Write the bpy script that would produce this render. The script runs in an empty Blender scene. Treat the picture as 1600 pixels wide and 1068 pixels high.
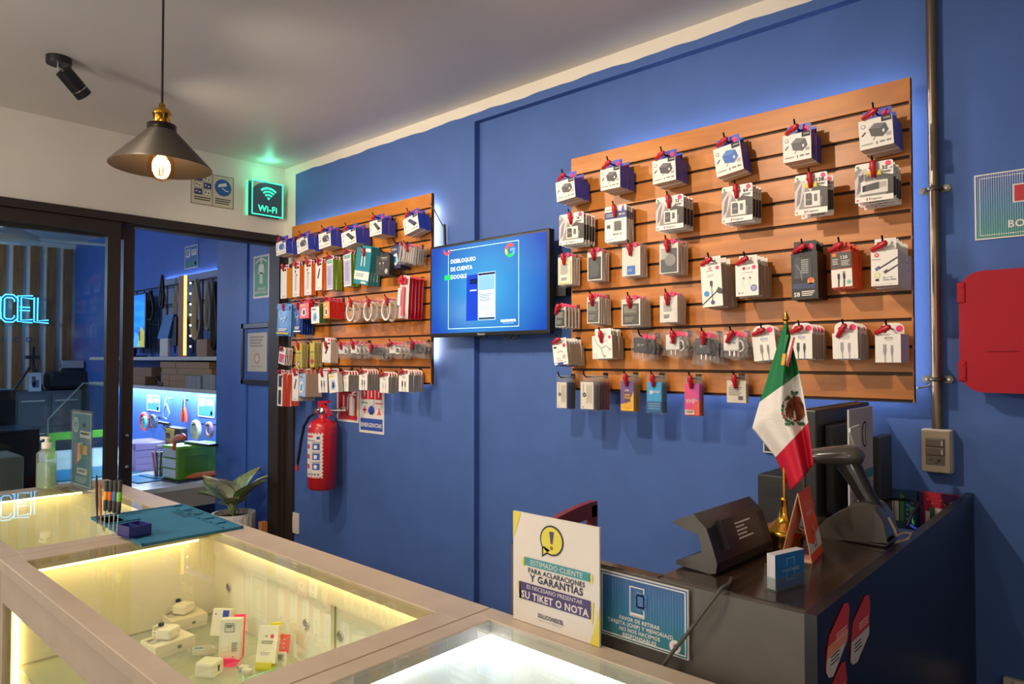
import bpy, bmesh, math, random
from mathutils import Vector, Matrix
scene = bpy.context.scene
COL = scene.collection
random.seed(11)
PI = math.pi
# ---------------------------------------------------------------- camera
FPX, YAW, PITCH, EYE = 1086.055, 0.73877, 0.02376, 1.45      # focal length in pixels of a 1600 wide frame
CF = Vector((-math.sin(YAW)*math.cos(PITCH), math.cos(YAW)*math.cos(PITCH), math.sin(PITCH)))
CR = Vector((math.cos(YAW), math.sin(YAW), 0))
CU = CR.cross(CF)
def at(px, py, axis, val):
    """where the sight line of a measured photo point meets a real plane of the room"""
    d = CR*((px-800)/FPX) + CU*(-(py-534)/FPX) + CF
    o = Vector((0, 0, EYE)); i = 'XYZ'.index(axis)
    return o + d*((val-o[i])/d[i])
# room planes
YW, YR, YP = 2.245, 2.278, 2.20       # blue wall, recessed part of it, face of the slatted panels
XL = -3.967                           # glazed partition
ZC = 2.635                            # ceiling
ZT, ZD = 0.95, 1.08                   # showcase tops, desk ledge
# ---------------------------------------------------------------- materials
def lin(h):
    h = h.lstrip('#'); out = []
    for i in (0, 2, 4):
        c = int(h[i:i+2], 16)/255
        out.append(c/12.92 if c <= .04045 else ((c+.055)/1.055)**2.4)
    return (*out, 1)
MATS = {}
def M(hexcol, rough=.5, metal=0, noise=0, scale=40, bump=0, emit=0, coat=0, spec=.5, name=None):
    key = (hexcol, rough, metal, noise, scale, bump, emit, coat, spec)
    if key in MATS: return MATS[key]
    m = bpy.data.materials.new(name or 'surface_'+hexcol.strip('#')); m.use_nodes = True
    nt = m.node_tree; b = nt.nodes['Principled BSDF']
    c = lin(hexcol)
    b.inputs['Base Color'].default_value = c
    b.inputs['Roughness'].default_value = rough
    b.inputs['Metallic'].default_value = metal
    b.inputs['Coat Weight'].default_value = coat
    b.inputs['Specular IOR Level'].default_value = spec
    if emit:
        b.inputs['Emission Color'].default_value = c
        b.inputs['Emission Strength'].default_value = emit
    if noise or bump:
        tc = nt.nodes.new('ShaderNodeTexCoord'); n = nt.nodes.new('ShaderNodeTexNoise')
        n.inputs['Scale'].default_value = scale; n.inputs['Detail'].default_value = 5
        nt.links.new(tc.outputs['Object'], n.inputs['Vector'])
        if noise:
            r = nt.nodes.new('ShaderNodeValToRGB')
            r.color_ramp.elements[0].position = .3; r.color_ramp.elements[1].position = .7
            r.color_ramp.elements[0].color = (c[0]*(1-noise), c[1]*(1-noise), c[2]*(1-noise), 1)
            r.color_ramp.elements[1].color = (min(1, c[0]*(1+noise)), min(1, c[1]*(1+noise)), min(1, c[2]*(1+noise)), 1)
            nt.links.new(n.outputs['Fac'], r.inputs['Fac']); nt.links.new(r.outputs['Color'], b.inputs['Base Color'])
        if bump:
            bp = nt.nodes.new('ShaderNodeBump'); bp.inputs['Strength'].default_value = bump
            bp.inputs['Distance'].default_value = .01
            nt.links.new(n.outputs['Fac'], bp.inputs['Height']); nt.links.new(bp.outputs['Normal'], b.inputs['Normal'])
    MATS[key] = m
    return m
def wood(name, c0, c1, c2, rough=.4, sx=(1.2, 10, 14), coat=.0):
    m = bpy.data.materials.new(name); m.use_nodes = True; nt = m.node_tree; b = nt.nodes['Principled BSDF']
    tc = nt.nodes.new('ShaderNodeTexCoord'); mp = nt.nodes.new('ShaderNodeMapping'); mp.inputs['Scale'].default_value = sx
    n = nt.nodes.new('ShaderNodeTexNoise'); n.inputs['Scale'].default_value = 2.6; n.inputs['Detail'].default_value = 7
    n.inputs['Distortion'].default_value = 1.2
    r = nt.nodes.new('ShaderNodeValToRGB'); e = r.color_ramp.elements
    e[0].position = .25; e[0].color = lin(c0); e[1].position = .78; e[1].color = lin(c2)
    k = e.new(.52); k.color = lin(c1)
    nt.links.new(tc.outputs['Object'], mp.inputs['Vector']); nt.links.new(mp.outputs['Vector'], n.inputs['Vector'])
    nt.links.new(n.outputs['Fac'], r.inputs['Fac']); nt.links.new(r.outputs['Color'], b.inputs['Base Color'])
    b.inputs['Roughness'].default_value = rough; b.inputs['Coat Weight'].default_value = coat
    b.inputs['Coat Roughness'].default_value = .25
    return m
def clear(name, tint='#ffffff', gloss=.0, rough=.02, haze=0, hazecol='#ffffff', bump=0, bscale=60):
    """thin glass or plastic film: passes light, mirrors by angle, haze adds milkiness"""
    m = bpy.data.materials.new(name); m.use_nodes = True; nt = m.node_tree; nt.nodes.clear()
    out = nt.nodes.new('ShaderNodeOutputMaterial'); tr = nt.nodes.new('ShaderNodeBsdfTransparent'); gl = nt.nodes.new('ShaderNodeBsdfGlossy')
    tr.inputs['Color'].default_value = lin(tint); gl.inputs['Roughness'].default_value = rough
    fr = nt.nodes.new('ShaderNodeFresnel'); fr.inputs['IOR'].default_value = 1.45
    mx = nt.nodes.new('ShaderNodeMixShader'); src = fr.outputs[0]
    geo = nt.nodes.new('ShaderNodeNewGeometry'); inv = nt.nodes.new('ShaderNodeMath'); inv.operation = 'SUBTRACT'; inv.inputs[0].default_value = 1
    mul = nt.nodes.new('ShaderNodeMath'); mul.operation = 'MULTIPLY'
    nt.links.new(geo.outputs['Backfacing'], inv.inputs[1]); nt.links.new(inv.outputs[0], mul.inputs[1])      # mirror on the outer side only
    if gloss:
        ad = nt.nodes.new('ShaderNodeMath'); ad.operation = 'ADD'; ad.use_clamp = True; ad.inputs[1].default_value = gloss
        nt.links.new(fr.outputs[0], ad.inputs[0]); src = ad.outputs[0]
    nt.links.new(src, mul.inputs[0]); nt.links.new(mul.outputs[0], mx.inputs[0]); nt.links.new(tr.outputs[0], mx.inputs[1]); nt.links.new(gl.outputs[0], mx.inputs[2])
    last = mx.outputs[0]
    if haze:
        df = nt.nodes.new('ShaderNodeBsdfDiffuse'); df.inputs['Color'].default_value = lin(hazecol)
        m2 = nt.nodes.new('ShaderNodeMixShader'); m2.inputs[0].default_value = haze
        nt.links.new(last, m2.inputs[1]); nt.links.new(df.outputs[0], m2.inputs[2]); last = m2.outputs[0]
    if bump:
        tc = nt.nodes.new('ShaderNodeTexCoord'); n = nt.nodes.new('ShaderNodeTexNoise'); n.inputs['Scale'].default_value = bscale
        bp = nt.nodes.new('ShaderNodeBump'); bp.inputs['Strength'].default_value = bump; bp.inputs['Distance'].default_value = .01
        nt.links.new(tc.outputs['Object'], n.inputs['Vector']); nt.links.new(n.outputs['Fac'], bp.inputs['Height'])
        nt.links.new(bp.outputs['Normal'], gl.inputs['Normal']); nt.links.new(bp.outputs['Normal'], fr.inputs['Normal'])
    nt.links.new(last, out.inputs['Surface'])
    return m
def glow(hexcol, strength):
    return M(hexcol, .6, emit=strength, spec=0)
WHITE = M('#e9e4dc', .45); CARD = M('#e6e0d8', .5); BLACK = M('#17161a', .4); INK = M('#2b2a30', .6); GREY = M('#8d8983', .55)
LGREY = M('#b9b4ac', .55); DGREY = M('#47454a', .5); PINK = M('#f0307a', .5); RED = M('#c8202c', .4); BLUE = M('#2a3f9a', .45)
KRAFT = M('#b59a82', .6); CHROME = M('#c9c9cc', .2, 1); BRASS = M('#c8963a', .18, 1); PLASTIC = M('#d9d4cc', .35)
GLASS = clear('pane_glass', '#f4faf7', 0, .0)
FILM = clear('plastic_film', '#fcfcfc', .15, .13, .06, '#ffffff', 1.0, 38)
SMOOTHFILM = clear('smooth_film', '#fafafa', .05, .1, .04, '#f4efea')
ACRYLIC = clear('acrylic', '#eef2f2', .03, .02, .03)
# ---------------------------------------------------------------- mesh builder
TXT = {}
def glyphs(s, bold):
    k = (s, bold)
    if k not in TXT:
        c = bpy.data.curves.new('t', 'FONT'); c.body = s; c.size = 1; c.resolution_u = 2; c.offset = bold*.7; c.space_character = 1.07 if bold else 1.02
        o = bpy.data.objects.new('t', c); me = o.to_mesh()
        vs = [(v.co.x, v.co.y) for v in me.vertices]; fs = [tuple(p.vertices) for p in me.polygons]
        o.to_mesh_clear(); bpy.data.objects.remove(o); bpy.data.curves.remove(c)
        if not vs: vs = [(0, 0)]
        x0 = min(v[0] for v in vs); x1 = max(v[0] for v in vs)
        TXT[k] = ([((v[0]-x0)/.69, v[1]/.69) for v in vs], fs, (x1-x0)/.69)
    return TXT[k]
class MB:
    def __init__(s): s.v = []; s.f = []; s.m = []; s.s = []; s.T = None
    def add(s, vs, fs, mat, smooth=False):
        b = len(s.v)
        s.v += [tuple(s.T @ Vector(v)) if s.T else tuple(v) for v in vs]
        for i, f in enumerate(fs):
            s.f.append(tuple(b+j for j in f)); s.m.append(mat[i] if isinstance(mat, (list, tuple)) else mat); s.s.append(smooth)
        return s
    def box(s, lo, hi, mat, bev=0, mats=None):
        """mats: dict of face letters F(-y) B(+y) L R T D to a material"""
        (x0, y0, z0), (x1, y1, z1) = [min(a, b) for a, b in zip(lo, hi)], [max(a, b) for a, b in zip(lo, hi)]
        if bev:
            bm = bmesh.new(); bmesh.ops.create_cube(bm, size=1)
            for v in bm.verts: v.co = Vector(((x0+x1)/2+v.co.x*(x1-x0), (y0+y1)/2+v.co.y*(y1-y0), (z0+z1)/2+v.co.z*(z1-z0)))
            bmesh.ops.bevel(bm, geom=bm.edges[:], offset=bev, segments=2, affect='EDGES', profile=.5, clamp_overlap=True)
            bm.verts.index_update(); vs = [v.co.copy() for v in bm.verts]; fs = [tuple(v.index for v in f.verts) for f in bm.faces]
            bm.free(); return s.add(vs, fs, mat)
        vs = [(x0, y0, z0), (x1, y0, z0), (x1, y1, z0), (x0, y1, z0), (x0, y0, z1), (x1, y0, z1), (x1, y1, z1), (x0, y1, z1)]
        fs = [(0, 1, 5, 4), (2, 3, 7, 6), (3, 0, 4, 7), (1, 2, 6, 5), (4, 5, 6, 7), (3, 2, 1, 0)]
        d = mats or {}
        return s.add(vs, fs, [d.get(k, mat) for k in 'FBLRTD'])
    def cbox(s, c, d, mat, bev=0, mats=None):
        return s.box([c[i]-d[i]/2 for i in range(3)], [c[i]+d[i]/2 for i in range(3)], mat, bev, mats)
    def prism(s, pts, vec, mat, side=None):
        """planar outline pts (3d) extruded by vec"""
        n = len(pts); v = Vector(vec)
        vs = [Vector(p) for p in pts]+[Vector(p)+v for p in pts]
        nm = Vector((0, 0, 0))
        for i in range(n): nm += vs[i].cross(vs[(i+1) % n])
        a, b = tuple(range(n)), tuple(range(2*n-1, n-1, -1))
        quads = [(i, i+n, (i+1) % n+n, (i+1) % n) for i in range(n)]
        if nm.dot(v) > 0: a, b, quads = a[::-1], b[::-1], [q[::-1] for q in quads]
        return s.add(vs, [a, b]+quads, [mat, mat]+[side or mat]*n)
    def lathe(s, prof, c, mat, seg=24, axis='Z', smooth=True, cap=True):
        vs = []; fs = []
        for r, h in prof:
            for i in range(seg):
                a = 2*PI*i/seg; p = (r*math.cos(a), r*math.sin(a), h)
                if axis == 'Y': p = (p[0], h, p[1])
                if axis == 'X': p = (h, p[0], p[1])
                vs.append((c[0]+p[0], c[1]+p[1], c[2]+p[2]))
        n = len(prof)
        for j in range(n-1):
            for i in range(seg):
                k = (i+1) % seg; fs.append((j*seg+i, j*seg+k, (j+1)*seg+k, (j+1)*seg+i))
        if axis == 'Y': fs = [f[::-1] for f in fs]
        s.add(vs, fs, mat, smooth)
        if cap:
            for j in (0, n-1):
                if prof[j][0] > 1e-5: s.add(vs[j*seg:(j+1)*seg], [tuple(range(seg))], mat)
        return s
    def tube(s, pts, r, mat, seg=8, smooth=True, cap=True):
        pts = [Vector(p) for p in pts]; n = len(pts); vs = []; fs = []; up = None
        for i, p in enumerate(pts):
            d = (pts[min(i+1, n-1)]-pts[max(i-1, 0)]).normalized()
            if up is None: up = d.orthogonal().normalized()
            up = (up-d*up.dot(d)); up = up.normalized() if up.length > 1e-6 else d.orthogonal().normalized()
            q = d.cross(up); rr = r[i] if isinstance(r, (list, tuple)) else r
            for k in range(seg):
                a = 2*PI*k/seg; vs.append(p+(up*math.cos(a)+q*math.sin(a))*rr)
        for i in range(n-1):
            for k in range(seg):
                l = (k+1) % seg; fs.append((i*seg+k, i*seg+l, (i+1)*seg+l, (i+1)*seg+k))
        s.add(vs, fs, mat, smooth)
        if cap: s.add(vs[:seg], [tuple(range(seg))[::-1]], mat); s.add(vs[-seg:], [tuple(range(seg))], mat)
        return s
    def ball(s, c, r, mat, seg=14, rings=8, sc=(1, 1, 1)):
        vs = []; fs = []
        for j in range(rings+1):
            t = PI*j/rings
            for i in range(seg):
                a = 2*PI*i/seg
                vs.append((c[0]+r*sc[0]*math.sin(t)*math.cos(a), c[1]+r*sc[1]*math.sin(t)*math.sin(a), c[2]+r*sc[2]*math.cos(t)))
        for j in range(rings):
            for i in range(seg):
                k = (i+1) % seg; fs.append((j*seg+i, (j+1)*seg+i, (j+1)*seg+k, j*seg+k))
        return s.add(vs, fs, mat, True)
    def torus(s, c, R, r, mat, axis='Y', seg=28, sub=8, sc=(1, 1)):
        pts = []
        vs = []; fs = []
        for i in range(seg):
            a = 2*PI*i/seg
            for k in range(sub):
                b = 2*PI*k/sub; rr = R+r*math.cos(b); u, w, h = rr*math.cos(a)*sc[0], rr*math.sin(a)*sc[1], r*math.sin(b)
                p = {'Y': (u, h, w), 'X': (h, u, w), 'Z': (u, w, h)}[axis]
                vs.append((c[0]+p[0], c[1]+p[1], c[2]+p[2]))
        for i in range(seg):
            for k in range(sub):
                j, l = (i+1) % seg, (k+1) % sub; fs.append((i*sub+k, j*sub+k, j*sub+l, i*sub+l))
        return s.add(vs, fs, mat, True)
    def poly(s, pts, mat): return s.add(pts, [tuple(range(len(pts)))], mat)
    def grid(s, fn, nu, nv, mat, smooth=True):
        """surface fn(u, v) -> point; mat may be fn(u, v) -> material"""
        vs = [fn(i/nu, j/nv) for j in range(nv+1) for i in range(nu+1)]; fs = []; ms = []
        for j in range(nv):
            for i in range(nu):
                a = j*(nu+1)+i; fs.append((a, a+1, a+nu+2, a+nu+1)); ms.append(mat((i+.5)/nu, (j+.5)/nv) if callable(mat) else mat)
        return s.add(vs, fs, ms, smooth)
    def build(s, name, parent=None, loc=None, rot=None, weld=False):
        me = bpy.data.meshes.new(name); me.from_pydata([tuple(v) for v in s.v], [], s.f)
        ms = []
        for m in s.m:
            if m not in ms: ms.append(m)
        for m in ms: me.materials.append(m)
        ix = {id(m): i for i, m in enumerate(ms)}
        me.polygons.foreach_set('material_index', [ix[id(m)] for m in s.m]); me.polygons.foreach_set('use_smooth', s.s)
        me.update()
        o = bpy.data.objects.new(name, me); COL.objects.link(o)
        if parent: o.parent = parent
        if loc is not None: o.location = loc
        if rot is not None: o.rotation_euler = rot
        return o
class Face:
    """flat printing on a face. o = lower left corner, ex / ez = unit vectors of width and height, n = outward normal; u, v run 0..1"""
    def __init__(s, mb, o, ex, ez, w, h, step=.0004):
        s.mb, s.o, s.ex, s.ez, s.w, s.h, s.step = mb, Vector(o), Vector(ex).normalized(), Vector(ez).normalized(), w, h, step
        s.n = s.ex.cross(s.ez); s.k = 1
    def P(s, u, v, k=None): return s.o+s.ex*(u*s.w)+s.ez*(v*s.h)+s.n*(s.step*(k if k is not None else s.k))
    def lay(s, k): s.k = k; return s
    def rect(s, u0, v0, u1, v1, mat): s.mb.poly([s.P(u0, v0), s.P(u1, v0), s.P(u1, v1), s.P(u0, v1)], mat); return s
    def poly(s, uv, mat): s.mb.poly([s.P(*p) for p in uv], mat); return s
    def circ(s, u, v, r, mat, n=20, sx=1, sy=1):
        """r in fractions of the width"""
        q = s.w/s.h
        s.mb.poly([s.P(u+r*sx*math.cos(2*PI*i/n), v+r*q*sy*math.sin(2*PI*i/n)) for i in range(n)], mat); return s
    def arc(s, u, v, r0, r1, a0, a1, mat, n=16):
        q = s.w/s.h
        pt = lambda r, a: s.P(u+r*math.cos(a), v+r*q*math.sin(a))
        for i in range(n):
            a, b = math.radians(a0+(a1-a0)*i/n), math.radians(a0+(a1-a0)*(i+1)/n)
            s.mb.poly([pt(r0, a), pt(r1, a), pt(r1, b), pt(r0, b)], mat)
        return s
    def line(s, pts, wd, mat):
        """polyline, wd in fractions of the width"""
        q = s.w/s.h
        for (a, b), (c, d) in zip(pts, pts[1:]):
            dx, dy = c-a, (d-b)/q; L = math.hypot(dx, dy) or 1; nx, ny = -dy/L*wd/2, dx/L*wd/2*q
            s.mb.poly([s.P(a-nx, b-ny), s.P(c-nx, d-ny), s.P(c+nx, d+ny), s.P(a+nx, b+ny)], mat)
        return s
    def frame(s, u0, v0, u1, v1, wd, mat):
        q = s.w/s.h; a = wd; b = wd*q
        s.rect(u0, v0, u1, v0+b, mat); s.rect(u0, v1-b, u1, v1, mat); s.rect(u0, v0+b, u0+a, v1-b, mat); s.rect(u1-a, v0+b, u1, v1-b, mat); return s
    def text(s, u, v, hh, txt, mat, anchor='c', bold=0, maxw=None, rot=0):
        """hh = letter height in fractions of the height; v = base line"""
        vs, fs, w = glyphs(txt, bold); k = hh*s.h; kx = k
        if maxw and w*k > maxw*s.w: r = maxw*s.w/(w*k); kx = k*r; k *= max(r, .35)**.55
        off = {'c': -w*kx/2, 'l': 0, 'r': -w*kx}[anchor]
        c, sn = math.cos(rot), math.sin(rot); o = s.P(u, v)
        pts = []
        for x, y in vs:
            X, Y = x*kx+off, y*k
            pts.append(o+s.ex*(X*c-Y*sn)+s.ez*(X*sn+Y*c))
        s.mb.add(pts, fs, mat); return s
    def bars(s, u, v, w, h, n, mat, gap=.45, jag=.25):
        """lines of print too small to read"""
        for i in range(n):
            y1 = v+h-(h/n)*i; ww = w*(1-jag*((i*7 % 5)/5)); s.rect(u, y1-(h/n)*(1-gap), u+ww, y1, mat)
        return s
def tag(o, label=None, cat=None, group=None, kind=None):
    if label: o['label'] = label
    if cat: o['category'] = cat
    if group: o['group'] = group
    if kind: o['kind'] = kind
    return o
def empty(name, loc=(0, 0, 0), rot=(0, 0, 0)):
    o = bpy.data.objects.new(name, None); COL.objects.link(o); o.location = loc; o.rotation_euler = rot
    o.empty_display_size = .02
    return o
def copy_tree(o, parent=None):
    c = o.copy(); COL.objects.link(c); c.parent = parent
    for ch in list(o.children): copy_tree(ch, c)
    return c
def struct(mb, name, **k): return tag(mb.build(name, **k), kind='structure')
def front(mb, w, h, y=0, x0=None, z0=None, step=.0004):
    """face looking to -Y, lower left at (-w/2, y, 0) unless given"""
    return Face(mb, (-w/2 if x0 is None else x0, y, 0 if z0 is None else z0), (1, 0, 0), (0, 0, 1), w, h, step)
RL = PI/2       # turns a piece built facing -Y so that it faces +X (left wall)
# ================================================================ the room
BLUEWALL = M('#41609f', .75, noise=.05, scale=9, bump=.06, name='blue_wall_paint')
WHITEWALL = M('#e0d8ca', .6, noise=.03, scale=6, bump=.05, name='white_wall_paint')
CEIL = M('#d6cfc5', .5, noise=.02, scale=3, bump=.02, name='ceiling_paint')
FRAME = M('#2a2019', .5, noise=.45, scale=600, name='speckled_dark_frame')
XR, YF = 2.6, -2.2
b = MB(); b.box((-9.2, YF, -.1), (XR, 3.0, 0), M('#6e665e', .5, noise=.1, scale=5)); struct(b, 'floor')
b = MB(); b.box((-4.04, YF, ZC), (XR, 2.6, ZC+.1), CEIL); struct(b, 'ceiling')
b = MB()
xs = at(741, 500, 'Y', YW).x                       # step between the proud left part and the recess
zb = at(741, 190, 'Y', YW).z                       # underside of the beam over the recess
zw = 2.588                                         # white band below the ceiling
b.box((-4.04, YW, 0), (xs, 2.5, zw), BLUEWALL)
b.box((xs, YR, 0), (XR, 2.5, zw), BLUEWALL)
b.box((xs, YW, zb), (XR, YR, zw), BLUEWALL)
b.box((-4.04, YW, zw), (XR, 2.5, ZC), WHITEWALL)
struct(b, 'wall_back')
b = MB()                                           # painted-over white edge beside the corner
xw = at(462, 300, 'Y', YW).x
pts = [(XL, YW-.0015, 1.95)]
b.box((XL, YW-.0015, 1.9), (xw, YW, ZC), WHITEWALL)
wave = lambda x: zw-.005-.0022*math.sin(x*21)-.0018*math.sin(x*9.3+1)-.0012*math.sin(x*47)
nx_ = 220                                          # hand-cut wavy edge of the white paint
xsw = [xw-.01+(XR-xw)*i/nx_ for i in range(nx_+1)]
b.prism([(x, YW-.001, wave(x)) for x in xsw]+[(xsw[-1], YW-.001, zw+.002), (xsw[0], YW-.001, zw+.002)], (0, .0008, 0), WHITEWALL)
struct(b, 'trim_1')
b = MB(); b.box((XR, YF, 0), (XR+.1, 2.5, ZC), WHITEWALL); struct(b, 'wall_right')
b = MB(); b.box((-4.04, YF-.1, 0), (XR, YF, ZC), WHITEWALL); struct(b, 'wall_front')
ZH = 2.21
b = MB(); b.box((-4.06, YF, ZH), (XL, YW, ZC), WHITEWALL); struct(b, 'wall_left')
# glazed partition: head, track, end post
b = MB()
b.box((-4.07, YF, 2.168), (XL+.015, YW-.03, ZH), FRAME)
b.box((-4.07, YF, 2.155), (-3.99, YW-.03, 2.168), FRAME)
ye0, ye1 = at(431.6, 700, 'X', XL).y, YW-.004
b.box((-4.07, ye0, 0), (XL+.02, ye0+.02, 2.168), FRAME)
b.box((-4.07, ye0+.02, 0), (XL+.05, YW, 2.12), FRAME)
xe = at(457.7, 740, 'Y', YW-.012).x
b.box((XL, YW-.014, 0), (xe, YW, 2.03), FRAME)
struct(b, 'trim_2')
def leaf(name, x, y0, y1, stile, zt, bolts=False):
    b = MB(); r = .06
    b.box((x-.018, y1-stile, .03), (x+.018, y1, zt), FRAME); b.box((x-.018, y0, .03), (x+.018, y0+r, zt), FRAME)
    b.box((x-.018, y0+r, zt-.065), (x+.018, y1-stile, zt), FRAME); b.box((x-.018, y0+r, .03), (x+.018, y1-stile, .13), FRAME)
    o = struct(b, name)
    g = MB(); g.box((x-.003, y0+r, .13), (x+.003, y1-stile, zt-.065), GLASS); struct(g, 'door_glass', parent=o)
    if bolts:
        for py in (680, 729):
            p = at(197, py, 'X', x+.018); q = MB(); q.lathe([(.011, 0), (.011, .012), (.006, .016)], (x+.018, y1-stile/2, p.z), CHROME, 12, 'X')
            q.build('door_bolt', o)
    return o
yA = at(185.5, 480, 'X', -3.985).y; yB = at(207.5, 480, 'X', -4.035).y
leaf('door_1', -3.985, yA-1.5, yA, .062, 2.165)
leaf('door_2', -4.035, yB-1.6, yB, .055, 2.15, True)
# ---------------------------------------------------------------- slatted panels
PANELWOOD = wood('slat_board_wood', '#a25e1b', '#c07529', '#d08939', .42, (.8, 4, 5.5), .06)
GROOVE = M('#3a2412', .6)
Z0, Z1 = 1.325, 2.247; PITCHZ = (Z1-Z0)/12
LEDW = glow('#e6eeff', 20); LEDS = glow('#fff6e6', 60)
def slatwall(name, x0, x1, label, strips):
    t = empty(name, ((x0+x1)/2, YP, Z0)); tag(t, label, 'display panel', 'slatted display panels'); dx = -(x0+x1)/2
    def loc(o): o.location = (dx, -YP, -Z0)
    b = MB(); b.box((x0, YP+.010, Z0), (x1, YP+.018, Z1), GROOVE, mats={'L': PANELWOOD, 'R': PANELWOOD, 'B': KRAFT, 'T': PANELWOOD})
    b.box((x0, YP+.001, Z0), (x0+.004, YP+.018, Z1), PANELWOOD); b.box((x1-.004, YP+.001, Z0), (x1, YP+.018, Z1), PANELWOOD)
    for k in range(12):
        zt = Z1-k*PITCHZ
        b.box((x0, YP, zt-PITCHZ+.009), (x1, YP+.009, zt), PANELWOOD, .0015)
    loc(b.build('slatted_board', t))
    wall = YW if x1 < xs else YR
    for zz in (Z0+.18, Z1-.18):                     # spacers that hold the panel off the wall
        for xx in (x0+.25, x1-.25):
            b = MB(); b.box((xx-.02, YP+.0185, zz-.02), (xx+.02, wall-.0005, zz+.02), KRAFT); loc(b.build('spacer', t))
    for (a, c, m) in strips:
        b = MB(); b.box(a, c, m); loc(b.build('led_strip', t))
    return t
xl0, xl1 = at(456.2, 354, 'Y', YP).x, at(673.6, 480, 'Y', YP).x
xr0, xr1 = at(892.6, 400, 'Y', YP).x, at(1425.5, 380, 'Y', YP).x
yl = YP+.020
slatwall('slatwall_display', xl0, xl1, 'narrower slatted wooden display panel beside the glass partition', [
    ((xl0+.02, yl, Z1-.024), (xl1-.02, yl+.005, Z1-.016), LEDW), ((xl1-.024, yl, Z0+.12), (xl1-.016, yl+.005, Z1-.05), LEDS),
    ((xl0+.2, yl, Z0+.03), (xl1-.05, yl+.005, Z0+.036), LEDW)])
slatwall('slatwall_display', xr0, xr1, 'wide slatted wooden display panel between the television and the metal conduit', [
    ((xr0+.12, yl, Z1-.024), (xr1-.02, yl+.005, Z1-.016), LEDW), ((xr1-.024, yl, Z0+.03), (xr1-.016, yl+.005, Z1-.05), LEDW),
    ((xr0+.35, yl, Z0+.03), (xr1-.05, yl+.005, Z0+.036), LEDW)])
# ================================================================ goods on the slatted panels
# every packet: origin at the middle of its top edge, front at y = 0, thickness towards +y, hanging tab above z = 0
ORANGE = M('#e8702a', .45); ORANGE2 = M('#e04a22', .45); GREEN = M('#6f9a2c', .45); TEAL = M('#1c7f8e', .45); NAVY = M('#2f45bc', .42)
PRINT = M('#55535a', .6); PALEBLUE = M('#9fb6de', .5); YELLOW = M('#d8c42e', .5); SKY = M('#2e8fd0', .45); PURPLE = M('#6a4a94', .45)
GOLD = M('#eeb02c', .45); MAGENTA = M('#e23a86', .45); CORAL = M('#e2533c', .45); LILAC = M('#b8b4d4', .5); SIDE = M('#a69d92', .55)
DOT = M('#f22f6c', .5); REDDOT = M('#e0324a', .5); CLIPRED = M('#b91c2b', .32, coat=.3); HOOK = M('#141214', .35, .4)
def dot(root, x, z, r=.008, mat=None, y=-.0008):
    b = MB(); b.lathe([(r, 0), (r, .0008)], (x, y, z), mat or DOT, 16, 'Y', False); b.build('price_sticker', root)
def hangbox(name, W, H, T, frontm, sidem, tabm, art=None, tabw=.8, tabh=.03, bottom=None, dotx=.3, round_=False, dotm=None):
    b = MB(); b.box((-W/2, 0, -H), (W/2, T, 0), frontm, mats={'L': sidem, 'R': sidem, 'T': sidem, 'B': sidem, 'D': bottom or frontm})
    if art: art(front(b, W, H, -.0003, z0=-H))
    o = b.build(name)
    if tabh:
        w = W*tabw; t = MB(); y = T*.55
        if round_:
            r = min(tabh*.7, w*.3); pts = [(-w/2, y, -.002), (w/2, y, -.002)]
            pts += [(w/2-r+r*math.cos(a*PI/12), y, tabh-r+r*math.sin(a*PI/12)) for a in range(7)]
            pts += [(-w/2+r-r*math.sin(a*PI/12), y, tabh-r+r*math.cos(a*PI/12)) for a in range(7)]
        else: pts = [(-w/2, y, -.002), (w/2, y, -.002), (w/2, y, tabh), (-w/2, y, tabh)]
        t.prism(pts, (0, .001, 0), tabm); t.build('hang_tab', o)
        if dotx is not None: dot(o, w*dotx, tabh*.5, min(.009, tabh*.36), dotm, y-.0008)
    return o
def charger_art(icon, kind):
    def f(F):
        F.rect(.68, .82, .98, 1, INK).lay(2).text(.85, .9, .05, '1HORA', WHITE, bold=.02, maxw=.2).lay(1)
        F.circ(.14, .78, .07, M('#6f7480', .6)).lay(2).circ(.14, .78, .05, CARD).lay(1)
        if kind == 'cube':
            F.poly([(.3, .66), (.48, .82), (.8, .76), (.88, .5), (.7, .32), (.36, .4)], icon)
            F.lay(2).poly([(.3, .66), (.48, .82), (.8, .76), (.64, .62)], M('#6a6770', .5) if icon is DGREY else M('#4d77c0', .5)).lay(1)
            F.lay(3).rect(.7, .46, .76, .56, CARD).lay(1).line([(.48, .38), (.42, .26)], .02, INK).line([(.08, .46), (.2, .58)], .05, icon)
        else:
            F.poly([(.3, .8), (.5, .86), (.88, .42), (.68, .3)], icon).lay(2).poly([(.62, .42), (.82, .5), (.9, .38), (.7, .26)], INK).lay(1)
            F.line([(.12, .3), (.14, .55)], .03, INK)
        F.text(.06, .13, .05, 'CARGADOR', INK, 'l', .02, .34).rect(.5, .1, .53, .2, INK).bars(.6, .12, .16, .07, 2, INK).bars(.8, .12, .14, .07, 2, INK)
        F.bars(.8, .3, .16, .12, 4, GREY)
    return f
def k_charger(W, H, T, icon=None, kind='cube'):
    return hangbox('charger_box', W, H, T, CARD, NAVY, NAVY, charger_art(icon or DGREY, kind), .85, .032, CARD, .28)
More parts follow.
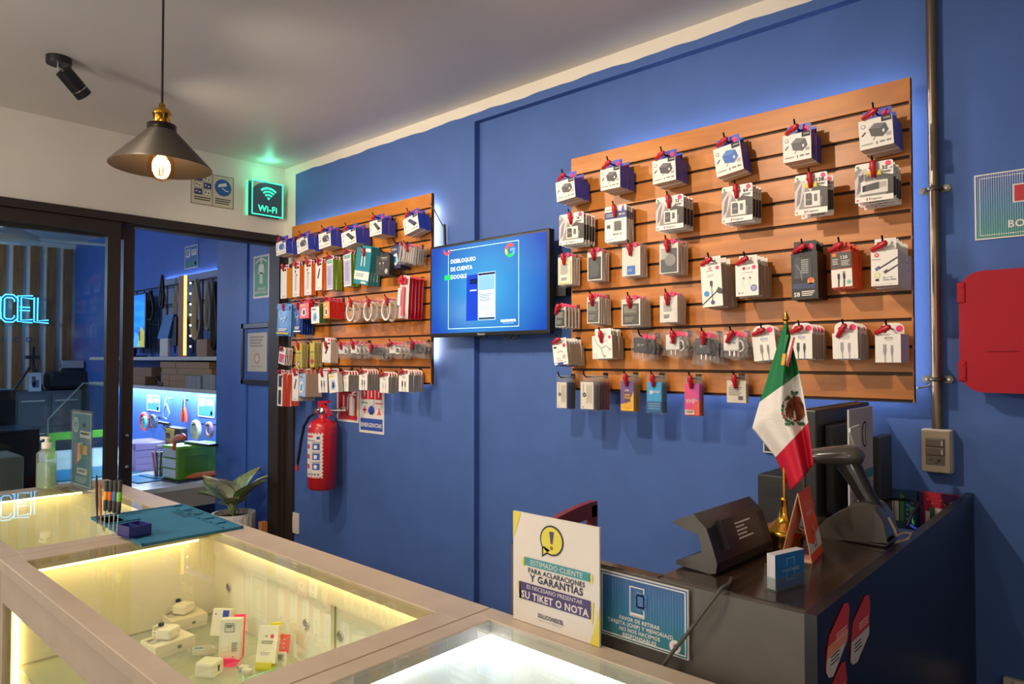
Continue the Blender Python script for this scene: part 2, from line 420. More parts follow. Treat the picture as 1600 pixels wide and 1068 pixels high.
def k_tall(W, H, T, side=ORANGE, art='buds', frontm=None):
    def f(F):
        F.rect(.62, .9, .92, .97, INK)
        if art == 'buds':
            F.line([(.45, .78), (.42, .2)], .05, INK).line([(.6, .7), (.66, .3), (.5, .2)], .04, GREY).circ(.42, .82, .09, INK).circ(.62, .7, .07, INK)
        elif art == 'stick': F.poly([(.3, .45), (.6, .8), (.75, .76), (.45, .4)], INK)
        elif art == 'lines': F.bars(.2, .25, .6, .55, 12, M('#9a92b4', .6))
        elif art == 'phone': F.rect(.2, .05, .75, .5, INK).rect(.2, .6, .8, .95, INK)
        F.bars(.25, .05, .5, .03, 1, GREY)
    return hangbox('earphone_box', W, H, T, frontm or CARD, side, frontm or CARD, f, .7, .024, side, .2)
def k_green(W, H, T):
    def f(F): F.rect(.05, .04, .95, .82, LILAC).lay(2).bars(.2, .15, .6, .6, 14, M('#8f89ad', .6)).rect(.1, .86, .9, .97, M('#6aa7a0', .5)).text(.5, .9, .03, '1HORA', CARD, maxw=.6)
    return hangbox('cable_box', W, H, T, CARD, GREEN, CARD, f, .8, .02, GREEN, .2)
def k_teal(W, H, T):
    def f(F):
        F.rect(0, .12, 1, .36, CARD).lay(2).bars(.12, .19, .55, .1, 2, M('#7b98a0', .6)).lay(1).line([(.42, .8), (.4, .5)], .06, CARD).line([(.6, .78), (.62, .5)], .06, CARD)
        F.circ(.45, .82, .08, PALEBLUE).rect(.5, .03, .85, .08, CARD).rect(.62, .9, .95, .99, CARD)
    o = hangbox('earphone_box', W, H, T, TEAL, TEAL, TEAL, f, .7, .012, TEAL, None); return o
def k_dark(W, H, T):
    def f(F):
        F.text(.6, .84, .07, 'SAMSUNG', CARD, bold=.02, maxw=.5).rect(.38, .76, .8, .78, GREY)
        F.line([(.3, .6), (.34, .3)], .02, GREY).line([(.55, .62), (.52, .25)], .02, GREY).circ(.3, .6, .05, LGREY).circ(.55, .62, .05, LGREY).circ(.78, .2, .11, LGREY)
    return hangbox('earphone_box', W, H, T, M('#3a3733', .5), M('#262422', .5), INK, f, .6, .018, None, None)
def k_phonecase(W, H, T):
    def f(F):
        F.poly([(.12, .45), (.12, .88), (.3, .92), (.42, .86), (.78, .86), (.78, .45)], M('#2b2d33', .25))
        F.lay(2)
        for i in range(7):
            for j in range(5): F.rect(.4+.055*j, .55+.045*i, .435+.055*j, .58+.045*i, M('#a9a7a0', .3))
        F.line([(.2, .75), (.36, .6), (.42, .4)], .03, M('#7f848f', .3)).lay(1)
        F.rect(.05, .22, .9, .34, M('#232f5c', .4)).circ(.74, .38, .13, GOLD).lay(2).circ(.74, .4, .09, CORAL).lay(1)
        F.text(.2, .06, .09, 'S8', CARD, bold=.03).bars(.38, .05, .5, .12, 3, CARD, .5)
    return hangbox('phone_case_box', W, H, T, M('#1a1815', .5), M('#141311', .5), M('#1a1815', .5), f, .85, .035, None, .25)
def k_orange(W, H, T):
    def f(F):
        F.rect(.0, .52, 1, .97, M('#4c4744', .5)).rect(0, .02, 1, .5, CARD)
        F.lay(2).rect(.08, .86, .28, .95, ORANGE).text(.66, .78, .085, '120', CARD, bold=.03).bars(.08, .62, .3, .18, 4, LGREY).bars(.5, .58, .42, .16, 4, LGREY)
        for x in (.36, .62): F.rect(x-.06, .24, x+.06, .38, INK).line([(x, .26), (x-.02, .02)], .07, INK)
        F.rect(.56, .38, .68, .44, GREY).circ(.84, .14, .13, M('#bfd8b0', .5)).lay(3).circ(.84, .14, .09, M('#6fb7b2', .5)).lay(1)
    return hangbox('cable_box', W, H, T, ORANGE2, ORANGE2, ORANGE2, f, .8, .025, ORANGE2, None)
def plug_art(c, brand=None, bcol=None):
    def f(F):
        for x, s in ((.38, 1), (.66, .8)):
            F.rect(x-.06*s, .48, x+.06*s, .48+.16*s, c).poly([(x-.075*s, .48), (x+.075*s, .48), (x+.06*s, .36), (x+.025, .24), (x-.025, .24), (x-.06*s, .36)], c).line([(x, .25), (x+.01, 0)], .04, c)
        F.circ(.4, .865, .03, bcol or PRINT).text(.56, .84, .055, '1HORA', bcol or PRINT, bold=.02, maxw=.3).bars(.4, .76, .3, .05, 2, LGREY)
    return f
def k_cable(W, H, T, c=None, bc=None, sidem=None):
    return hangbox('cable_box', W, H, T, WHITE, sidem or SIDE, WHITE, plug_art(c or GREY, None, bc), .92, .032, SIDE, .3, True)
def k_slim(W, H, T, c=None):
    return hangbox('cable_box', W, H, T, WHITE, GREY, WHITE, plug_art(c or PRINT), .95, .026, GREY, .2, True, REDDOT)
def k_moto(W, H, T):
    def f(F):
        F.circ(.46, .92, .07, REDDOT).lay(2).text(.46, .9, .035, 'M', CARD, bold=.03).lay(1).text(.46, .85, .022, 'MOTOROLA', PRINT, bold=.02, maxw=.4).bars(.3, .7, .36, .08, 3, LGREY, .6).circ(.82, .92, .09, DOT)
        F.circ(.24, .32, .13, SKY).rect(.42, .5, .56, .62, DGREY).line([(.49, .5), (.52, .12)], .03, INK).circ(.52, .1, .1, M('#5b4a8c', .5)).line([(0, .06), (.75, .36)], .05, INK).poly([(.7, .36), (.82, .46), (1, .4), (1, .28), (.82, .3)], DGREY).rect(.48, .46, .54, .5, CORAL)
    return hangbox('cable_box', W, H, T, WHITE, SIDE, WHITE, f, .75, .03, SIDE, None)
def k_lg(W, H, T):
    def f(F):
        F.circ(.38, .88, .07, M('#b02050', .5)).text(.58, .85, .065, 'LG', INK, bold=.03).circ(.82, .9, .09, DOT).text(.5, .73, .032, 'Type C USB CABLE', PRINT, maxw=.62)
        for x in (.36, .64): F.rect(x-.05, .54, x+.05, .6, GREY).line([(x, .54), (x-.04, .38), (x+.04, .28)], .012, LGREY)
        F.circ(.8, .24, .14, M('#4a63a0', .5)).lay(2).circ(.8, .24, .1, M('#93a4c8', .5)).lay(1).rect(.12, .07, .16, .13, INK).bars(.2, .08, .16, .04, 2, GREY)
    return hangbox('cable_box', W, H, T, WHITE, SIDE, WHITE, f, .8, .03, SIDE, None)
def k_usb(W, H, T):
    def f(F):
        F.circ(.22, .88, .09, REDDOT).lay(2).text(.22, .86, .05, 'M', CARD, bold=.03).lay(1).text(.22, .74, .03, 'MOTOROLA', PRINT, maxw=.36)
        for (a, b) in (((.32, .5), (1, .78)), ((.62, .4), (1, .56))): F.line([a, b], .06, DGREY)
        F.poly([(.14, .5), (.3, .58), (.36, .5), (.2, .42)], M('#5a64a0', .5)).poly([(.46, .4), (.6, .47), (.66, .4), (.52, .33)], DGREY)
        F.circ(.24, .3, .12, M('#c8cc6a', .5)).lay(2).circ(.24, .3, .09, M('#e9e6c0', .5)).lay(1).rect(.16, .14, .3, .2, INK).text(.46, .22, .035, 'Micro-USB', PRINT, 'l', .01).text(.46, .15, .05, 'Data cable', INK, 'l', .02)
        F.rect(.06, .04, .8, .05, LGREY)
    return hangbox('cable_box', W, H, T, WHITE, WHITE, WHITE, f, .8, .034, LGREY, None)
def k_loop(W, H, T):
    def f(F):
        F.line([(.1, .95), (.3, .6), (.46, .45), (.7, .55), (.86, .42)], .03, GREY).line([(.46, .45), (.52, .2), (.62, .1)], .03, GREY).rect(.82, .34, .96, .44, LGREY).rect(.56, .04, .68, .14, LGREY).circ(.14, .14, .1, LGREY).lay(2).circ(.14, .14, .08, WHITE).lay(1).bars(.5, .72, .3, .06, 2, LGREY).circ(.88, .92, .07, DOT)
    return hangbox('cable_box', W, H, T, WHITE, SIDE, WHITE, f, .8, .026, SIDE, None)
def k_samsung(W, H, T):
    def f(F):
        F.circ(.18, .85, .12, INK, sy=.5).circ(.82, .9, .11, DOT).line([(.3, .6), (.55, .68), (.7, .56)], .08, LGREY).circ(.76, .38, .13, LGREY).text(.34, .3, .035, 'SAMSUNG', PRINT, maxw=.5, bold=.02).text(.42, .2, .04, 'Travel Adapter', INK, maxw=.7, bold=.02).rect(0, 0, .66, .13, M('#3b4a9c', .5)).lay(2).rect(.04, .02, .26, .11, WHITE).lay(1).rect(.74, .08, .8, .14, INK)
    return hangbox('charger_box', W, H, T, WHITE, SIDE, WHITE, f, .8, .022, SIDE, None)
def card(name, W, H, T, base, art, blister=None, bl=None, hole=True):
    b = MB(); r = .006; pts = []
    for cx, cz, a0 in ((W/2-r, -r, 0), (-W/2+r, -r, 90), (-W/2+r, -H+r, 180), (W/2-r, -H+r, 270)):
        pts += [(cx+r*math.cos(math.radians(a0+a)), 0, cz+r*math.sin(math.radians(a0+a))) for a in (0, 45, 90)]
    b.prism(pts, (0, min(T*.35, .0025), 0), base, LGREY); art(front(b, W, H, -.0003, z0=-H)); o = b.build(name)
    if blister:
        u0, v0, u1, v1 = blister; q = MB(); q.box((-W/2+u0*W, -.006, -H+v0*H), (-W/2+u1*W, -.0008, -H+v1*H), SMOOTHFILM, .002); q.build('blister', o)
    return o
def k_memory(W, H, T, gb='64', stick=False, yellow=False):
    def f(F):
        F.poly([(0, .1), (0, .82), (.1, .9), (.3, .8), (.5, .55), (1, .52), (1, .1)], M('#8f8984', .5))
        F.lay(2).poly([(0, .1), (0, .6), (.2, .85), (.3, .86), (.34, .7), (.12, .12)], M('#c9c1c2', .5)).poly([(.04, .2), (.1, .6), (.24, .8), (.16, .3)], M('#5b4852', .5)).poly([(.5, .58), (1, .3), (1, .62), (.66, .7)], M('#45413f', .5)).poly([(.8, .1), (1, .1), (1, .4), (.86, .46)], M('#3a3735', .5))
        F.lay(3).rect(0, 0, 1, .14, WHITE).lay(4).circ(.07, .06, .03, REDDOT).rect(.3, .03, .34, .1, REDDOT).text(.54, .045, .055, 'Kingston', INK, bold=.02, maxw=.36)
        F.circ(.08, .92, .035, M('#5ba35c', .5)).text(.78, .78, .09, gb, INK, bold=.03).text(.94, .78, .04, 'GB', INK, maxw=.1).bars(.68, .68, .26, .06, 2, PRINT).circ(.87, .92, .07, DOT)
        if yellow: F.rect(.3, .66, .7, .78, YELLOW)
        if stick:
            F.rect(.16, .2, .86, .52, WHITE).lay(5).poly([(.2, .26), (.2, .42), (.64, .48), (.64, .3)], INK).poly([(.64, .32), (.64, .47), (.82, .46), (.82, .34)], LGREY)
            for i in range(4):
                for j in range(6): F.rect(.1+j*.08, .56+i*.04, .16+j*.08, .585+i*.04, M('#2e2b2b', .5))
        else:
            F.rect(.3, .18, .78, .56, WHITE).lay(5).poly([(.34, .22), (.34, .52), (.5, .52), (.54, .47), (.54, .22)], INK).rect(.6, .3, .7, .48, DGREY).lay(6).text(.44, .34, .05, 'micro', LGREY, maxw=.15)
    return card('memory_card_pack', W, H, T, WHITE, f, (.28, .17, .82, .57))
def k_micro(W, H, T):
    def f(F):
        F.rect(0, .64, 1, .84, M('#3c4a80', .5)).lay(2).text(.8, .72, .05, 'MICRO', WHITE, maxw=.26, bold=.02).bars(.08, .68, .5, .1, 2, LGREY, .6).lay(1).circ(.85, .95, .05, DOT).circ(.84, .88, .07, NAVY).bars(.08, .88, .22, .04, 2, GREY)
        F.rect(.1, .38, .26, .48, DGREY).poly([(.44, .3), (.44, .56), (.72, .56), (.76, .5), (.76, .3)], DGREY).text(.6, .18, .06, 'MICRO SD', INK, bold=.02, maxw=.4).rect(.06, .05, .4, .08, PALEBLUE)
    return card('memory_card_pack', W, H, T, WHITE, f, (.4, .28, .8, .58))
def bag(name, W, H, T, seed, film=None, rough=1, nu=9, nv=11):
    rnd = random.Random(seed); ph = [rnd.uniform(0, 6) for _ in range(6)]
    b = MB()
    def sheet(sg):
        def f(u, v):
            e = (1-abs(2*u-1)**3)*(1-abs(2*v-1)**5)
            n = math.sin(u*9+ph[0]+v*4)*math.sin(v*11+ph[1])*.35+math.sin(u*17+v*13+ph[2])*.2
            y = T/2+sg*(T/2*e*(1+n*rough*.7)+.0004)
            x = (u-.5)*W*(1+.03*rough*math.sin(v*8+ph[3])); z = -v*H+.004*rough*math.sin(u*7+ph[4])
            return (x, y, z)
        return f
    b.grid(sheet(-1), nu, nv, film or FILM); b.grid(sheet(1), nu, nv, film or FILM)
    return b.build(name)
def k_battery(W, H, T, col='#3d4146', lab='lines', seed=1):
    o = bag('battery_pack', W, H, T, seed, SMOOTHFILM, .5); c = M(col, .45)
    b = MB(); b.box((-W*.45, T*.26, -H*.96), (W*.45, T*.8, -H*.12), M('#e4ded6', .5)); b.build('backing_card', o)
    b = MB(); w, h = (W*.78, H*.66) if lab != 'blue' else (W*.4, H*.26)
    x0 = -w/2 if lab != 'blue' else -W*.2; z0 = -H*.93
    b.box((x0, T*.12, z0), (x0+w, T*.25, z0+h), c if lab not in ('yellow', 'white') else WHITE, .0008)
    F = Face(b, (x0, T*.12-.0004, z0), (1, 0, 0), (0, 0, 1), w, h)
    if lab == 'yellow': F.frame(0, 0, 1, 1, .06, YELLOW); F.bars(.14, .4, .7, .5, 8, GREY).bars(.2, .12, .5, .14, 2, PRINT)
    elif lab == 'white': F.frame(.06, .05, .94, .95, .02, LGREY); F.bars(.18, .45, .6, .45, 7, GREY); F.bars(.2, .12, .4, .2, 3, INK)
    elif lab == 'blue': F.bars(.15, .3, .5, .3, 2, PALEBLUE)
    elif lab == 'film': F.lay(1).poly([(.1, .1), (.1, .9), (.5, .95), (.9, .5), (.7, .1)], M('#5d6266', .2))
    elif lab == 'half': F.rect(.0, .55, .6, .98, LGREY).lay(2).circ(.62, .5, .34, GREY).lay(1)
    else: F.rect(.08, .5, .92, .9, M('#6a675e', .5)).lay(2).bars(.12, .56, .7, .3, 4, M('#9a968a', .5)).lay(1).bars(.12, .1, .6, .25, 3, GREY)
    b.build('battery', o)
    b = MB(); b.lathe([(.009, 0), (.009, .0008)], (W*.22, -.001, -H*.07), DOT, 14, 'Y', False, True); b.build('price_sticker', o)
    return o
def k_adapter(W, H, T, col='#26262a', seed=1, n=1):
    o = bag('adapter_pack', W, H, T, seed, None, 1.5, 12, 14); c = M(col, .35); b = MB(); s = min(W*.5, H*.52)
    b.box((-s*.75, T*.25, -H*.72), (s*.4, T*.7, -H*.72+s*1.15), c, .003)
    for dx in (-.3, .05): b.box((s*dx-.002, T*.4, -H*.72-s*.35), (s*dx+.0015, T*.5, -H*.72), CHROME)
    F = Face(b, (-s*.75, T*.25-.0003, -H*.72), (1, 0, 0), (0, 0, 1), s*1.15, s*1.15); F.circ(.4, .5, .1, GREY).rect(.55, .45, .8, .55, GREY)
    b.build('plug_adapter', o)
    b = MB(); pts = [(W*.22+W*.14*math.cos(t*.7), T*(.4+.03*t), -H*.55+H*.2*math.sin(t*.7)) for t in range(16)]; b.tube(pts, .0032, c, 6); b.build('coiled_cord', o)
    dot(o, W*.16, -H*.1, .009); return o
def k_coil(W, H, T, seed=1):
    o = bag('cord_pack', W, H, T, seed, None, 1.3, 10, 12); b = MB()
    for i in range(4): b.torus((-W*.12, T*(.3+.1*i), -H*.6), W*.27, .0046, WHITE, 'Y', 24, 6, (.85, 1.25))
    b.build('coiled_cord', o)
    b = MB(); b.cbox((0, T*.3, -H*.34), (W*.26, .004, H*.16), GOLD); b.build('brand_tag', o); dot(o, W*.3, -H*.1, .008); return o
def k_clearbag(W, H, T, seed=1, col='#cfc8be'):
    o = bag('cord_pack', W, H, T, seed, FILM, 1.2, 10, 12); b = MB()
    for i in range(7):
        x = -W*.36+W*.12*i; b.tube([(x, T*.5, -H*.12), (x+.004*math.sin(i*2), T*(.4+.1*(i % 2)), -H*.5), (x-.003, T*.5, -H*.9)], .0035, M(col, .4), 6)
    b.build('folded_cord', o); dot(o, W*.25, -H*.05, .009); return o
def k_pouch(W, H, T, pal='blue', seed=1):
    a, c = {'mix': (M('#d9bdb8', .3), M('#c4263a', .3)), 'blue': (M('#5f96d2', .35), M('#1f4fae', .35)), 'navy': (M('#24408f', .35), M('#16245e', .35)), 'red': (M('#c4263a', .3), M('#e8d9d6', .3))}[pal]
    o = bag('cord_pouch', W, H, T, seed, a, .5)
    b = MB(); F = front(b, W, H, -.0045-T*.12, z0=-H)
    if pal == 'mix':
        F.rect(.08, .8, .92, .96, c).rect(.5, .06, .8, .74, M('#c9606a', .3)).rect(.12, .3, .4, .7, M('#e9dcd8', .3)).bars(.25, .84, .5, .07, 2, WHITE)
    elif pal == 'red':
        for i in range(6): F.rect(.1, .1+i*.13, .9, .15+i*.13, M('#ead8d4', .3))
        F.bars(.25, .82, .5, .07, 2, WHITE)
    else:
        F.rect(.06, .82, .94, .93, c).line([(.2, .72), (.35, .5), (.7, .58), (.5, .4)], .03, M('#dfe8f4', .4)).bars(.2, .12, .6, .1, 2, WHITE).rect(.06, .05, .94, .1, YELLOW if pal == 'blue' else WHITE)
    b.build('printed_label', o); return o
def k_wave(W, H, T, low=None):
    def f(F):
        F.rect(.1, .55, .9, .62, M('#8f8420', .5)).rect(.12, .7, .88, .8, M('#c9b838', .5))
        if low: F.circ(.5, .22, .42, low, sy=.6)
        else: F.circ(.5, .14, .2, INK).lay(2).circ(.5, .14, .14, CARD).lay(1)
    return card('accessory_card', W, H, T, M('#c6b83a', .45), f, (.2, .1, .8, .5))
def k_picture(W, H, T, pal=0):
    P = [(CORAL, YELLOW, SKY), (SKY, LGREY, INK), (MAGENTA, CORAL, LILAC)][pal % 3]
    def f(F): F.rect(.1, .1, .9, .6, P[0]).lay(2).circ(.4, .4, .2, P[1]).poly([(.5, .12), (.88, .12), (.88, .5)], P[2]).lay(1).bars(.1, .68, .7, .2, 3, PRINT)
    return card('accessory_card', W, H, T, WHITE, f, (.15, .12, .85, .55))
def k_retail(W, H, T, frontm=None, side=None, pic=0):
    def f(F):
        F.poly([(.2, .2), (.3, .62), (.6, .68), (.75, .3), (.5, .12)], WHITE if frontm not in (None, WHITE, CARD) else PALEBLUE).lay(2).poly([(.35, .25), (.42, .55), (.58, .52), (.6, .26)], INK if pic == 0 else SKY).lay(1).rect(.1, .8, .6, .9, YELLOW if pic == 0 else GREY)
    return hangbox('accessory_box', W, H, T, frontm or WHITE, side or RED, side or RED, f, .8, .022, None, .2, False, REDDOT)
def k_sim(W, H, T, pal='paper', seed=1):
    o = bag('prepaid_card_pack', W, H, T, seed, SMOOTHFILM, .25); b = MB()
    w, h = W*.86, H*.78; base = {'paper': M('#e4dccb', .5), 'purple': PURPLE, 'sky': M('#1f9fd6', .45), 'pink': MAGENTA, 'white': M('#ded4c2', .5), 'darkblue': M('#38539a', .45), 'ink': M('#3a3438', .5), 'grey': M('#9a948e', .5), 'violet': M('#6a4a6a', .5), 'red': M('#b01f48', .45), 'gold': M('#d89a2c', .45)}[pal]
    b.box((-w/2, T*.3, -H*.97), (w/2, T*.5, -H*.97+h), base); F = Face(b, (-w/2, T*.3-.0004, -H*.97), (1, 0, 0), (0, 0, 1), w, h)
    if pal == 'paper':
        F.frame(0, 0, 1, 1, .03, M('#5a70b0', .5)).circ(.3, .52, .14, INK).lay(2).circ(.3, .52, .08, GREY).lay(1)
        for i in range(5): F.rect(.48+i*.09, .2+.03*(i % 3), .5+i*.09, .9-.05*(i % 2), PRINT)
        F.rect(.22, .62, .25, .92, PRINT).circ(.2, .08, .04, INK)
    elif pal == 'purple':
        F.poly([(0, 0), (0, .22), (.5, .26), (.85, .5), (1, .66), (1, 0)], GOLD).lay(2).rect(.28, .3, .76, .62, M('#54384e', .5)).lay(3).text(.52, .5, .075, 'UNE', GOLD, bold=.04).text(.52, .4, .075, 'FON', GOLD, bold=.04).lay(1).circ(.4, .69, .06, GOLD).circ(.56, .69, .07, LILAC).rect(.3, .08, .7, .09, PRINT)
    elif pal == 'sky':
        F.rect(0, 0, 1, .36, M('#1d5f98', .45)).lay(2)
        for i in range(3): F.rect(.1, .1+.08*i, .9, .14+.08*i, M('#5c93bd', .5))
        F.circ(.3, .66, .12, WHITE).lay(3)
        for i in range(3): F.rect(.2, .63+.025*i, .36, .638+.025*i, SKY)
        F.text(.68, .64, .07, 'AT&T', WHITE, bold=.02).lay(1)
    elif pal == 'pink':
        F.poly([(0, 0), (1, 0), (1, .5)], CORAL).poly([(.4, 1), (1, 1), (1, .5)], M('#c43aa0', .5)).lay(2).text(.5, .4, .2, 'Virgin', WHITE, bold=.01, maxw=.75, rot=.25).circ(.78, .52, .07, M('#5b6fd0', .5)).lay(1).rect(.05, .02, .64, .16, WHITE).lay(2).bars(.1, .04, .48, .09, 2, INK)
    elif pal == 'white':
        F.bars(.1, .3, .7, .4, 5, GREY).rect(.6, .12, .85, .3, PRINT).rect(.2, .76, .55, .8, CORAL)
    elif pal == 'darkblue': F.rect(.3, .2, .7, .9, SKY)
    else: F.bars(.2, .3, .6, .4, 5, LGREY)
    b.build('printed_card', o); return o
# ---------------------------------------------------------------- hooks and stacks
def make_hook(L, clip, ang):
    """origin on the panel face at the prong, prong towards -y"""
    b = MB(); b.tube([(0, .004, 0), (0, -L*.5, -.001), (0, -L+.012, 0), (0, -L+.002, .006), (0, -L-.006, .022)], .0026, HOOK, 8)
    o = b.build('slatwall_hook')
    b = MB(); b.box((-.010, -.004, -.006), (.010, -.0004, .013), HOOK, .001); b.box((-.009, 0, .009), (.009, .005, .012), HOOK); b.build('back_plate', o)
    if clip:
        b = MB()
        b.lathe([(.002, -.036), (.0065, -.034), (.0072, -.02), (.0085, -.012), (.0085, .004), (.006, .01), (.002, .012)], (0, 0, 0), CLIPRED, 14)
        b.box((-.0105, -.004, -.012), (.0105, .004, -.006), CLIPRED, .001)
        b.build('stop_lock', o, (0, -L+.004, 0), (.25, ang, 0))
    return o
HOOKS = {}
def stack(pan, xl, xr, yt, yb, xe, n, kind, what, rot=0, clip='v', L=None, T=None, hole=None, short=None, args=None, others=None, what2=None):
    """front face in photo pixels (left, right, top, bottom), xe = right edge of the hindmost packet; solved on the panel's plane"""
    gap = .012; args = args or {}
    th = lambda px: math.tan(YAW-math.atan((px-800)/FPX))
    if L is None:
        X = -th(xe)*(YP-gap); L = YP+X/th(xr)
        L = min(max(L, .045), .17)
    yf = YP-L; ym = (yt+yb)/2; xm = (xl+xr)/2
    a, c = at(xl, ym, 'Y', yf), at(xr, ym, 'Y', yf); W = c.x-a.x; X0 = (a.x+c.x)/2
    zt, zb_ = at(xm, yt, 'Y', yf).z, at(xm, yb, 'Y', yf).z; H = zt-zb_
    t = (L-gap)/n if T is None else T
    boxy = kind in BOXY
    hz = hole if hole is not None else (.016 if boxy else -.010)
    th_ = t*.94 if boxy else min(t*.92, .02)
    alt = [kind(W, H, th_, **dict(args, **a)) for a in (others or [])]; fresh = list(alt)
    root = kind(W, H, th_, **args)
    rr = math.radians(rot)
    rnd = random.Random(int(xl*7+yt))
    grp = 'packs behind the front ones'
    for i in range(n):
        if i and alt:
            k = alt[(i-1)*len(alt)//(n-1)]; o = k if k in fresh else copy_tree(k)
            if k in fresh: fresh.remove(k)
        else: o = root if i == 0 else copy_tree(root)
        j = 0 if i == 0 else rnd.uniform(-1, 1)
        r = rr*(1-.25*i/n)+j*.03
        # hangs from the prong: turn about the hole
        o.location = (X0-hz*math.sin(r)*0+(j*.002), yf+i*t, zt-abs(j)*.003-.0006*i); o.rotation_euler = (0, r, 0)
        if i == 0: tag(o, 'front '+what, CATS.get(kind, 'packet'), 'front packs on the hooks')
        else: tag(o, (what2 or what)+', behind the front one', CATS.get(kind, 'packet'), (short or what)+' queue')
    hk = (round(L+.014, 3), clip)
    ang = {'v': 0, 'h': 1.15, 'd': .6, 'e': -.35, None: 0}[clip]
    h = make_hook(L+.014, clip is not None, ang); h.location = (X0, YP, zt+hz)
    tag(h, ('hook holding ' if clip else 'bare hook holding ')+(short or what), 'hook', 'slatwall hooks')
BOXY = {k_charger, k_tall, k_green, k_teal, k_dark, k_phonecase, k_orange, k_cable, k_slim, k_moto, k_lg, k_usb, k_loop, k_samsung, k_retail}
CATS = {k_charger: 'charger box', k_samsung: 'charger box', k_tall: 'earphone box', k_teal: 'earphone box', k_dark: 'earphone box', k_phonecase: 'box', k_memory: 'memory card', k_micro: 'memory card',
        k_battery: 'battery', k_adapter: 'charger', k_sim: 'phone card', k_coil: 'cable', k_clearbag: 'cable', k_pouch: 'cable', k_wave: 'card', k_picture: 'card', k_retail: 'box'}
for k in (k_green, k_orange, k_cable, k_slim, k_moto, k_lg, k_usb, k_loop): CATS[k] = 'cable box'
BL = M('#2f5fb4', .5); c5 = ['leftmost', 'second', 'third', 'fourth', 'fifth', 'rightmost']
# wide panel, top row of charger boxes
for (xl, xr, yt, yb, xe, n, r, ic, w) in [
        (868, 897, 281, 312, 921, 2, -5, DGREY, 'grey-pictured blue charger box, first from the television on top row'),
        (938, 968.5, 262, 295, 992, 2, -1, DGREY, 'grey-pictured blue charger box, second from the television on top row'),
        (1019, 1055, 248, 284.5, 1075, 2, -2, DGREY, 'grey-pictured blue charger box, third from the television on top row'),
        (1114, 1156, 227, 272, 1171, 2, -8, BL, 'tilted blue charger box with blue charger picture on wide panel'),
        (1223, 1267, 208, 251, 1283, 2, -1, DGREY, 'grey-pictured blue charger box, second from conduit on top row'),
        (1341, 1394, 184, 230, 1410, 2, -3, DGREY, 'grey-pictured blue charger box, nearest the conduit on top row')]:
    stack('R', xl, xr, yt, yb, xe, n, k_charger, w, r, 'h', args=dict(icon=ic))
# memory cards
for (xl, xr, yt, yb, xe, n, kf, w, a, L) in [
        (874, 912, 333, 381, 917, 5, k_memory, 'white memory card blister nearest the television', dict(gb='16'), .10),
        (945, 979, 321, 377, 992, 5, k_micro, 'white memory card pack with a dark blue band', {}, None),
        (1025, 1068, 306, 358, 1078, 4, k_memory, 'memory card blister marked thirty-two gigabytes', dict(gb='32'), .10),
        (1128, 1176, 289, 346, 1184, 4, k_memory, 'memory card blister marked sixty-four gigabytes', dict(gb='64'), .10),
        (1242, 1293, 271, 334, 1294, 2, k_memory, 'memory card blister marked 128 with yellow tag', dict(gb='128', yellow=True), .12),
        (1336, 1396, 253, 314, 1408, 4, k_memory, 'memory stick blister with yellow tag and keyboard picture', dict(gb='32', stick=True, yellow=True), .12)]:
    stack('R', xl, xr, yt, yb, xe, n, kf, w, 0, 'v', L=L, args=a, hole=-.008)
# batteries, two rows of four
for (xl, xr, yt, yb, xe, n, col, lab, w, s, cl) in [
        (870, 894, 395, 446, 908.5, 4, '#d8c42e', 'yellow', 'bagged white battery with yellow border', 3, 'v'),
        (916, 941, 387, 439.5, 954, 4, '#33383c', 'film', 'bagged dark battery with shiny foil face', 5, 'v'),
        (970, 1001, 379, 432.5, 1013.6, 4, '#2f6fc0', 'blue', 'bagged white card with small blue square', 7, 'v'),
        (1028, 1060, 373, 428.5, 1078, 4, '#4a4d50', 'half', 'bagged white card with half-grey battery', 9, 'v'),
        (866, 883, 474, 512, 908.5, 5, '#3a3f42', 'lines', 'thin dark battery bag beside the television, lower battery row', 11, 'd'),
        (915.5, 936.5, 458, 506.5, 956.5, 6, '#5a5c58', 'lines', 'small grey battery bag, second in lower battery row', 13, 'v'),
        (969, 1001, 461, 510, 1019, 6, '#4b4a44', 'lines', 'big olive-grey battery bag, third in lower battery row', 15, 'v'),
        (1029, 1059, 456, 505, 1074, 5, '#e2dfda', 'white', 'white battery with printed code, end of lower battery row', 17, 'v')]:
    stack('R', xl, xr, yt, yb, xe, n, k_battery, w, 0, cl, args=dict(col=col, lab=lab, seed=s), hole=-.012)
# boxes of the middle row
stack('R', 1094.6, 1126.5, 414, 479, 1150, 3, k_moto, 'white cable box with blue splash and red emblem', -3, 'h')
stack('R', 1149, 1184.5, 413, 462, 1206, 4, k_lg, 'white cable box with letters and blue seal', -1, 'h')
stack('R', 1236, 1277, 394, 467, 1291.5, 4, k_phonecase, 'black phone case box with gold seal', -1, 'h')
stack('R', 1297.6, 1330, 392, 449, 1346.6, 5, k_orange, 'orange cable box with dark printed panel', -2, 'h')
stack('R', 1361, 1403, 391, 446, 1424, 6, k_usb, 'white cable box with slanted dark plugs', 0, 'h')
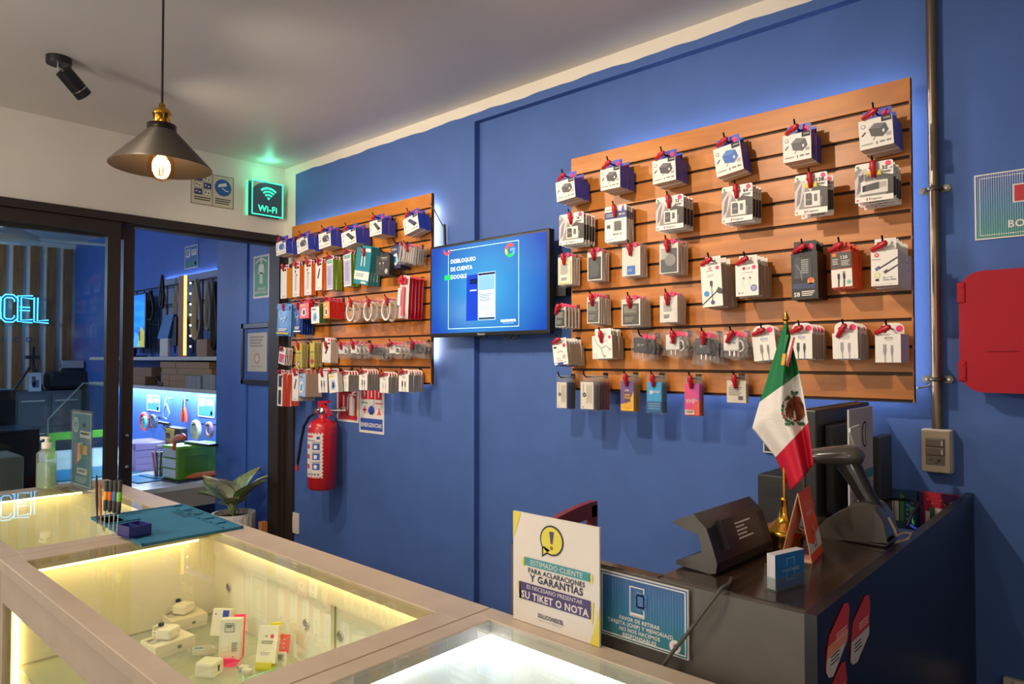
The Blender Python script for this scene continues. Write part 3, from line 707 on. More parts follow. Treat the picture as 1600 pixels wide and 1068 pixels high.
# lower row
stack('R', 863, 885, 537, 570, 912, 6, k_samsung, 'small white adapter box with blue foot', -7, 'h')
stack('R', 925, 956, 524, 560, 974, 5, k_loop, 'white box with grey cable loop picture', -2, 'v', hole=.008)
for (xl, xr, yt, yb, xe, col, s, w, cl) in [
        (984, 1020, 521, 562, 1028, '#26262a', 21, 'crumpled clear bag with black plug, nearer the television', None),
        (1034, 1072, 517, 558, 1078, '#e8e4de', 22, 'crumpled clear bag with white plug under the white battery', 'v'),
        (1080, 1121, 518, 567, 1128, '#26262a', 23, 'crumpled clear bag with black plug between white plug bags', 'v'),
        (1124, 1166, 517, 560, 1172, '#e8e4de', 24, 'crumpled clear bag with white plug beside the white cable boxes', 'd')]:
    stack('R', xl, xr, yt, yb, xe, 3, k_adapter, w, 0, cl, L=.11, T=.03, args=dict(col=col, seed=s), hole=-.008)
for (xl, xr, yt, yb, xe, n, r, c, bc, w, cl) in [
        (1174.5, 1210.5, 524, 563, 1224, 5, -6, GREY, SKY, 'white box with grey plugs partly behind the flag tip', 'h'),
        (1234, 1269, 521, 560, 1291.5, 5, 0, M('#3c4a4a', .5), BL, 'white box with dark green plugs beside the flag tip', 'h'),
        (1300.5, 1340, 520, 560, 1358, 5, -1, M('#9b97a6', .5), LGREY, 'white box with pale grey plugs, second from conduit', 'd'),
        (1367.5, 1407.5, 521.5, 566, 1421.5, 1, 0, M('#98959f', .5), PRINT, 'white box with grey plugs nearest the conduit', 'h')]:
    stack('R', xl, xr, yt, yb, xe, n, k_cable, w, r, cl, args=dict(c=c, bc=bc, sidem=SIDE if n > 1 else M('#c9c3d4', .5)))
# phone cards along the foot
for (xl, xr, yt, yb, xe, n, pal, w, cl, s) in [
        (867.5, 886, 586, 639, 902, 5, 'paper', 'cream phone card bag nearest the television on bottom row', None, 31),
        (904, 928.5, 585, 641, 956, 7, 'paper', 'cream phone card bag with blue border, second on bottom row', None, 32),
        (968, 991, 584, 643, 1002.5, 5, 'purple', 'purple and yellow phone card bag on bottom row', 'v', 33),
        (1008.5, 1034.5, 585, 645.5, 1045, 4, 'sky', 'sky blue phone card bag on bottom row', 'v', 34),
        (1067.5, 1094, 587, 650, 1102.5, 4, 'pink', 'pink phone card bag on bottom row', 'v', 35),
        (1132.5, 1167, 586, 630, 1171, 2, 'white', 'cream phone card bag nearest the flag on bottom row', 'v', 36)]:
    oth, w2 = {31: ([dict(pal='darkblue', seed=61), dict(pal='ink', seed=62)], 'dark blue phone card bag nearest the television'), 32: ([dict(pal='grey', seed=63), dict(pal='violet', seed=64), dict(pal='red', seed=65)], 'mixed grey violet and red phone card bag, second on bottom row'),
               33: ([dict(pal='gold', seed=66)], 'gold phone card bag in the purple stack')}.get(s, (None, None))
    stack('R', xl, xr, yt, yb, xe, n, k_sim, w, 0, cl, args=dict(pal=pal, seed=s), hole=-.008, others=oth, what2=w2)
# ---- narrower panel
for (xl, xr, yt, yb, xe, n, r, ic, kd, w) in [
        (431, 446, 377, 397.5, 467, 2, -5, BL, 'cube', 'small blue charger box with blue picture beside the glass partition'),
        (463, 480, 371, 393.5, 501.7, 2, -9, DGREY, 'cube', 'small blue charger box with grey picture, second from the partition'),
        (497.5, 516, 363, 386.5, 537, 2, -5, DGREY, 'cube', 'small blue charger box with grey picture, third from the partition'),
        (533, 555, 360, 383.5, 579, 2, -8, DGREY, 'car', 'car charger box, first of three near the television'),
        (577.5, 596, 344, 367.5, 619, 2, -2, DGREY, 'car', 'car charger box, second of three near the television'),
        (629, 652, 338, 363, 672, 2, -12, M('#3f3c66', .5), 'car', 'tilted car charger box nearest the television')]:
    stack('L', xl, xr, yt, yb, xe, n, k_charger, w, r, 'h', args=dict(icon=ic, kind=kd))
stack('L', 438.5, 448, 419, 466, 457, 1, k_tall, 'tall light orange box nearest the partition', 0, 'v', args=dict(side=M('#eda23c', .45), art='none'))
stack('L', 457, 468, 415, 463.5, 476, 2, k_tall, 'tall orange earphone box, second from the partition', 0, 'v', args=dict(art='buds'))
stack('L', 475.6, 486.5, 412, 461, 494, 2, k_tall, 'tall orange earphone box, third from the partition', 0, 'v', args=dict(art='buds'))
stack('L', 493, 503, 410, 453, 512, 2, k_tall, 'tall orange box with black stick picture', 0, 'v', args=dict(art='stick'))
stack('L', 510, 520, 405, 452.5, 535, 3, k_green, 'tall green-sided box beside the orange ones', -1, 'h')
stack('L', 536.5, 548, 397, 447, 561.5, 3, k_green, 'tall green-sided box beside the teal ones', -2, 'h')
stack('L', 558, 581, 387, 444, 598, 4, k_teal, 'tilted teal earphone box', 10, 'v', hole=-.012)
stack('L', 588, 609, 399, 429.5, 614, 2, k_dark, 'dark grey earphone box', 3, None, L=.10, T=.02)
stack('L', 611, 626, 384, 419, 632, 2, k_retail, 'small navy box behind the dark earphone box', 0, None, L=.07, args=dict(frontm=M('#3b3f66', .4), side=M('#22244a', .4), pic=1))
stack('L', 621, 650, 381, 412, 655, 3, k_clearbag, 'clear bag of pale grey cords under car chargers', 9, 'e', L=.10, args=dict(seed=41), hole=-.006)
stack('L', 623, 638, 430, 497, 665, 5, k_pouch, 'long red and white cord pouch beside the television', 4, 'v', args=dict(pal='mix', seed=42), hole=-.01, others=[dict(pal='red', seed=48)])
stack('L', 433, 455, 474, 524, 462, 3, k_pouch, 'light blue cord pouch beside the partition', 3, 'v', args=dict(pal='blue', seed=43), hole=-.01)
stack('L', 460, 472, 472, 521, 488, 5, k_pouch, 'navy cord pouch behind the light blue ones', 1, 'v', L=.09, args=dict(pal='navy', seed=44), hole=-.01)
stack('L', 468, 482.5, 473, 497, 486, 2, k_retail, 'small pink-fronted red box above the white one', 0, 'h', L=.11, T=.03, args=dict(frontm=M('#e36a7a', .45), pic=0))
stack('L', 486, 498.5, 479, 505, 505.5, 2, k_retail, 'small white box with green side', -2, None, L=.13, T=.03, args=dict(frontm=WHITE, side=M('#3f6a3a', .45), pic=1))
stack('L', 505, 514.5, 471, 497, 539, 4, k_retail, 'small orange-fronted red box beside coiled white cords', -2, 'h', args=dict(frontm=M('#e8a05a', .45), pic=0))
stack('L', 537, 562, 468, 499, 566, 2, k_coil, 'coiled white cord bag beside the red boxes', 2, 'v', L=.11, T=.035, args=dict(seed=45), hole=-.006)
stack('L', 564, 590, 467, 498, 594, 2, k_coil, 'coiled white cord bag, middle of three', 2, 'v', L=.11, T=.035, args=dict(seed=46), hole=-.006)
stack('L', 592, 620, 465, 497, 624, 2, k_coil, 'coiled white cord bag beside long red pouches', 3, 'v', L=.11, T=.035, args=dict(seed=47), hole=-.006)
stack('L', 437, 447, 542, 569, 460, 5, k_picture, 'tilted colourful small card beside the partition', 10, 'h', args=dict(pal=2), hole=-.004)
stack('L', 462, 472, 536, 574, 483, 5, k_wave, 'yellow accessory card with black disc', 0, 'v', hole=-.006)
stack('L', 484, 491.5, 533, 573, 505, 6, k_wave, 'yellow accessory card with red foot', 0, None, args=dict(low=RED), hole=-.006)
stack('L', 504, 517, 534, 566, 529, 4, k_tall, 'slim white bagged box in the row of small clear bags', 2, 'v', args=dict(side=LGREY, art='stick'), hole=-.006)
for (xl, xr, yt, yb, xe, col, s, w, cl) in [
        (524, 543, 534, 560, 548, '#e8e4de', 51, 'small clear bag with white plug beside the slim box', 'v'),
        (543, 562, 533, 559, 567, '#efe9e2', 52, 'small clear bag with white plug left of black cords', 'v'),
        (566, 597, 537, 560, 601, '#1f1f22', 53, 'small clear bag with black cords between white plugs', 'v'),
        (599, 627, 534, 559, 631, '#e8e4de', 54, 'small clear bag with white plug between black cords', 'h'),
        (629, 662, 532, 558, 666, '#1f1f22', 55, 'small clear bag with black cords nearest the television', 'v')]:
    stack('L', xl, xr, yt, yb, xe, 3, k_adapter, w, 0, cl, L=.10, T=.026, args=dict(col=col, seed=s), hole=-.006)
stack('L', 434, 442, 584, 634, 468, 4, k_tall, 'tall red-sided box on the bottom row beside the partition', 2, 'h', args=dict(side=CORAL, art='phone'))
stack('L', 456.5, 466, 582, 626, 477, 2, k_tall, 'tall white box on the bottom row beside the red ones', 0, 'v', args=dict(side=LGREY, art='stick'), L=.12)
stack('L', 466, 478, 583, 619, 504, 4, k_retail, 'white box with blue phone picture on bottom row', 3, 'h', args=dict(frontm=PALEBLUE, side=KRAFT, pic=1))
stack('L', 497, 511, 583, 613, 526, 2, k_slim, 'white box with dark plugs above the extinguisher sign', -3, 'v', L=.11, args=dict(c=INK))
stack('L', 513, 527, 583, 613, 534, 1, k_retail, 'tilted white box with small dark picture on bottom row', -7, 'h', L=.12, T=.03, args=dict(frontm=WHITE, side=LGREY, pic=0))
for (xl, xr, yt, yb, xe, n, c, w) in [
        (532, 544.5, 586, 611, 562, 4, LGREY, 'slim white box with pale plugs, first of four in bottom row'),
        (561, 574, 584, 609, 593.5, 5, INK, 'slim white box with black plugs, second of four in bottom row'),
        (593.5, 607, 588.5, 613.5, 623, 4, LGREY, 'slim white box with pale plugs, third of four in bottom row'),
        (623, 638.5, 585, 611.5, 662, 6, INK, 'slim white box with black plugs nearest television, bottom row')]:
    stack('L', xl, xr, yt, yb, xe, n, k_slim, w, 0, 'h', args=dict(c=c))
# ================================================================ things on the walls
def wall_thing(name, label, cat, x, y, z, left=False, group=None):
    o = empty(name, (x, y, z), (0, 0, RL if left else 0)); return tag(o, label, cat, group)
def panel(parent, name, w, h, t, base, art, side=None, y=0, step=.0005):
    b = MB(); b.box((-w/2, y-t, -h/2), (w/2, y, h/2), side or base, mats={'F': base}); art(front(b, w, h, y-t, z0=-h/2, step=step)); return b.build(name, parent)
# ---- television
tl, br_ = at(672, 385, 'Y', 2.16), at(858.5, 522, 'Y', 2.16)
tz = (at(672, 385, 'Y', 2.16).z+at(858, 357, 'Y', 2.16).z)/2; bz = (at(669, 527, 'Y', 2.16).z+at(858, 522, 'Y', 2.16).z)/2
tv = wall_thing('television', 'flat television showing a bright blue phone advert on the blue wall', 'television', (tl.x+br_.x)/2, 2.16, (tz+bz)/2)
w, h = br_.x-tl.x, tz-bz
TVB = M('#1c1a18', .35)
b = MB(); b.box((-w/2, 0, -h/2), (w/2, .035, h/2), TVB, .004); b.box((-w*.32, .03, -h*.4), (w*.32, .055, h*.3), TVB, .004)
F = front(b, w, h, -.0006, z0=-h/2); F.text(.47, .012, .022, 'Hisense', M('#b9b4ae', .4), bold=.02); b.build('screen_housing', tv)
def screenmat():
    m = bpy.data.materials.new('tv_picture'); m.use_nodes = True; nt = m.node_tree; bs = nt.nodes['Principled BSDF']
    tc = nt.nodes.new('ShaderNodeTexCoord'); mp = nt.nodes.new('ShaderNodeMapping'); mp.inputs['Location'].default_value = (-.02, 0, -.01); mp.inputs['Scale'].default_value = (2.6, 1, 3)
    g = nt.nodes.new('ShaderNodeTexGradient'); g.gradient_type = 'SPHERICAL'; r = nt.nodes.new('ShaderNodeValToRGB'); e = r.color_ramp.elements
    e[0].color = lin('#0d4fc4'); e[1].color = lin('#45b2f2'); e[1].position = .85
    nt.links.new(tc.outputs['Object'], mp.inputs[0]); nt.links.new(mp.outputs[0], g.inputs[0]); nt.links.new(g.outputs['Fac'], r.inputs[0])
    nt.links.new(r.outputs[0], bs.inputs['Emission Color']); bs.inputs['Emission Strength'].default_value = .95
    bs.inputs['Base Color'].default_value = (.01, .01, .012, 1); bs.inputs['Roughness'].default_value = .12
    return m
def lit(c, s=.9): return M(c, .25, emit=s, spec=.2)
b = MB(); m_ = .012; sw, sh = w-2*m_, h-2*m_-.006
b.poly([(-sw/2, -.0005, -sh/2+.003), (sw/2, -.0005, -sh/2+.003), (sw/2, -.0005, sh/2+.003), (-sw/2, -.0005, sh/2+.003)], screenmat())
F = Face(b, (-sw/2, -.0006, -sh/2+.003), (1, 0, 0), (0, 0, 1), sw, sh, .0004)
tw = lit('#eef6ff')
F.frame(.165, .045, .785, .955, .004, lit('#a9dcd8'))
F.lay(2).text(.19, .80, .046, 'DESBLOQUEO', tw, 'l', .02, .23).text(.19, .71, .046, 'DE CUENTA', tw, 'l', .02, .2)
F.rect(.13, .615, .2, .67, lit('#18c45a')).lay(3).text(.19, .62, .046, 'GOOGLE', tw, 'l', .02, .15).lay(2)
for a0, a1, c in ((45, 165, '#e8463c'), (165, 215, '#e8b83a'), (215, 320, '#28b052'), (320, 360, '#5a8ff0')): F.arc(.715, .86, .024, .042, a0, a1, lit(c), 10)
F.rect(.715, .85, .757, .88, lit('#5a8ff0'))
F.lay(3).arc(.155, .965, .02, .036, 180, 360, lit('#e8463c'), 12).lay(2)
F.poly([(.335, .13), (.44, .13), (.44, .645), (.34, .64)], lit('#1536a8')).lay(3).rect(.37, .54, .433, .595, lit('#0a1440')).text(.4, .46, .016, 'SAMSUNG', tw, bold=.02, maxw=.06)
for i in range(3): F.circ(.385+.018*i, .567, .007, lit('#3a4a80'))
F.lay(2).rect(.442, .13, .592, .655, lit('#c4dcf4')).lay(3).rect(.447, .46, .587, .62, lit('#6f9df0')).rect(.445, .625, .59, .65, lit('#18243c')).rect(.447, .135, .587, .16, lit('#27425c')).bars(.455, .33, .11, .09, 5, lit('#6d8095')).rect(.455, .43, .5, .436, lit('#4a70c0')).bars(.455, .24, .12, .04, 2, lit('#8fa6bd')).rect(.54, .18, .58, .186, lit('#5a6a80'))
F.text(.7, .1, .035, 'SOLUCIONESCEL', tw, bold=.05, maxw=.125).rect(.655, .082, .745, .086, lit('#9cc4ea'))
b.build('screen', tv)
b = MB(); b.box((-.1, .05, -.1), (.1, .062, .1), BLACK); b.box((-.02, .06, -.03), (.02, YR-2.16, .03), BLACK); b.box((w*.2, .04, -.06), (w*.57, YR-2.16-.04, -.02), BLACK); b.build('wall_mount', tv)
b = MB()
for x in (-.05, .1, .14): b.tube([(x, .02, -h/2+.01), (x+.01, .02, -h/2-.018), (x+.03, .025, -h/2-.012), (x+.05, .03, -h/2+.02)], .003, BLACK, 6)
b.build('hanging_cable', tv)
# power cable from the narrow panel to the television
b = MB(); p0 = at(673, 318, 'Y', YP); p1 = at(694, 357, 'Y', YW-.01); p2 = at(695, 385, 'Y', YW-.01)
b.tube([p0, p0*.5+p1*.5, p1, p2, p2+Vector((0, 0, -.1))], .003, BLACK, 6); b.tube([p1+Vector((0, 0, .02)), p2], .007, BLACK, 8)
tag(b.build('power_cable'), 'thin black cable hanging from the narrow panel behind the television', 'cable')
# ---- conduit with saddle clamps, switch box
xc = at(1460.5, 420, 'Y', YR-.02).x
STEEL = M('#7d6c5a', .28, .75)
z_sb0, z_sb1 = at(1464, 739, 'Y', YR-.045).z, at(1464, 671, 'Y', YR-.045).z
cd = tag(empty('metal_conduit', (xc, YR-.018, z_sb1)), 'thin steel conduit pipe running down the wall to a switch', 'pipe')
b = MB(); b.lathe([(.0135, 0), (.0135, ZC-z_sb1)], (0, 0, 0), STEEL, 18); b.build('pipe', cd)
for py in (297, 592):
    z = at(1460, py, 'Y', YR).z-z_sb1; b = MB(); cm = M('#6b6152', .35, .8)
    pts = [(-.016+.0, .016, 0)]
    b.tube([(-.0155, .014, z), (-.0155, -.006, z), (-.008, -.0155, z), (.008, -.0155, z), (.0155, -.006, z), (.0155, .014, z)], .006, cm, 8)
    for s in (-1, 1):
        b.prism([(s*(.014), .0135, z-.010), (s*.034, .0135, z-.010), (s*.040, .0135, z), (s*.034, .0135, z+.010), (s*.014, .0135, z+.010)], (0, .003, 0), cm)
        b.lathe([(.004, -.004), (.004, 0)], (s*.028, .0135, z), CHROME, 10, 'Y')
    b.build('saddle_clamp', cd)
b = MB(); b.tube([(0, .012, ZC-z_sb1-.02), (-.04, .012, ZC-z_sb1-.012), (-.08, .012, ZC-z_sb1-.012)], .008, M('#cfc6b8', .5), 8); b.build('fitting', cd)
xa, xb_ = at(1438.5, 700, 'Y', YR-.045).x, at(1486, 700, 'Y', YR-.045).x
sb = tag(empty('switch_box', ((xa+xb_)/2, YR, (z_sb0+z_sb1)/2)), 'surface mounted grey switch and socket box at the foot of the conduit', 'switch')
w, h = xb_-xa, z_sb1-z_sb0
b = MB(); b.box((-w/2, -.038, -h/2), (w/2, 0, h/2), M('#c9c2b6', .4), .004); b.build('box', sb)
b = MB(); b.box((-w/2+.002, -.046, -h/2+.002), (w/2-.002, -.036, h/2-.002), M('#9a8c7a', .4, .2), .002); b.build('cover_plate', sb)
b = MB(); d_ = M('#5d5448', .4); b.box((-w*.33, -.0475, -h*.31), (w*.3, -.044, h*.3), d_); F = front(b, w*.63, h*.61, -.0476, x0=-w*.33, z0=-h*.31)
F.rect(.2, .16, .38, .2, INK).rect(.5, .07, .7, .11, INK).rect(.62, .14, .78, .22, BLACK); b.build('socket', sb)
for k in range(2):
    b = MB(); b.box((-w*.3, -.051, -h*.1+k*h*.2+.002), (w*.28, -.047, h*.1+k*h*.2-.002), d_, .001); b.box((w*.2, -.0518, -h*.06+k*h*.2), (w*.24, -.0505, h*.05+k*h*.2), LGREY); b.build('rocker', sb)
b = MB(); p0 = Vector((xr1, YP+.03, at(1432, 605, 'Y', YR).z)); p1 = at(1458, 598, 'Y', YR-.006); b.tube([p0, (p0+p1)/2+Vector((0, .02, -.004)), p1], .0025, M('#8d8577', .5), 6)
tag(b.build('led_wire'), 'short grey wire between the wide panel and the metal conduit', 'wire')
# ---- red cabinet and first aid sign
x0 = at(1497, 500, 'Y', 2.175).x; z0, z1 = at(1560, 614, 'Y', 2.175).z, at(1560, 420, 'Y', 2.175).z; wc = .37
cab = tag(empty('first_aid_cabinet', (x0+wc/2, YR, (z0+z1)/2)), 'red metal first aid cabinet with embossed cross under the sign', 'cabinet'); h = z1-z0
REDM = M('#a80d22', .6, noise=.05, scale=200, spec=.3)
def rrect(w, h, r, y, n=6):
    pts = []
    for cx, cz, a0 in ((w/2-r, h/2-r, 0), (-w/2+r, h/2-r, 90), (-w/2+r, -h/2+r, 180), (w/2-r, -h/2+r, 270)):
        pts += [(cx+r*math.cos(math.radians(a0+90*i/n)), y, cz+r*math.sin(math.radians(a0+90*i/n))) for i in range(n+1)]
    return pts
b = MB(); b.prism(rrect(wc-.006, h-.006, .052, 0), (0, -.082, 0), REDM); b.build('body', cab)
b = MB(); b.prism(rrect(wc, h, .055, -.083), (0, -.008, 0), REDM)
q = .052
b.prism([(-q, -.091, -3*q*.9), (q, -.091, -3*q*.9), (q, -.091, -q), (2.4*q, -.091, -q), (2.4*q, -.091, q), (q, -.091, q), (q, -.091, 2.4*q), (-q, -.091, 2.4*q), (-q, -.091, q), (-2.4*q, -.091, q), (-2.4*q, -.091, -q), (-q, -.091, -q)], (0, -.004, 0), REDM)
b.build('door', cab)
for zz in (-.105, .105):
    b = MB(); b.box((-wc/2-.004, -.095, zz-.028), (-wc/2+.016, -.08, zz+.028), REDM, .004)
    for d in (-.016, .016): b.lathe([(.004, -.097), (.004, -.094)], (-wc/2+.006, 0, zz+d), REDM, 10, 'Y')
    b.build('hinge', cab)
x0 = at(1523, 330, 'Y', YR-.004).x; z0, z1 = at(1523, 376, 'Y', YR).z, at(1523, 275, 'Y', YR).z; w, h = .285, z1-z0
sg = wall_thing('first_aid_sign', 'blue-green first aid sign with red cross above the red cabinet', 'sign', x0+w/2, YR, (z0+z1)/2)
def bluegreen(name='printed_gradient'):
    m = bpy.data.materials.new(name); m.use_nodes = True; nt = m.node_tree; bs = nt.nodes['Principled BSDF']
    tc = nt.nodes.new('ShaderNodeTexCoord'); sp = nt.nodes.new('ShaderNodeSeparateXYZ'); mr = nt.nodes.new('ShaderNodeMapRange'); mr.inputs[1].default_value = -.09; mr.inputs[2].default_value = .09
    r = nt.nodes.new('ShaderNodeValToRGB'); e = r.color_ramp.elements; e[0].color = lin('#2f7f70'); e[1].color = lin('#3a4c90'); k = e.new(.5); k.color = lin('#2f6c93')
    nt.links.new(tc.outputs['Object'], sp.inputs[0]); nt.links.new(sp.outputs['Z'], mr.inputs[0]); nt.links.new(mr.outputs[0], r.inputs[0]); nt.links.new(r.outputs[0], bs.inputs['Base Color'])
    wv = nt.nodes.new('ShaderNodeTexWave'); wv.inputs['Scale'].default_value = 60; bp = nt.nodes.new('ShaderNodeBump'); bp.inputs['Strength'].default_value = .35; bp.inputs['Distance'].default_value = .002
    nt.links.new(tc.outputs['Object'], wv.inputs[0]); nt.links.new(wv.outputs['Fac'], bp.inputs['Height']); nt.links.new(bp.outputs[0], bs.inputs['Normal']); bs.inputs['Roughness'].default_value = .3
    return m
BG = bluegreen(); SW = M('#d9d4cc', .5)
def art(F):
    F.frame(0, 0, 1, 1, .012, SW).frame(.04, .06, .96, .94, .006, SW)
    for g, m, k in ((.012, SW, 1), (0, M('#b8202c', .5), 2)):
        F.lay(k); q = F.w/F.h; F.rect(.5-.075-g, .36-g*q, .5+.075+g, .92+g*q, m).rect(.5-.185-g, .53-g*q, .5+.185+g, .77+g*q, m)
    F.text(.5, .15, .105, 'BOTIQUÍN', SW, bold=.035)
panel(sg, 'sign_board', w, h, .004, BG, art, SW)
# ---- extinguisher
xe_ = at(504, 700, 'Y', YW-.115).x; ze0, ze1 = at(504, 763, 'Y', YW-.115).z, at(504, 655, 'Y', YW-.115).z
ex = tag(empty('fire_extinguisher', (xe_, YW-.115, ze0)), 'red fire extinguisher hanging on the blue wall under the narrow panel', 'fire extinguisher')
H_ = ze1-ze0; R_ = .079
XRED = M('#c01824', .3, coat=.4)
b = MB(); b.lathe([(R_*.85, 0), (R_, .012), (R_, H_-.045), (R_*.93, H_-.022), (R_*.7, H_-.004), (R_*.35, H_+.006), (.022, H_+.01), (.022, H_+.03)], (0, 0, 0), XRED, 36); b.build('cylinder', ex)
b = MB(); n = 14; a0, a1 = math.radians(238), math.radians(330); rr = R_+.0008
lz0, lz1 = H_*.185, H_*.825
b.grid(lambda u, v: (rr*math.cos(a0+(a1-a0)*u), rr*math.sin(a0+(a1-a0)*u), lz0+(lz1-lz0)*v), n, 4, M('#ddd6cc', .45))
def onlab(u0, v0, u1, v1, m, k=1):
    r2 = rr+.0005*k; b.grid(lambda u, v: (r2*math.cos(a0+(a1-a0)*(u0+(u1-u0)*u)), r2*math.sin(a0+(a1-a0)*(u0+(u1-u0)*u)), lz0+(lz1-lz0)*(v0+(v1-v0)*v)), 4, 1, m)
for i in range(3):
    onlab(.52, .18+.22*i, .86, .33+.22*i, M('#3a55a8', .5)); onlab(.6, .21+.22*i, .74, .29+.22*i, WHITE, 2); onlab(.1, .2+.22*i, .36, .3+.22*i, M('#c24448', .5)); onlab(.5, .345+.22*i, .9, .365+.22*i, GREY)
onlab(.1, .9, .55, .94, RED); onlab(.72, .86, .86, .92, BLUE); onlab(.05, .82, .65, .84, PRINT); onlab(.44, .1, .46, .8, GREY)
for i in range(7): onlab(.04+i*.135, 0, .1+i*.135, .03, RED); onlab(.04+i*.135, .97, .1+i*.135, 1, RED)
for i in range(12): onlab(.96, .02+i*.08, 1, .06+i*.08, RED)
for i in range(5): onlab(.2+i*.14, .06, .28+i*.14, .1, PRINT)
b.build('instruction_label', ex)
b = MB(); b.lathe([(.02, H_+.028), (.024, H_+.034), (.024, H_+.062), (.014, H_+.068)], (0, 0, 0), CHROME, 16); b.tube([(0, 0, H_+.05), (-.02, -.02, H_+.05), (-.03, -.024, H_+.052)], .011, CHROME, 10); b.lathe([(.014, -.02), (.014, 0)], (-.012, -.03, H_+.046), CHROME, 14, 'Y'); b.build('valve', ex)
b = MB(); b.prism([(-.03, -.012, H_+.062), (-.03, -.012, H_+.1), (.06, -.012, H_+.106), (.062, -.012, H_+.094), (-.005, -.012, H_+.088), (.01, -.012, H_+.062)], (0, .024, 0), XRED); b.build('carry_handle', ex)
b = MB(); b.prism([(-.005, -.009, H_+.088), (.02, -.009, H_+.09), (.085, -.009, H_+.03), (.08, -.009, H_+.02), (.06, -.009, H_+.024)], (0, .018, 0), XRED); b.build('squeeze_lever', ex)
hp = [at(x, y, 'Y', YW-.13)-Vector((xe_, YW-.115, ze0)) for x, y in ((493, 645), (484, 650), (475, 665), (470, 690), (466.5, 715), (465, 724))]
b = MB(); b.tube(hp, .0085, M('#1c1c22', .4), 10); b.build('hose', ex)
b = MB(); d = hp[-1]; b.tube([d+Vector((0, 0, .005)), d-Vector((.002, 0, .006))], .009, CHROME, 10); b.tube([d-Vector((.002, 0, .004)), d-Vector((.005, 0, .04))], [.0085, .0095], M('#c8283a', .4), 10); b.build('nozzle', ex)
b = MB(); b.box((.01, .07, H_+.03), (.035, .115, H_+.06), CHROME); b.tube([(0, 0, H_+.04), (.02, .09, H_+.045)], .005, CHROME, 8); b.tube([(.03, .03, H_+.05), (.1, .08, H_+.05)], .004, M('#d8d2bc', .4), 6); b.build('wall_bracket', ex)
# ---- safety signs under the narrow panel
def wallsign(name, label, cat, px, art, base, t=.003, Y=None, side=None, part='sign_board'):
    Y = Y or YW; a = at(px[0], px[2], 'Y', Y); c = at(px[1], px[3], 'Y', Y); w, h = c.x-a.x, a.z-c.z
    o = wall_thing(name, label, cat, (a.x+c.x)/2, Y, (a.z+c.z)/2); panel(o, part, w, h, t, base, art, side); return o
def art(F):
    F.rect(.06, .07, .94, .96, M('#c02030', .5)).lay(2).poly([(.29, .42), (.35, .42), (.35, .8), (.29, .8)], SW).poly([(.2, .44), (.44, .44), (.32, .28)], SW)
    F.rect(.56, .2, .82, .7, SW).poly([(.56, .7), (.82, .7), (.72, .78), (.62, .78)], SW).rect(.55, .8, .9, .84, SW).line([(.58, .82), (.5, .7), (.5, .36)], .04, SW).line([(.7, .86), (.94, .95)], .04, SW).rect(.2, .88, .66, .93, M('#4a1218', .5)).rect(.92, .2, .94, .9, M('#e9c84a', .5))
wallsign('extinguisher_sign', 'red square sign with arrow beside an extinguisher symbol', 'sign', (527.5, 561, 606, 660.5), art, SW)
def art(F):
    for i, d in enumerate('911'): F.rect(.08+i*.29, .76, .34+i*.29, .99, M('#c02030', .5)).lay(2).text(.21+i*.29, .81, .13, d, SW, bold=.04).lay(1)
    F.rect(.08, .665, .34, .69, M('#2f8a4a', .5)).rect(.66, .665, .94, .69, RED).rect(.37, .62, .62, .75, M('#c9c4bd', .5))
    F.rect(.14, .5, .3, .54, RED).rect(.2, .44, .24, .6, RED).arc(.5, .5, 0, .13, 0, 180, BLUE, 10).rect(.37, .46, .63, .5, BLUE).rect(.42, .42, .58, .46, INK)
    F.poly([(.72, .42), (.9, .42), (.86, .5), (.8, .6), (.77, .5)], M('#e0604a', .5)).rect(.05, .06, .95, .33, M('#2f4fa6', .5)).lay(2).text(.5, .14, .1, 'EMERGENCIAS', SW, bold=.04, maxw=.84)
wallsign('emergency_number_sign', 'white emergency number sign with three red digits and blue foot', 'sign', (562.5, 600.5, 606, 679), art, SW)
b = MB(); p = at(462, 816, 'Y', YW); hh = at(462, 801, 'Y', YW).z-at(462, 833, 'Y', YW).z; w = at(469.5, 816, 'Y', YW).x-at(457, 816, 'Y', YW).x
b.box((-w/2, -.012, -hh/2), (w/2, 0, hh/2), M('#d8cec0', .4), .003); b.box((-w*.22, -.0135, -hh*.3), (w*.22, -.011, hh*.3), M('#d8cec0', .35), .001); tag(b.build('wall_plate', loc=(p.x, YW, p.z)), 'blank cream wall plate low beside the dark door post', 'wall plate')
# ---- left wall: lit sign, camera notice
GLW = glow('#39f5ac', 1.6); GEDGE = glow('#2ee79a', 3.2)
a, c = at(393.5, 279, 'X', XL+.055), at(442, 342, 'X', XL+.055); w = c.y-a.y; h = .208
zc = (at(393, 278.5, 'X', XL+.055).z+at(393, 334, 'X', XL+.055).z)/2
wf = wall_thing('wifi_sign', 'square wireless internet sign with glowing green edges', 'sign', XL, (a.y+c.y)/2, zc, True)
b = MB(); b.box((-w/2-.0, -.008, -h/2), (w/2, 0, h/2), M('#5a6a64', .4)); b.box((-w/2-.004, -.011, -h/2), (-w/2, -.003, h/2), GEDGE); b.build('back_plate', wf)
b = MB()
for sx in (-1, 1):
    for sz in (-1, 1): b.lathe([(.006, -.05), (.006, -.008)], (sx*w*.42, 0, sz*h*.42), CHROME, 10, 'Y')
b.build('stand_off', wf)
b = MB(); b.box((-w/2+.02, -.047, h/2-.02), (w/2-.02, -.02, h/2-.012), glow('#35f0a0', 1.6)); b.build('led_bar', wf)
b = MB(); b.box((-w/2, -.055, -h/2), (w/2, -.05, h/2), M('#4d5c68', .25)); F = front(b, w, h, -.0553, z0=-h/2)
F.frame(0, 0, 1, 1, .03, GEDGE)
cu, cv = .53, .5
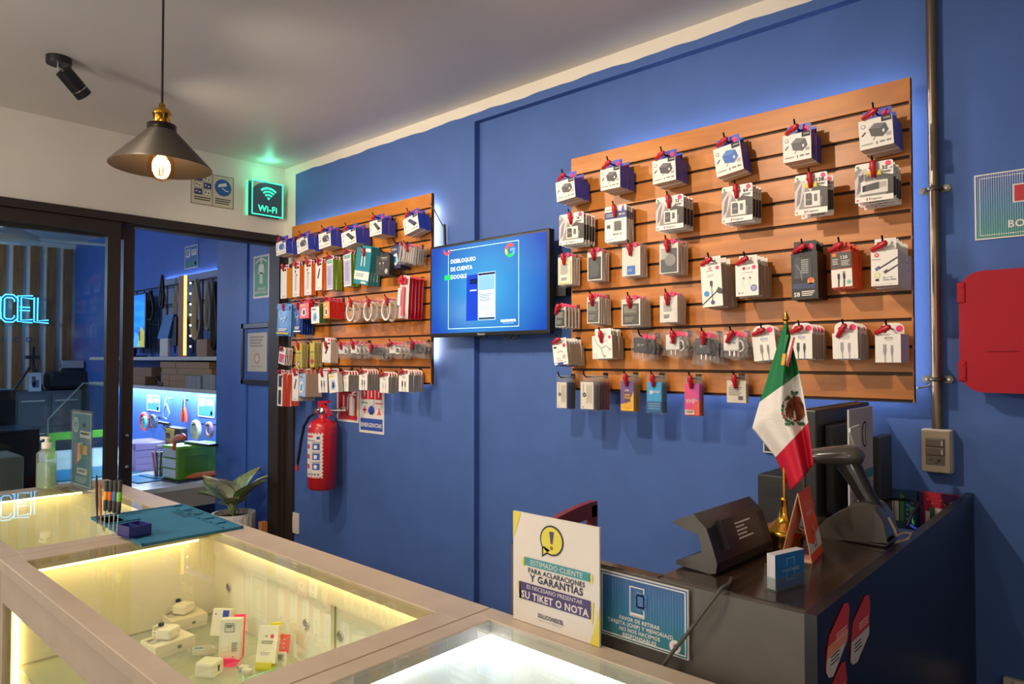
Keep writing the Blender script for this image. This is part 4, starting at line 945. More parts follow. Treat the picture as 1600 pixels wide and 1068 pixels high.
for r0, r1 in ((.0, .08), (.13, .18), (.225, .275), (.32, .38)): F.arc(.53, .47, r0, r1, 48, 132, GLW, 12)
F.text(.5, .12, .17, 'Wi-Fi', GLW, bold=.035, maxw=.68); F.poly([(.03, .76), (.03, .97), (.42, .97), (.2, .9)], M('#b9b3a4', .3)); b.build('face_panel', wf)
a, c = at(298, 275, 'X', XL), at(364, 327, 'X', XL); w = c.y-a.y; zt = at(331, 272, 'X', XL).z; zb2 = at(331, 322, 'X', XL).z
cs = wall_thing('camera_notice', 'cream security camera notice half hidden by the lamp shade', 'sign', XL, (a.y+c.y)/2, (zt+zb2)/2, True)
def art(F):
    e = M('#3f3a34', .5); F.frame(.0, 0, 1, 1, .012, e).rect(.495, 0, .505, 1, e).circ(.75, .63, .2, M('#2a5a9c', .5), 28).lay(2).poly([(.62, .62), (.64, .72), (.82, .8), (.84, .7)], SW).line([(.72, .62), (.82, .54), (.88, .54)], .025, SW).lay(1)
    for i in range(3):
        for j in range(2):
            m = M('#2f3a78', .5) if (i+j) % 2 == 0 else M('#d8d0bd', .5); F.rect(.08+j*.21, .3+i*.21, .26+j*.21, .48+i*.21, m).lay(2).frame(.08+j*.21, .3+i*.21, .26+j*.21, .48+i*.21, .008, e).circ(.13+j*.21, .4+i*.21, .02, SW if (i+j) % 2 == 0 else e).circ(.2+j*.21, .38+i*.21, .02, SW if (i+j) % 2 == 0 else e).lay(1)
    F.bars(.08, .1, .38, .14, 2, e, .5, .1).bars(.56, .08, .38, .2, 3, e, .5, .15)
panel(cs, 'sign_board', w, zt-zb2, .003, M('#c9bfa6', .5), art)
# ---- ceiling spotlight, pendant lamp
p = at(92, 90, 'Z', ZC)
sp = tag(empty('ceiling_spotlight', (p.x, p.y, ZC)), 'small black cylinder spotlight on a round ceiling base', 'spotlight')
b = MB(); b.lathe([(.043, -.028), (.044, -.024), (.044, 0)], (0, 0, 0), BLACK, 28); b.build('base', sp)
b = MB(); b.tube([(0, 0, -.026), (0, 0, -.07)], .008, CHROME, 12); b.build('stem', sp)
u = Vector((at(127, 148, 'Y', p.y+.03)-at(95, 110, 'Y', p.y))); u.normalize()
c0 = Vector((0, 0, -.07)); s0 = at(100, 112, 'Y', p.y)-Vector((p.x, p.y, ZC))
SPA = s0; SPD = at(125, 145, 'Y', p.y+.066)-at(98, 113, 'Y', p.y); ln = SPD.length; SPD.normalize()
b = MB(); e1 = SPA+SPD*.105; b.tube([SPA-SPD*.004, SPA+SPD*.075], .031, BLACK, 24); b.tube([SPA+SPD*.075, SPA+SPD*.079], .0315, CHROME, 24); b.tube([SPA+SPD*.079, e1], .031, BLACK, 24); b.build('lamp_head', sp)
b = MB(); b.tube([(0, 0, -.068), SPA], .007, CHROME, 10); b.build('swivel', sp)
PX = Vector((-1.925, .735, 0))
pz = 1.45+(560-283)/1086*1.86
pd = tag(empty('pendant_lamp', (PX.x, PX.y, ZC)), 'dark cone pendant lamp with brass socket and glowing filament bulb', 'lamp')
zr = at(252, 262, 'X', PX.x).z-ZC
pp = at(252, 262, 'X', PX.x); pd.location.y = pp.y
R0 = .125; SH = M('#4c453e', .42, .3); SHI = M('#2a221c', .6)
b = MB(); hgt = .100
b.lathe([(R0, zr), (R0-.001, zr+.004), (.034, zr+hgt), (.034, zr+hgt+.001)], (0, 0, 0), SH, 48, cap=False); b.lathe([(.033, zr+hgt-.001), (R0-.003, zr+.002), (R0, zr)], (0, 0, 0), SHI, 48, cap=False); b.build('shade', pd)
b = MB(); b.lathe([(.036, zr+hgt-.002), (.036, zr+hgt+.014), (.024, zr+hgt+.015)], (0, 0, 0), M('#2a221c', .35, .6), 28); b.build('shade_ring', pd)
b = MB(); z = zr+hgt+.014; b.lathe([(.021, z), (.021, z+.026), (.0235, z+.027), (.0235, z+.032), (.018, z+.042), (.008, z+.046), (.008, z+.056), (.003, z+.058)], (0, 0, 0), BRASS, 26); b.build('socket', pd)
b = MB(); b.tube([(0, 0, z+.055), (0, 0, 0)], .0032, M('#241f1c', .5), 8); b.build('cord', pd)
b = MB(); b.lathe([(.04, -.02), (.04, 0)], (0, 0, 0), BLACK, 24); b.build('ceiling_rose', pd)
b = MB(); zb3 = zr+hgt-.01; prof = [(.013, 0), (.014, -.02), (.022, -.045), (.0315, -.075), (.0325, -.092), (.028, -.11), (.018, -.121), (.004, -.126)]
b.lathe([(r, zb3+q) for r, q in prof], (0, 0, 0), clear('bulb_glass', '#ffe9c4', .05, .03, 0), 28); b.build('bulb', pd)
b = MB(); fm = glow('#ffd49a', 8)
for i in range(8):
    a = 2*PI*i/8; a2 = 2*PI*(i+.5)/8; b.tube([(.009*math.cos(a), .009*math.sin(a), zb3-.05), (.013*math.cos(a2), .013*math.sin(a2), zb3-.105)], .0012, fm, 5); b.tube([(.013*math.cos(a2), .013*math.sin(a2), zb3-.105), (.009*math.cos(a2+.4), .009*math.sin(a2+.4), zb3-.05)], .0012, fm, 5)
b.build('filament', pd)
PENDANT = Vector((PX.x, pp.y, ZC+zb3-.08))
# ================================================================ showcases
LAM = M('#b9a792', .38, noise=.06, scale=14, name='greige_laminate'); INNER = M('#efe9da', .45); INNERW = M('#f2f1ee', .4)
SHELFG = clear('shelf_glass', '#f4f7f0', .02, .02, .14, '#e9e9da')
YF0, YB0 = .43, 1.013; RIMT = .075
def showcase(label, x0, x1, g, led, inner, shelf, doors=True, fx=None):
    """g = glass opening x0, x1, y0, y1"""
    t = tag(empty('display_showcase', ((x0+x1)/2, (YF0+YB0)/2, 0)), label, 'showcase', 'row of lit glass showcases'); off = Vector((-(x0+x1)/2, -(YF0+YB0)/2, 0))
    def put(b, n, par=None):
        o = b.build(n, par or t)
        o.location = off if not par else (0, 0, 0)
        return o
    gx0, gx1, gy0, gy1 = g; zr = ZT-.028; e = .0015
    b = MB()
    b.box((x0+e, YF0, zr), (x1-e, gy0, ZT), LAM, .0015); b.box((x0+e, gy1, zr), (x1-e, YB0, ZT), LAM, .0015); b.box((x0+e, gy0, zr), (gx0, gy1, ZT), LAM, .0015); b.box((gx1, gy0, zr), (x1-e, gy1, ZT), LAM, .0015)
    put(b, 'top_rim')
    b = MB(); s = .03
    b.box((x0+e, YF0+.004, zr-RIMT), (x1-e, YF0+.022, zr-.001), LAM); b.box((x0+e, YF0+.004, .1), (x0+s, YF0+.022, zr-RIMT), LAM); b.box((x1-s, YF0+.004, .1), (x1-e, YF0+.022, zr-RIMT), LAM); b.box((x0+e, YF0+.004, 0), (x1-e, YF0+.022, .16), LAM)
    put(b, 'front_frame')
    b = MB(); b.box((gx0-.01, gy0-.01, ZT-.008), (gx1+.01, gy1+.01, ZT-.002), GLASS); put(b, 'glass_top')
    b = MB(); b.box((x0+s, YF0+.009, .16), (x1-s, YF0+.014, zr-RIMT), GLASS); put(b, 'glass_front')
    wi = .016
    b = MB(); b.box((x0+e, YF0+.023, .02), (x0+wi, YB0-.02, zr-.001), inner, mats={'L': LAM}); put(b, 'side_wall')
    b = MB(); b.box((x1-wi, YF0+.023, .02), (x1-e, YB0-.02, zr-.001), inner, mats={'R': LAM}); put(b, 'side_wall')
    b = MB(); b.box((x0+wi, YF0+.023, .02), (x1-wi, YB0-.04, .16), inner); put(b, 'floor_panel')
    yb = YB0-.042; zr2 = zr-.04
    b = MB()
    if doors:
        b.box((x0+e, yb-.006, zr2-.03), (x1-e, YB0-.012, zr-.001), inner, mats={'B': LAM}); put(b, 'back_rail')
        xm = -1.505 if x0 > -2.2 else (x0+x1)/2
        for i, (a, c, dy) in enumerate(((x0+wi, xm+.02, 0), (xm, x1-wi, .014))):
            b = MB(); b.box((a, yb+dy, .16), (c, yb+dy+.011, zr2-.03), inner, mats={'B': LAM}); d = put(b, 'sliding_door')
            for px_ in ((a+.09) if i == 0 else None, (c-.11) if i == 0 else (a+.04)):
                if px_ is None: continue
                b = MB(); b.torus((px_, yb+dy-.001, .772), .012, .0025, CHROME, 'Y', 20, 6); b.lathe([(.011, -.0005), (.011, 0)], (px_, yb+dy-.0005, .772), GREY, 18, 'Y'); put(b, 'finger_pull', d)
    else:
        b.box((x0+e, YB0-.03, .02), (x1-e, YB0-.012, zr-.001), inner, mats={'B': LAM}); put(b, 'back_panel'); yb = YB0-.03
    b = MB(); b.box((x0+wi, YF0+.04, shelf-.006), (x1-wi, yb-.006, shelf), SHELFG); put(b, 'glass_shelf')
    for (a, c) in (((gx0-.028, gy0+.02, zr-.009), (gx0-.014, gy1-.02, zr-.002)), ((gx0+.03, gy1+(.026 if doors else .003), zr-.009), (gx1-.03, gy1+(.036 if doors else .013), zr-.002)),
                   ((gx1+.010, gy0+.02, zr-.009), (gx1+.022, gy1-.02, zr-.002)), ((gx0+.03, gy0-.016, zr-.009), (gx1-.03, gy0-.006, zr-.002))):
        b = MB(); b.box(a, c, led); put(b, 'led_strip')
    b = MB(); b.box((x0+wi+.002, YF0+.03, .18), (x0+wi+.012, YF0+.04, zr-RIMT-.01), led); put(b, 'led_strip')
    return t
SHZ = .678
WARM = glow('#ffdc88', 12); WARM2 = glow('#ffe08c', 12); COOL = glow('#f4f6ff', 11)
xJ1, xJ2 = -2.127, -.981
showcase('warm-lit showcase at the far end holding the soap bottle', -3.2, xJ1, (-3.13, -2.19, .477, .925), WARM2, INNER, SHZ)
showcase('warm-lit middle showcase with white boxes inside', xJ1, xJ2, (-2.056, -1.043, .472, .922), WARM, INNER, SHZ)
showcase('white-lit showcase nearest the dark desk', xJ2, .35, (-.937, .3, .475, .967), COOL, INNERW, .5, False)
b = MB(); p = at(790, 992, 'Z', ZT-.04); b.torus((p.x, p.y-.02, ZT-.055), .055, .006, glow('#ffffff', 6), 'Z', 32, 8, (1, .8)); q = at(752, 992, 'Z', ZT-.05)
t = tag(empty('led_cable', (0, 0, 0)), 'loop of white glowing light strip in a corner of the white-lit showcase', 'light strip'); b.build('light_loop', t)
b = MB(); b.tube([at(726, 996, 'Z', ZT-.045), at(745, 991, 'Z', ZT-.045), at(758, 988, 'Z', ZT-.045), at(772, 983, 'Z', ZT-.045)], [.002, .004, .005, .002], BLACK, 8); b.build('connector', t)
# ---- boxed goods inside the middle case
BX = M('#efe8d8', .45)
def quadbox(tl_, tr_, bl_, zt_, zb_):
    """box from three top corners in the photo (front left, front right, rear left) on the plane z = zt_"""
    A, B, D = (at(*q, 'Z', zt_) for q in (tl_, tr_, bl_)); ux = (B-A); w = ux.length; ux.normalize(); ang = math.atan2(ux.y, ux.x)
    d = (D-A).dot(Vector((-ux.y, ux.x, 0))); return A, w, abs(d), ang
def applemark(F, u, v, r):
    m = GREY; F.circ(u-.4*r, v, r*.8, m, 14, .9, 1).circ(u+.4*r, v, r*.8, m, 14, .9, 1).circ(u+1.2*r, v+.25*r*F.w/F.h, r*.45, BX, 12); F.poly([(u, v+.9*r*F.w/F.h), (u+.5*r, v+1.5*r*F.w/F.h), (u+.1*r, v+1.3*r*F.w/F.h)], m)
def adapter_pile(parent_lab, loc, rz):
    t = tag(empty('charger_set', loc, (0, 0, rz)), parent_lab, 'charger', 'white chargers on the boxes'); m = M('#f3eee2', .3)
    b = MB(); b.box((-.026, -.024, .002), (.022, .02, .03), m, .007); b.build('plug_adapter', t)
    b = MB(); b.tube([(.01+.02*math.cos(a*.8), .03+.014*math.sin(a*.8), .004+.0011*a) for a in range(20)], .0035, m, 7); b.box((-.006, .014, .03), (.004, .024, .038), BLACK); b.build('coiled_cord', t)
for (tl_, tr_, bl_, zt_, lab, lab2) in (((267.5, 970), (322.8, 956), (246, 956), SHZ+.033, 'white phone box with grey fruit mark, deeper in the case', 'white plug and coiled cord on the deeper white box'),
                                        ((241, 1010.5), (302.8, 990), (219, 998), SHZ+.033, 'white phone box with grey fruit mark, nearer the front', 'white plug and coiled cord on the nearer white box')):
    A, w, d, ang = quadbox(tl_, tr_, bl_, zt_, SHZ); hh = zt_-SHZ
    A.x += .008; o = tag(empty('phone_box', (A.x, A.y, SHZ+.0005), (0, 0, ang)), lab, 'box', 'white phone boxes in the showcase')
    b = MB(); b.box((0, 0, hh*.3), (w, d, hh), BX, .0015); F = Face(b, (0, -.0003, 0), (1, 0, 0), (0, 0, 1), w, hh, .0003); applemark(F, .6, .48, .05); b.build('lid', o)
    b = MB(); b.box((.0015, .0015, 0), (w-.0015, d-.0015, hh*.3), BX); b.build('tray', o)
    b = MB(); F = Face(b, (w*.04, d*.35, hh+.0003), (1, 0, 0), (0, 1, 0), w*.2, d*.45, .0003); F.rect(0, 0, 1, 1, M('#ddd6c8', .5)).frame(0, 0, 1, 1, .06, PRINT).lay(2).bars(.15, .55, .7, .3, 4, INK); b.build('price_label', o)
    c, s = math.cos(ang), math.sin(ang); q = Vector((A.x+c*w*.5-s*d*.5, A.y+s*w*.5+c*d*.5, zt_)); adapter_pile(lab2, q, ang+.5)
p = at(318, 1022, 'Z', SHZ); t = tag(empty('cable_pack', (p.x, p.y, SHZ), (0, 0, .9)), 'clear pack of coiled white cable beside the white phone boxes', 'cable')
b = MB(); b.box((-.035, -.02, 0), (.035, .02, .022), SMOOTHFILM, .006); b.build('clear_case', t)
b = MB()
for i in range(4): b.torus((0, 0, .005+i*.004), .02, .002, M('#f0eadc', .4), 'Z', 22, 6, (1.3, .6))
b.box((-.02, -.012, .0205), (.0, -.004, .0212), SKY); b.build('coiled_cable', t)
p = at(320, 1056, 'Z', SHZ); b = MB(); b.box((-.026, -.02, 0), (.026, .024, .036), M('#f3eee2', .35), .006)
t = tag(empty('usb_plug', (p.x, p.y+.01, SHZ), (0, 0, .55)), 'small white plug block with one dark socket slot', 'charger'); b.build('plug_body', t)
b = MB(); b.box((.0255, -.003, .012), (.0266, .004, .026), INK); b.build('socket_slot', t)
# upright boxes on pink and yellow stands
PKA = M('#ff3f6e', .25, emit=.25); YLA = M('#d9cf3a', .3, emit=.1); ORA = M('#f0603c', .3, emit=.12)  # slight emission brightens these colours; the stands and card are no lamps
def leanbox(lab, base, rz, w, d, h, tilt, stand, artf, grp):
    p = at(*base, 'Z', SHZ); t = tag(empty('accessory_box', (p.x, p.y, SHZ+.003), (0, 0, rz)), lab, 'box', grp)
    b = MB(); b.box((-w/2, 0, 0), (w/2, d, h), BX, .001); artf(Face(b, (-w/2, -.0003, 0), (1, 0, 0), (0, 0, 1), w, h, .0003)); o = b.build('carton', t, (0, 0, .012), (tilt, 0, 0))
    if stand:
        b = MB(); b.box((-w*.4, -.012, 0), (w*.4, d+.02, .004), stand); b.box((-w*.4, -.012, 0), (w*.4, -.009, .02), stand); b.prism([(-w*.36, d+.016, .002), (w*.45, d+.016, .002), (w*.45, d+.03, h*1.08), (-w*.1, d+.03, h*1.08)], (0, .003, 0), stand); b.build('acrylic_stand', t)
    return t
def art1(F):
    F.rect(.25, .68, .7, .9, M('#d8d2c6', .5)).lay(2).frame(.25, .68, .7, .9, .02, PRINT).bars(.32, .78, .32, .08, 3, INK).lay(1).rect(.6, .18, .92, .45, M('#d8d2c4', .5)).lay(2).bars(.62, .2, .26, .22, 5, GREY).lay(1); applemark(F, .7, .08, .04); F.frame(.1, .2, .5, .6, .008, LGREY)
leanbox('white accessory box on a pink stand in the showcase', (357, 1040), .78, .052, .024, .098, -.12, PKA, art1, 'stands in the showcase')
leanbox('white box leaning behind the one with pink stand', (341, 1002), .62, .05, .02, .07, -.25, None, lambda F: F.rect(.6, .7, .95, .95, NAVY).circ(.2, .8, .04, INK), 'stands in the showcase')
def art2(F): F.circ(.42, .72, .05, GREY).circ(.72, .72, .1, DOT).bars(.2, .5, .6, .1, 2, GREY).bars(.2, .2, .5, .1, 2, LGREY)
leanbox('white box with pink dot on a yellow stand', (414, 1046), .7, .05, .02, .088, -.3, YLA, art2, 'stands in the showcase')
p = at(437, 1040, 'Z', SHZ); t = tag(empty('price_card', (p.x, p.y, SHZ), (0, 0, .6)), 'orange price card with brightness put into its colour and white circles', 'card')
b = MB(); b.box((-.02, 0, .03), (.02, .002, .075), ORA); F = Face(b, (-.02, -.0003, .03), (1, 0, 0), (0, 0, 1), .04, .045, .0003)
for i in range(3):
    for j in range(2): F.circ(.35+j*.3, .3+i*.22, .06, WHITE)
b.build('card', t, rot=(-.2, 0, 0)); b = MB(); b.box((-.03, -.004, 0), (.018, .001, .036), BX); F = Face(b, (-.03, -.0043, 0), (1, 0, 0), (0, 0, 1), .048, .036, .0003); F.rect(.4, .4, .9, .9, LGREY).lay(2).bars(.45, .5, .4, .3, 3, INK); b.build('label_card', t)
for px_, py_, lab in ((381, 1048, 'tiny clear plug on the showcase shelf beside the pink stand'), (386, 1053, 'tiny clear plug on the shelf before the yellow stand')):
    p = at(px_, py_, 'Z', SHZ); t = tag(empty('small_plug', (p.x, p.y, SHZ), (0, 0, .4)), lab, 'charger'); b = MB(); b.box((-.012, -.008, 0), (.012, .008, .014), M('#d9d4c8', .3), .003); b.box((-.02, -.003, .004), (-.012, .003, .01), CHROME); b.build('plug_body', t)
# ---- on top: soap, sign holder, tool stand, work mat
p = at(72, 764, 'Z', ZT)
so = tag(empty('soap_bottle', (p.x, p.y, ZT), (0, 0, .3)), 'clear pump bottle of pale green gel on the showcase end', 'bottle')
GEL = clear('green_gel', '#c4e6cf', .02, .05, .42, '#b9dcc2'); BOT = clear('bottle_plastic', '#f2f6f0', .05, .06, .18, '#e8e8dc')
hB = at(72, 700, 'X', p.x).z-ZT
b = MB(); b.box((-.038, -.022, 0), (.038, .022, hB-.012), BOT, .012); b.lathe([(.03, hB-.016), (.016, hB), (.0155, hB+.006)], (0, 0, 0), BOT, 20, cap=False); b.build('bottle_body', so)
b = MB(); b.box((-.0355, -.0195, .003), (.0355, .0195, hB*.66), GEL, .011); b.build('gel', so)
b = MB(); b.lathe([(.0175, hB), (.0175, hB+.022), (.008, hB+.024), (.006, hB+.034)], (0, 0, 0), M('#efe9d6', .4), 20); b.box((-.034, -.007, hB+.034), (.012, .007, hB+.044), M('#efe9d6', .4), .003); b.tube([(-.03, 0, hB+.04), (-.036, 0, hB+.03)], .004, M('#efe9d6', .4), 8); b.build('pump_head', so)
A = at(113, 767, 'Z', ZT); B = at(144, 770, 'Z', ZT)
dirv = (at(141, 770, 'Z', ZT)-at(115, 742, 'Z', ZT+.0)); 
zt2 = at(128, 643, 'X', -2.93).z
sh_ = tag(empty('sign_holder', (-3.004, .86, ZT), (0, 0, .05)), 'clear acrylic stand with a teal leaflet beside the soap bottle', 'sign holder')
w, h = .21, zt2-ZT
b = MB(); b.box((-w/2, -.003, .006), (w/2, -.0008, h), ACRYLIC, .0006); b.box((-w/2, .0025, .006), (w/2, .0047, h), ACRYLIC, .0006); b.box((-w/2, -.055, 0), (w/2, .0045, .003), ACRYLIC); b.build('acrylic_stand', sh_)
b = MB(); lw = w*.93; b.box((-lw/2, 0, .012), (lw/2, .0016, h-.006), M('#3a7d92', .4)); F = Face(b, (-lw/2, -.0002, .012), (1, 0, 0), (0, 0, 1), lw, h-.018, .0002)
F.frame(.02, .012, .98, .988, .018, SW).circ(.2, .82, .15, SW).lay(2).circ(.2, .82, .12, M('#8fb0b4', .5)).bars(.12, .79, .16, .06, 2, INK).lay(1).rect(.54, .8, .7, .85, M('#1c2c30', .5))
F.rect(.42, .66, .95, .75, SW).lay(2).bars(.46, .68, .44, .05, 1, INK).lay(1).rect(.4, .44, .8, .56, GOLD)
for i, c in enumerate((CORAL, SW, YELLOW, SKY)): F.poly([(.2+.1*i, .28+.04*i), (.3+.1*i, .3+.04*i), (.36+.1*i, .58+.02*i), (.22+.1*i, .56)], c)
F.rect(.3, .17, .8, .25, SW).lay(2).bars(.35, .19, .4, .04, 2, INK).lay(1).bars(.2, .05, .6, .08, 3, M('#9fc0c4', .5)); b.build('leaflet', sh_)
MATT = M('#2f6c8a', .6, noise=.04, scale=80, spec=.3); MATD = M('#1c5366', .6)
c0, c1, c2, c3 = (at(x, y, 'Z', ZT+.004) for x, y in ((141, 808.7), (218.5, 850), (384, 825), (287.5, 788.6)))
ctr = (c0+c1+c2+c3)/4; ang = math.atan2((c1-c0+c2-c3).y, (c1-c0+c2-c3).x); w = ((c1-c0).length+(c2-c3).length)/2; d = ((c3-c0).length+(c2-c1).length)/2
mt = tag(empty('repair_mat', (ctr.x, ctr.y, ZT), (0, 0, ang)), 'teal silicone repair mat lying across two showcases', 'mat')
b = MB(); b.box((-w/2, -d/2, 0), (w/2, d/2, .005), MATT, .0015)
F = Face(b, (-w/2, -d/2, .0052), (1, 0, 0), (0, 1, 0), w, d, .0003)
b.box((-w/2, -d/2, .004), (w/2, -d/2+.006, .008), MATT); b.box((-w/2, d/2-.006, .004), (w/2, d/2, .008), MATT); b.box((-w/2, -d/2, .004), (-w/2+.006, d/2, .008), MATT); b.box((w/2-.006, -d/2, .004), (w/2, d/2, .008), MATT)
for i in range(4): b.box((-w/2+.03, -d/2+.012+i*.0, .005), (-w/2+.12, -d/2+.06, .007), MATT); 
for i in range(44): F.rect(.955, .04+.021*i, .975, .05+.021*i, MATD)
for i in range(9): F.rect(.2+.03*i, .72, .215+.03*i, .93, MATD)
F.frame(.38, .3, .8, .66, .003, MATD).line([(.32, .2), (.32, .8)], .004, MATD)
for i in range(5): b.box((-w/2+.02+i*.085, d/2-.05, .005), (-w/2+.085+i*.085, d/2-.046, .009), MATT); b.box((-w/2+.02+i*.085, d/2-.05, .005), (-w/2+.024+i*.085, d/2-.012, .009), MATT)
for i in range(3): F.rect(.04+.02*i, .1, .05+.02*i, .5, MATD)
b.box((-w/2+.13, -d/2+.012, .005), (-w/2+.136, -d/2+.1, .009), MATT); b.box((-w/2+.02, -d/2+.07, .005), (-w/2+.13, -d/2+.075, .009), MATT)
b.build('mat_sheet', mt)
# screwdriver block
a = at(178, 838, 'Z', ZT+.008); 
bl = tag(empty('tool_block', (a.x+.022, a.y+.045, ZT+.0085), (0, 0, ang+.15)), 'navy plastic tool block on the teal mat', 'tool holder')
NB = M('#2a2f78', .45); b = MB(); b.box((-.034, -.03, 0), (.034, .03, .004), NB); b.box((-.034, -.03, 0), (-.03, .03, .03), NB); b.box((.03, -.03, 0), (.034, .03, .03), NB); b.box((-.034, -.03, 0), (.034, -.026, .03), NB); b.box((-.034, .026, 0), (.034, .03, .03), NB); b.box((-.034, -.002, 0), (.034, .002, .028), NB); b.build('block_body', bl)
tools = [(151, 'black tweezers tip', None, BLACK), (156, '', None, M('#b8603c', .35, .6)), (163, 'yellow', M('#e8a030', .4), None), (170, 'orange', M('#e8602c', .4), None), (177, 'blue', M('#2f78b0', .4), None), (184, 'green', M('#8cc23c', .4), None)]
pz0 = ZT+.0085
for i, (px_, nm, band, body) in enumerate(tools):
    base = at([152, 158, 163, 170, 177, 183][i], [818, 822, 824, 827, 830, 833][i], 'Z', pz0); top = [742, 752, 751, 751, 750, 750][i]
    ht = at([151, 156, 166, 173, 180, 188][i], top, 'X', base.x).z-pz0; lean = at([151, 156, 167, 174, 181, 188][i], top, 'Z', pz0+ht)-Vector((base.x, base.y, pz0+ht))
    lean = Vector((lean.x, lean.y, 0)); lean = lean if lean.length < .04 else lean*.04/lean.length
    top_ = Vector((lean.x, lean.y, ht)); f = lambda k: top_*k
    if band:
        t = tag(empty('precision_screwdriver', base), 'precision screwdriver with %s grip band standing by the tool block' % nm, 'screwdriver', 'screwdrivers by the tool block')
        b = MB(); b.tube([f(0), f(.45)], .0018, CHROME, 8); b.build('shaft', t)
        b = MB(); b.tube([f(.36), f(.38), f(.52), f(.6)], [.003, .0055, .0062, .006], M('#3c3a38', .4), 12); b.build('handle', t); b = MB(); b.tube([f(.78), f(.86), f(.97), f(1)], [.0062, .0056, .0068, .0062], M('#3c3a38', .4), 12); b.build('handle_cap', t)
        b = MB(); b.tube([f(.6), f(.62), f(.76), f(.78)], [.0062, .0069, .0069, .0062], band, 12); b.build('grip_band', t)
    else:
        t = tag(empty('tweezers', base), ('black' if i == 0 else 'copper')+' tweezers standing beside the tool block', 'tweezers'); s = .003
        b = MB()
        for k in (-1, 1): b.tube([f(0)+Vector((k*.0008, 0, 0)), f(.45)+Vector((k*s*1.6, 0, 0)), f(.9)+Vector((k*s, 0, 0)), f(1)], [.001, .0028, .0024, .0016], body, 6)
        b.build('arms', t)
# ---- signs at the desk
a, c = at(802, 799, 'Y', 1.0), at(937, 1000, 'Y', 1.0); zb4 = ZT+.001; zt4 = (at(802, 799, 'Y', 1.0).z+at(937, 822, 'Y', 1.0).z)/2; w, h = c.x-a.x, zt4-zb4
sg = tag(empty('customer_notice', ((a.x+c.x)/2, 1.004, zb4)), 'white yellow and purple customer notice standing before the desk', 'sign')
NPUR = M('#46366a', .45); NYEL = M('#d8c84a', .45); NTEAL = M('#3f8f96', .45); NINK = M('#2e2c4c', .45); CREAM = M('#d9d0c6', .38)
b = MB(); b.box((-w/2, -.004, 0), (w/2, 0, h), CREAM); F = front(b, w, h, -.0042, step=.0004)
F.poly([(0, .74), (0, 1), (.1, 1), (.055, .87)], NYEL).poly([(.9, 0), (1, 0), (1, .34), (.94, .12)], NYEL)
F.lay(2).circ(.475, .8, .138, NINK, 28).poly([(.36, .74), (.36, .635), (.46, .7)], NINK).lay(3).circ(.475, .8, .122, NYEL, 28).poly([(.38, .74), (.378, .665), (.46, .71)], NYEL).lay(4).poly([(.45, .88), (.505, .88), (.488, .77), (.467, .77)], NPUR).circ(.477, .735, .018, M('#8a6d3a', .5)).lay(2)
F.rect(.12, .515, .15, .59, NYEL).rect(.9, .515, .93, .59, NYEL).rect(.145, .525, .905, .6, NTEAL).lay(3).text(.525, .54, .045, 'ESTIMADO CLIENTE', CREAM, bold=.0, maxw=.72).lay(2)
F.text(.52, .465, .042, 'PARA ACLARACIONES', NINK, bold=.03, maxw=.76).text(.52, .39, .062, 'Y GARANTÍAS', NINK, bold=.035, maxw=.76)
F.poly([(.085, .2), (.06, .36), (.09, .36), (.105, .2)], NYEL).poly([(.91, .18), (.93, .36), (.945, .36), (.93, .18)], NYEL)
F.rect(.08, .21, .91, .365, NPUR).lay(3).text(.5, .315, .036, 'ES NECESARIO PRESENTAR', CREAM, maxw=.76).text(.5, .225, .065, 'SU TIKET O NOTA', CREAM, bold=.04, maxw=.78).lay(2)
F.text(.46, .085, .055, 'SOLUCIONESCEL', NINK, bold=.04, maxw=.3).text(.46, .055, .014, 'S E R V I C I O   T É C N I C O', PRINT, maxw=.26)
b.build('printed_board', sg)
a, c = at(937, 890, 'Y', 1.034), at(1076, 1028, 'Y', 1.034); zt5 = (at(937, 890, 'Y', 1.034).z+at(1075.8, 920.4, 'Y', 1.034).z)/2; zb5 = (at(938, 990, 'Y', 1.034).z+at(1075.8, 1028, 'Y', 1.034).z)/2
w, h = c.x-a.x, zt5-zb5
sg = tag(empty('chip_notice', ((a.x+c.x)/2, 1.038, (zt5+zb5)/2)), 'blue-green notice about chips and memory cards on desk front', 'sign')
def art(F):
    F.frame(0, 0, 1, 1, .008, SW).frame(.025, .035, .975, .965, .012, SW)
    F.frame(.36, .4, .53, .86, .012, SW).rect(.37, .41, .52, .46, SW).lay(2).rect(.425, .53, .56, .78, M('#3f679f', .4)).frame(.44, .56, .53, .75, .012, SW)
    for i in range(4): F.rect(.45+.02*i, .75, .458+.02*i, .79, SW).rect(.45+.02*i, .52, .458+.02*i, .56, SW).rect(.42, .58+.04*i, .44, .59+.04*i, SW).rect(.53, .58+.04*i, .55, .59+.04*i, SW)
    F.lay(1).text(.47, .31, .06, 'FAVOR DE RETIRAR', SW, bold=.03, maxw=.46).text(.47, .225, .06, 'TARJETA (CHIP) Y MEMORIA(S)', SW, bold=.03, maxw=.74).text(.47, .14, .06, 'NO NOS HACEMOS', SW, bold=.03, maxw=.46).text(.47, .055, .06, 'RESPONSABLES', SW, bold=.03, maxw=.38).circ(.86, .14, .06, SW).lay(2).circ(.87, .14, .03, M('#b06a7a', .5)).lay(1)
panel(sg, 'printed_board', w, h, .004, bluegreen('printed_gradient_small'), art, SW)
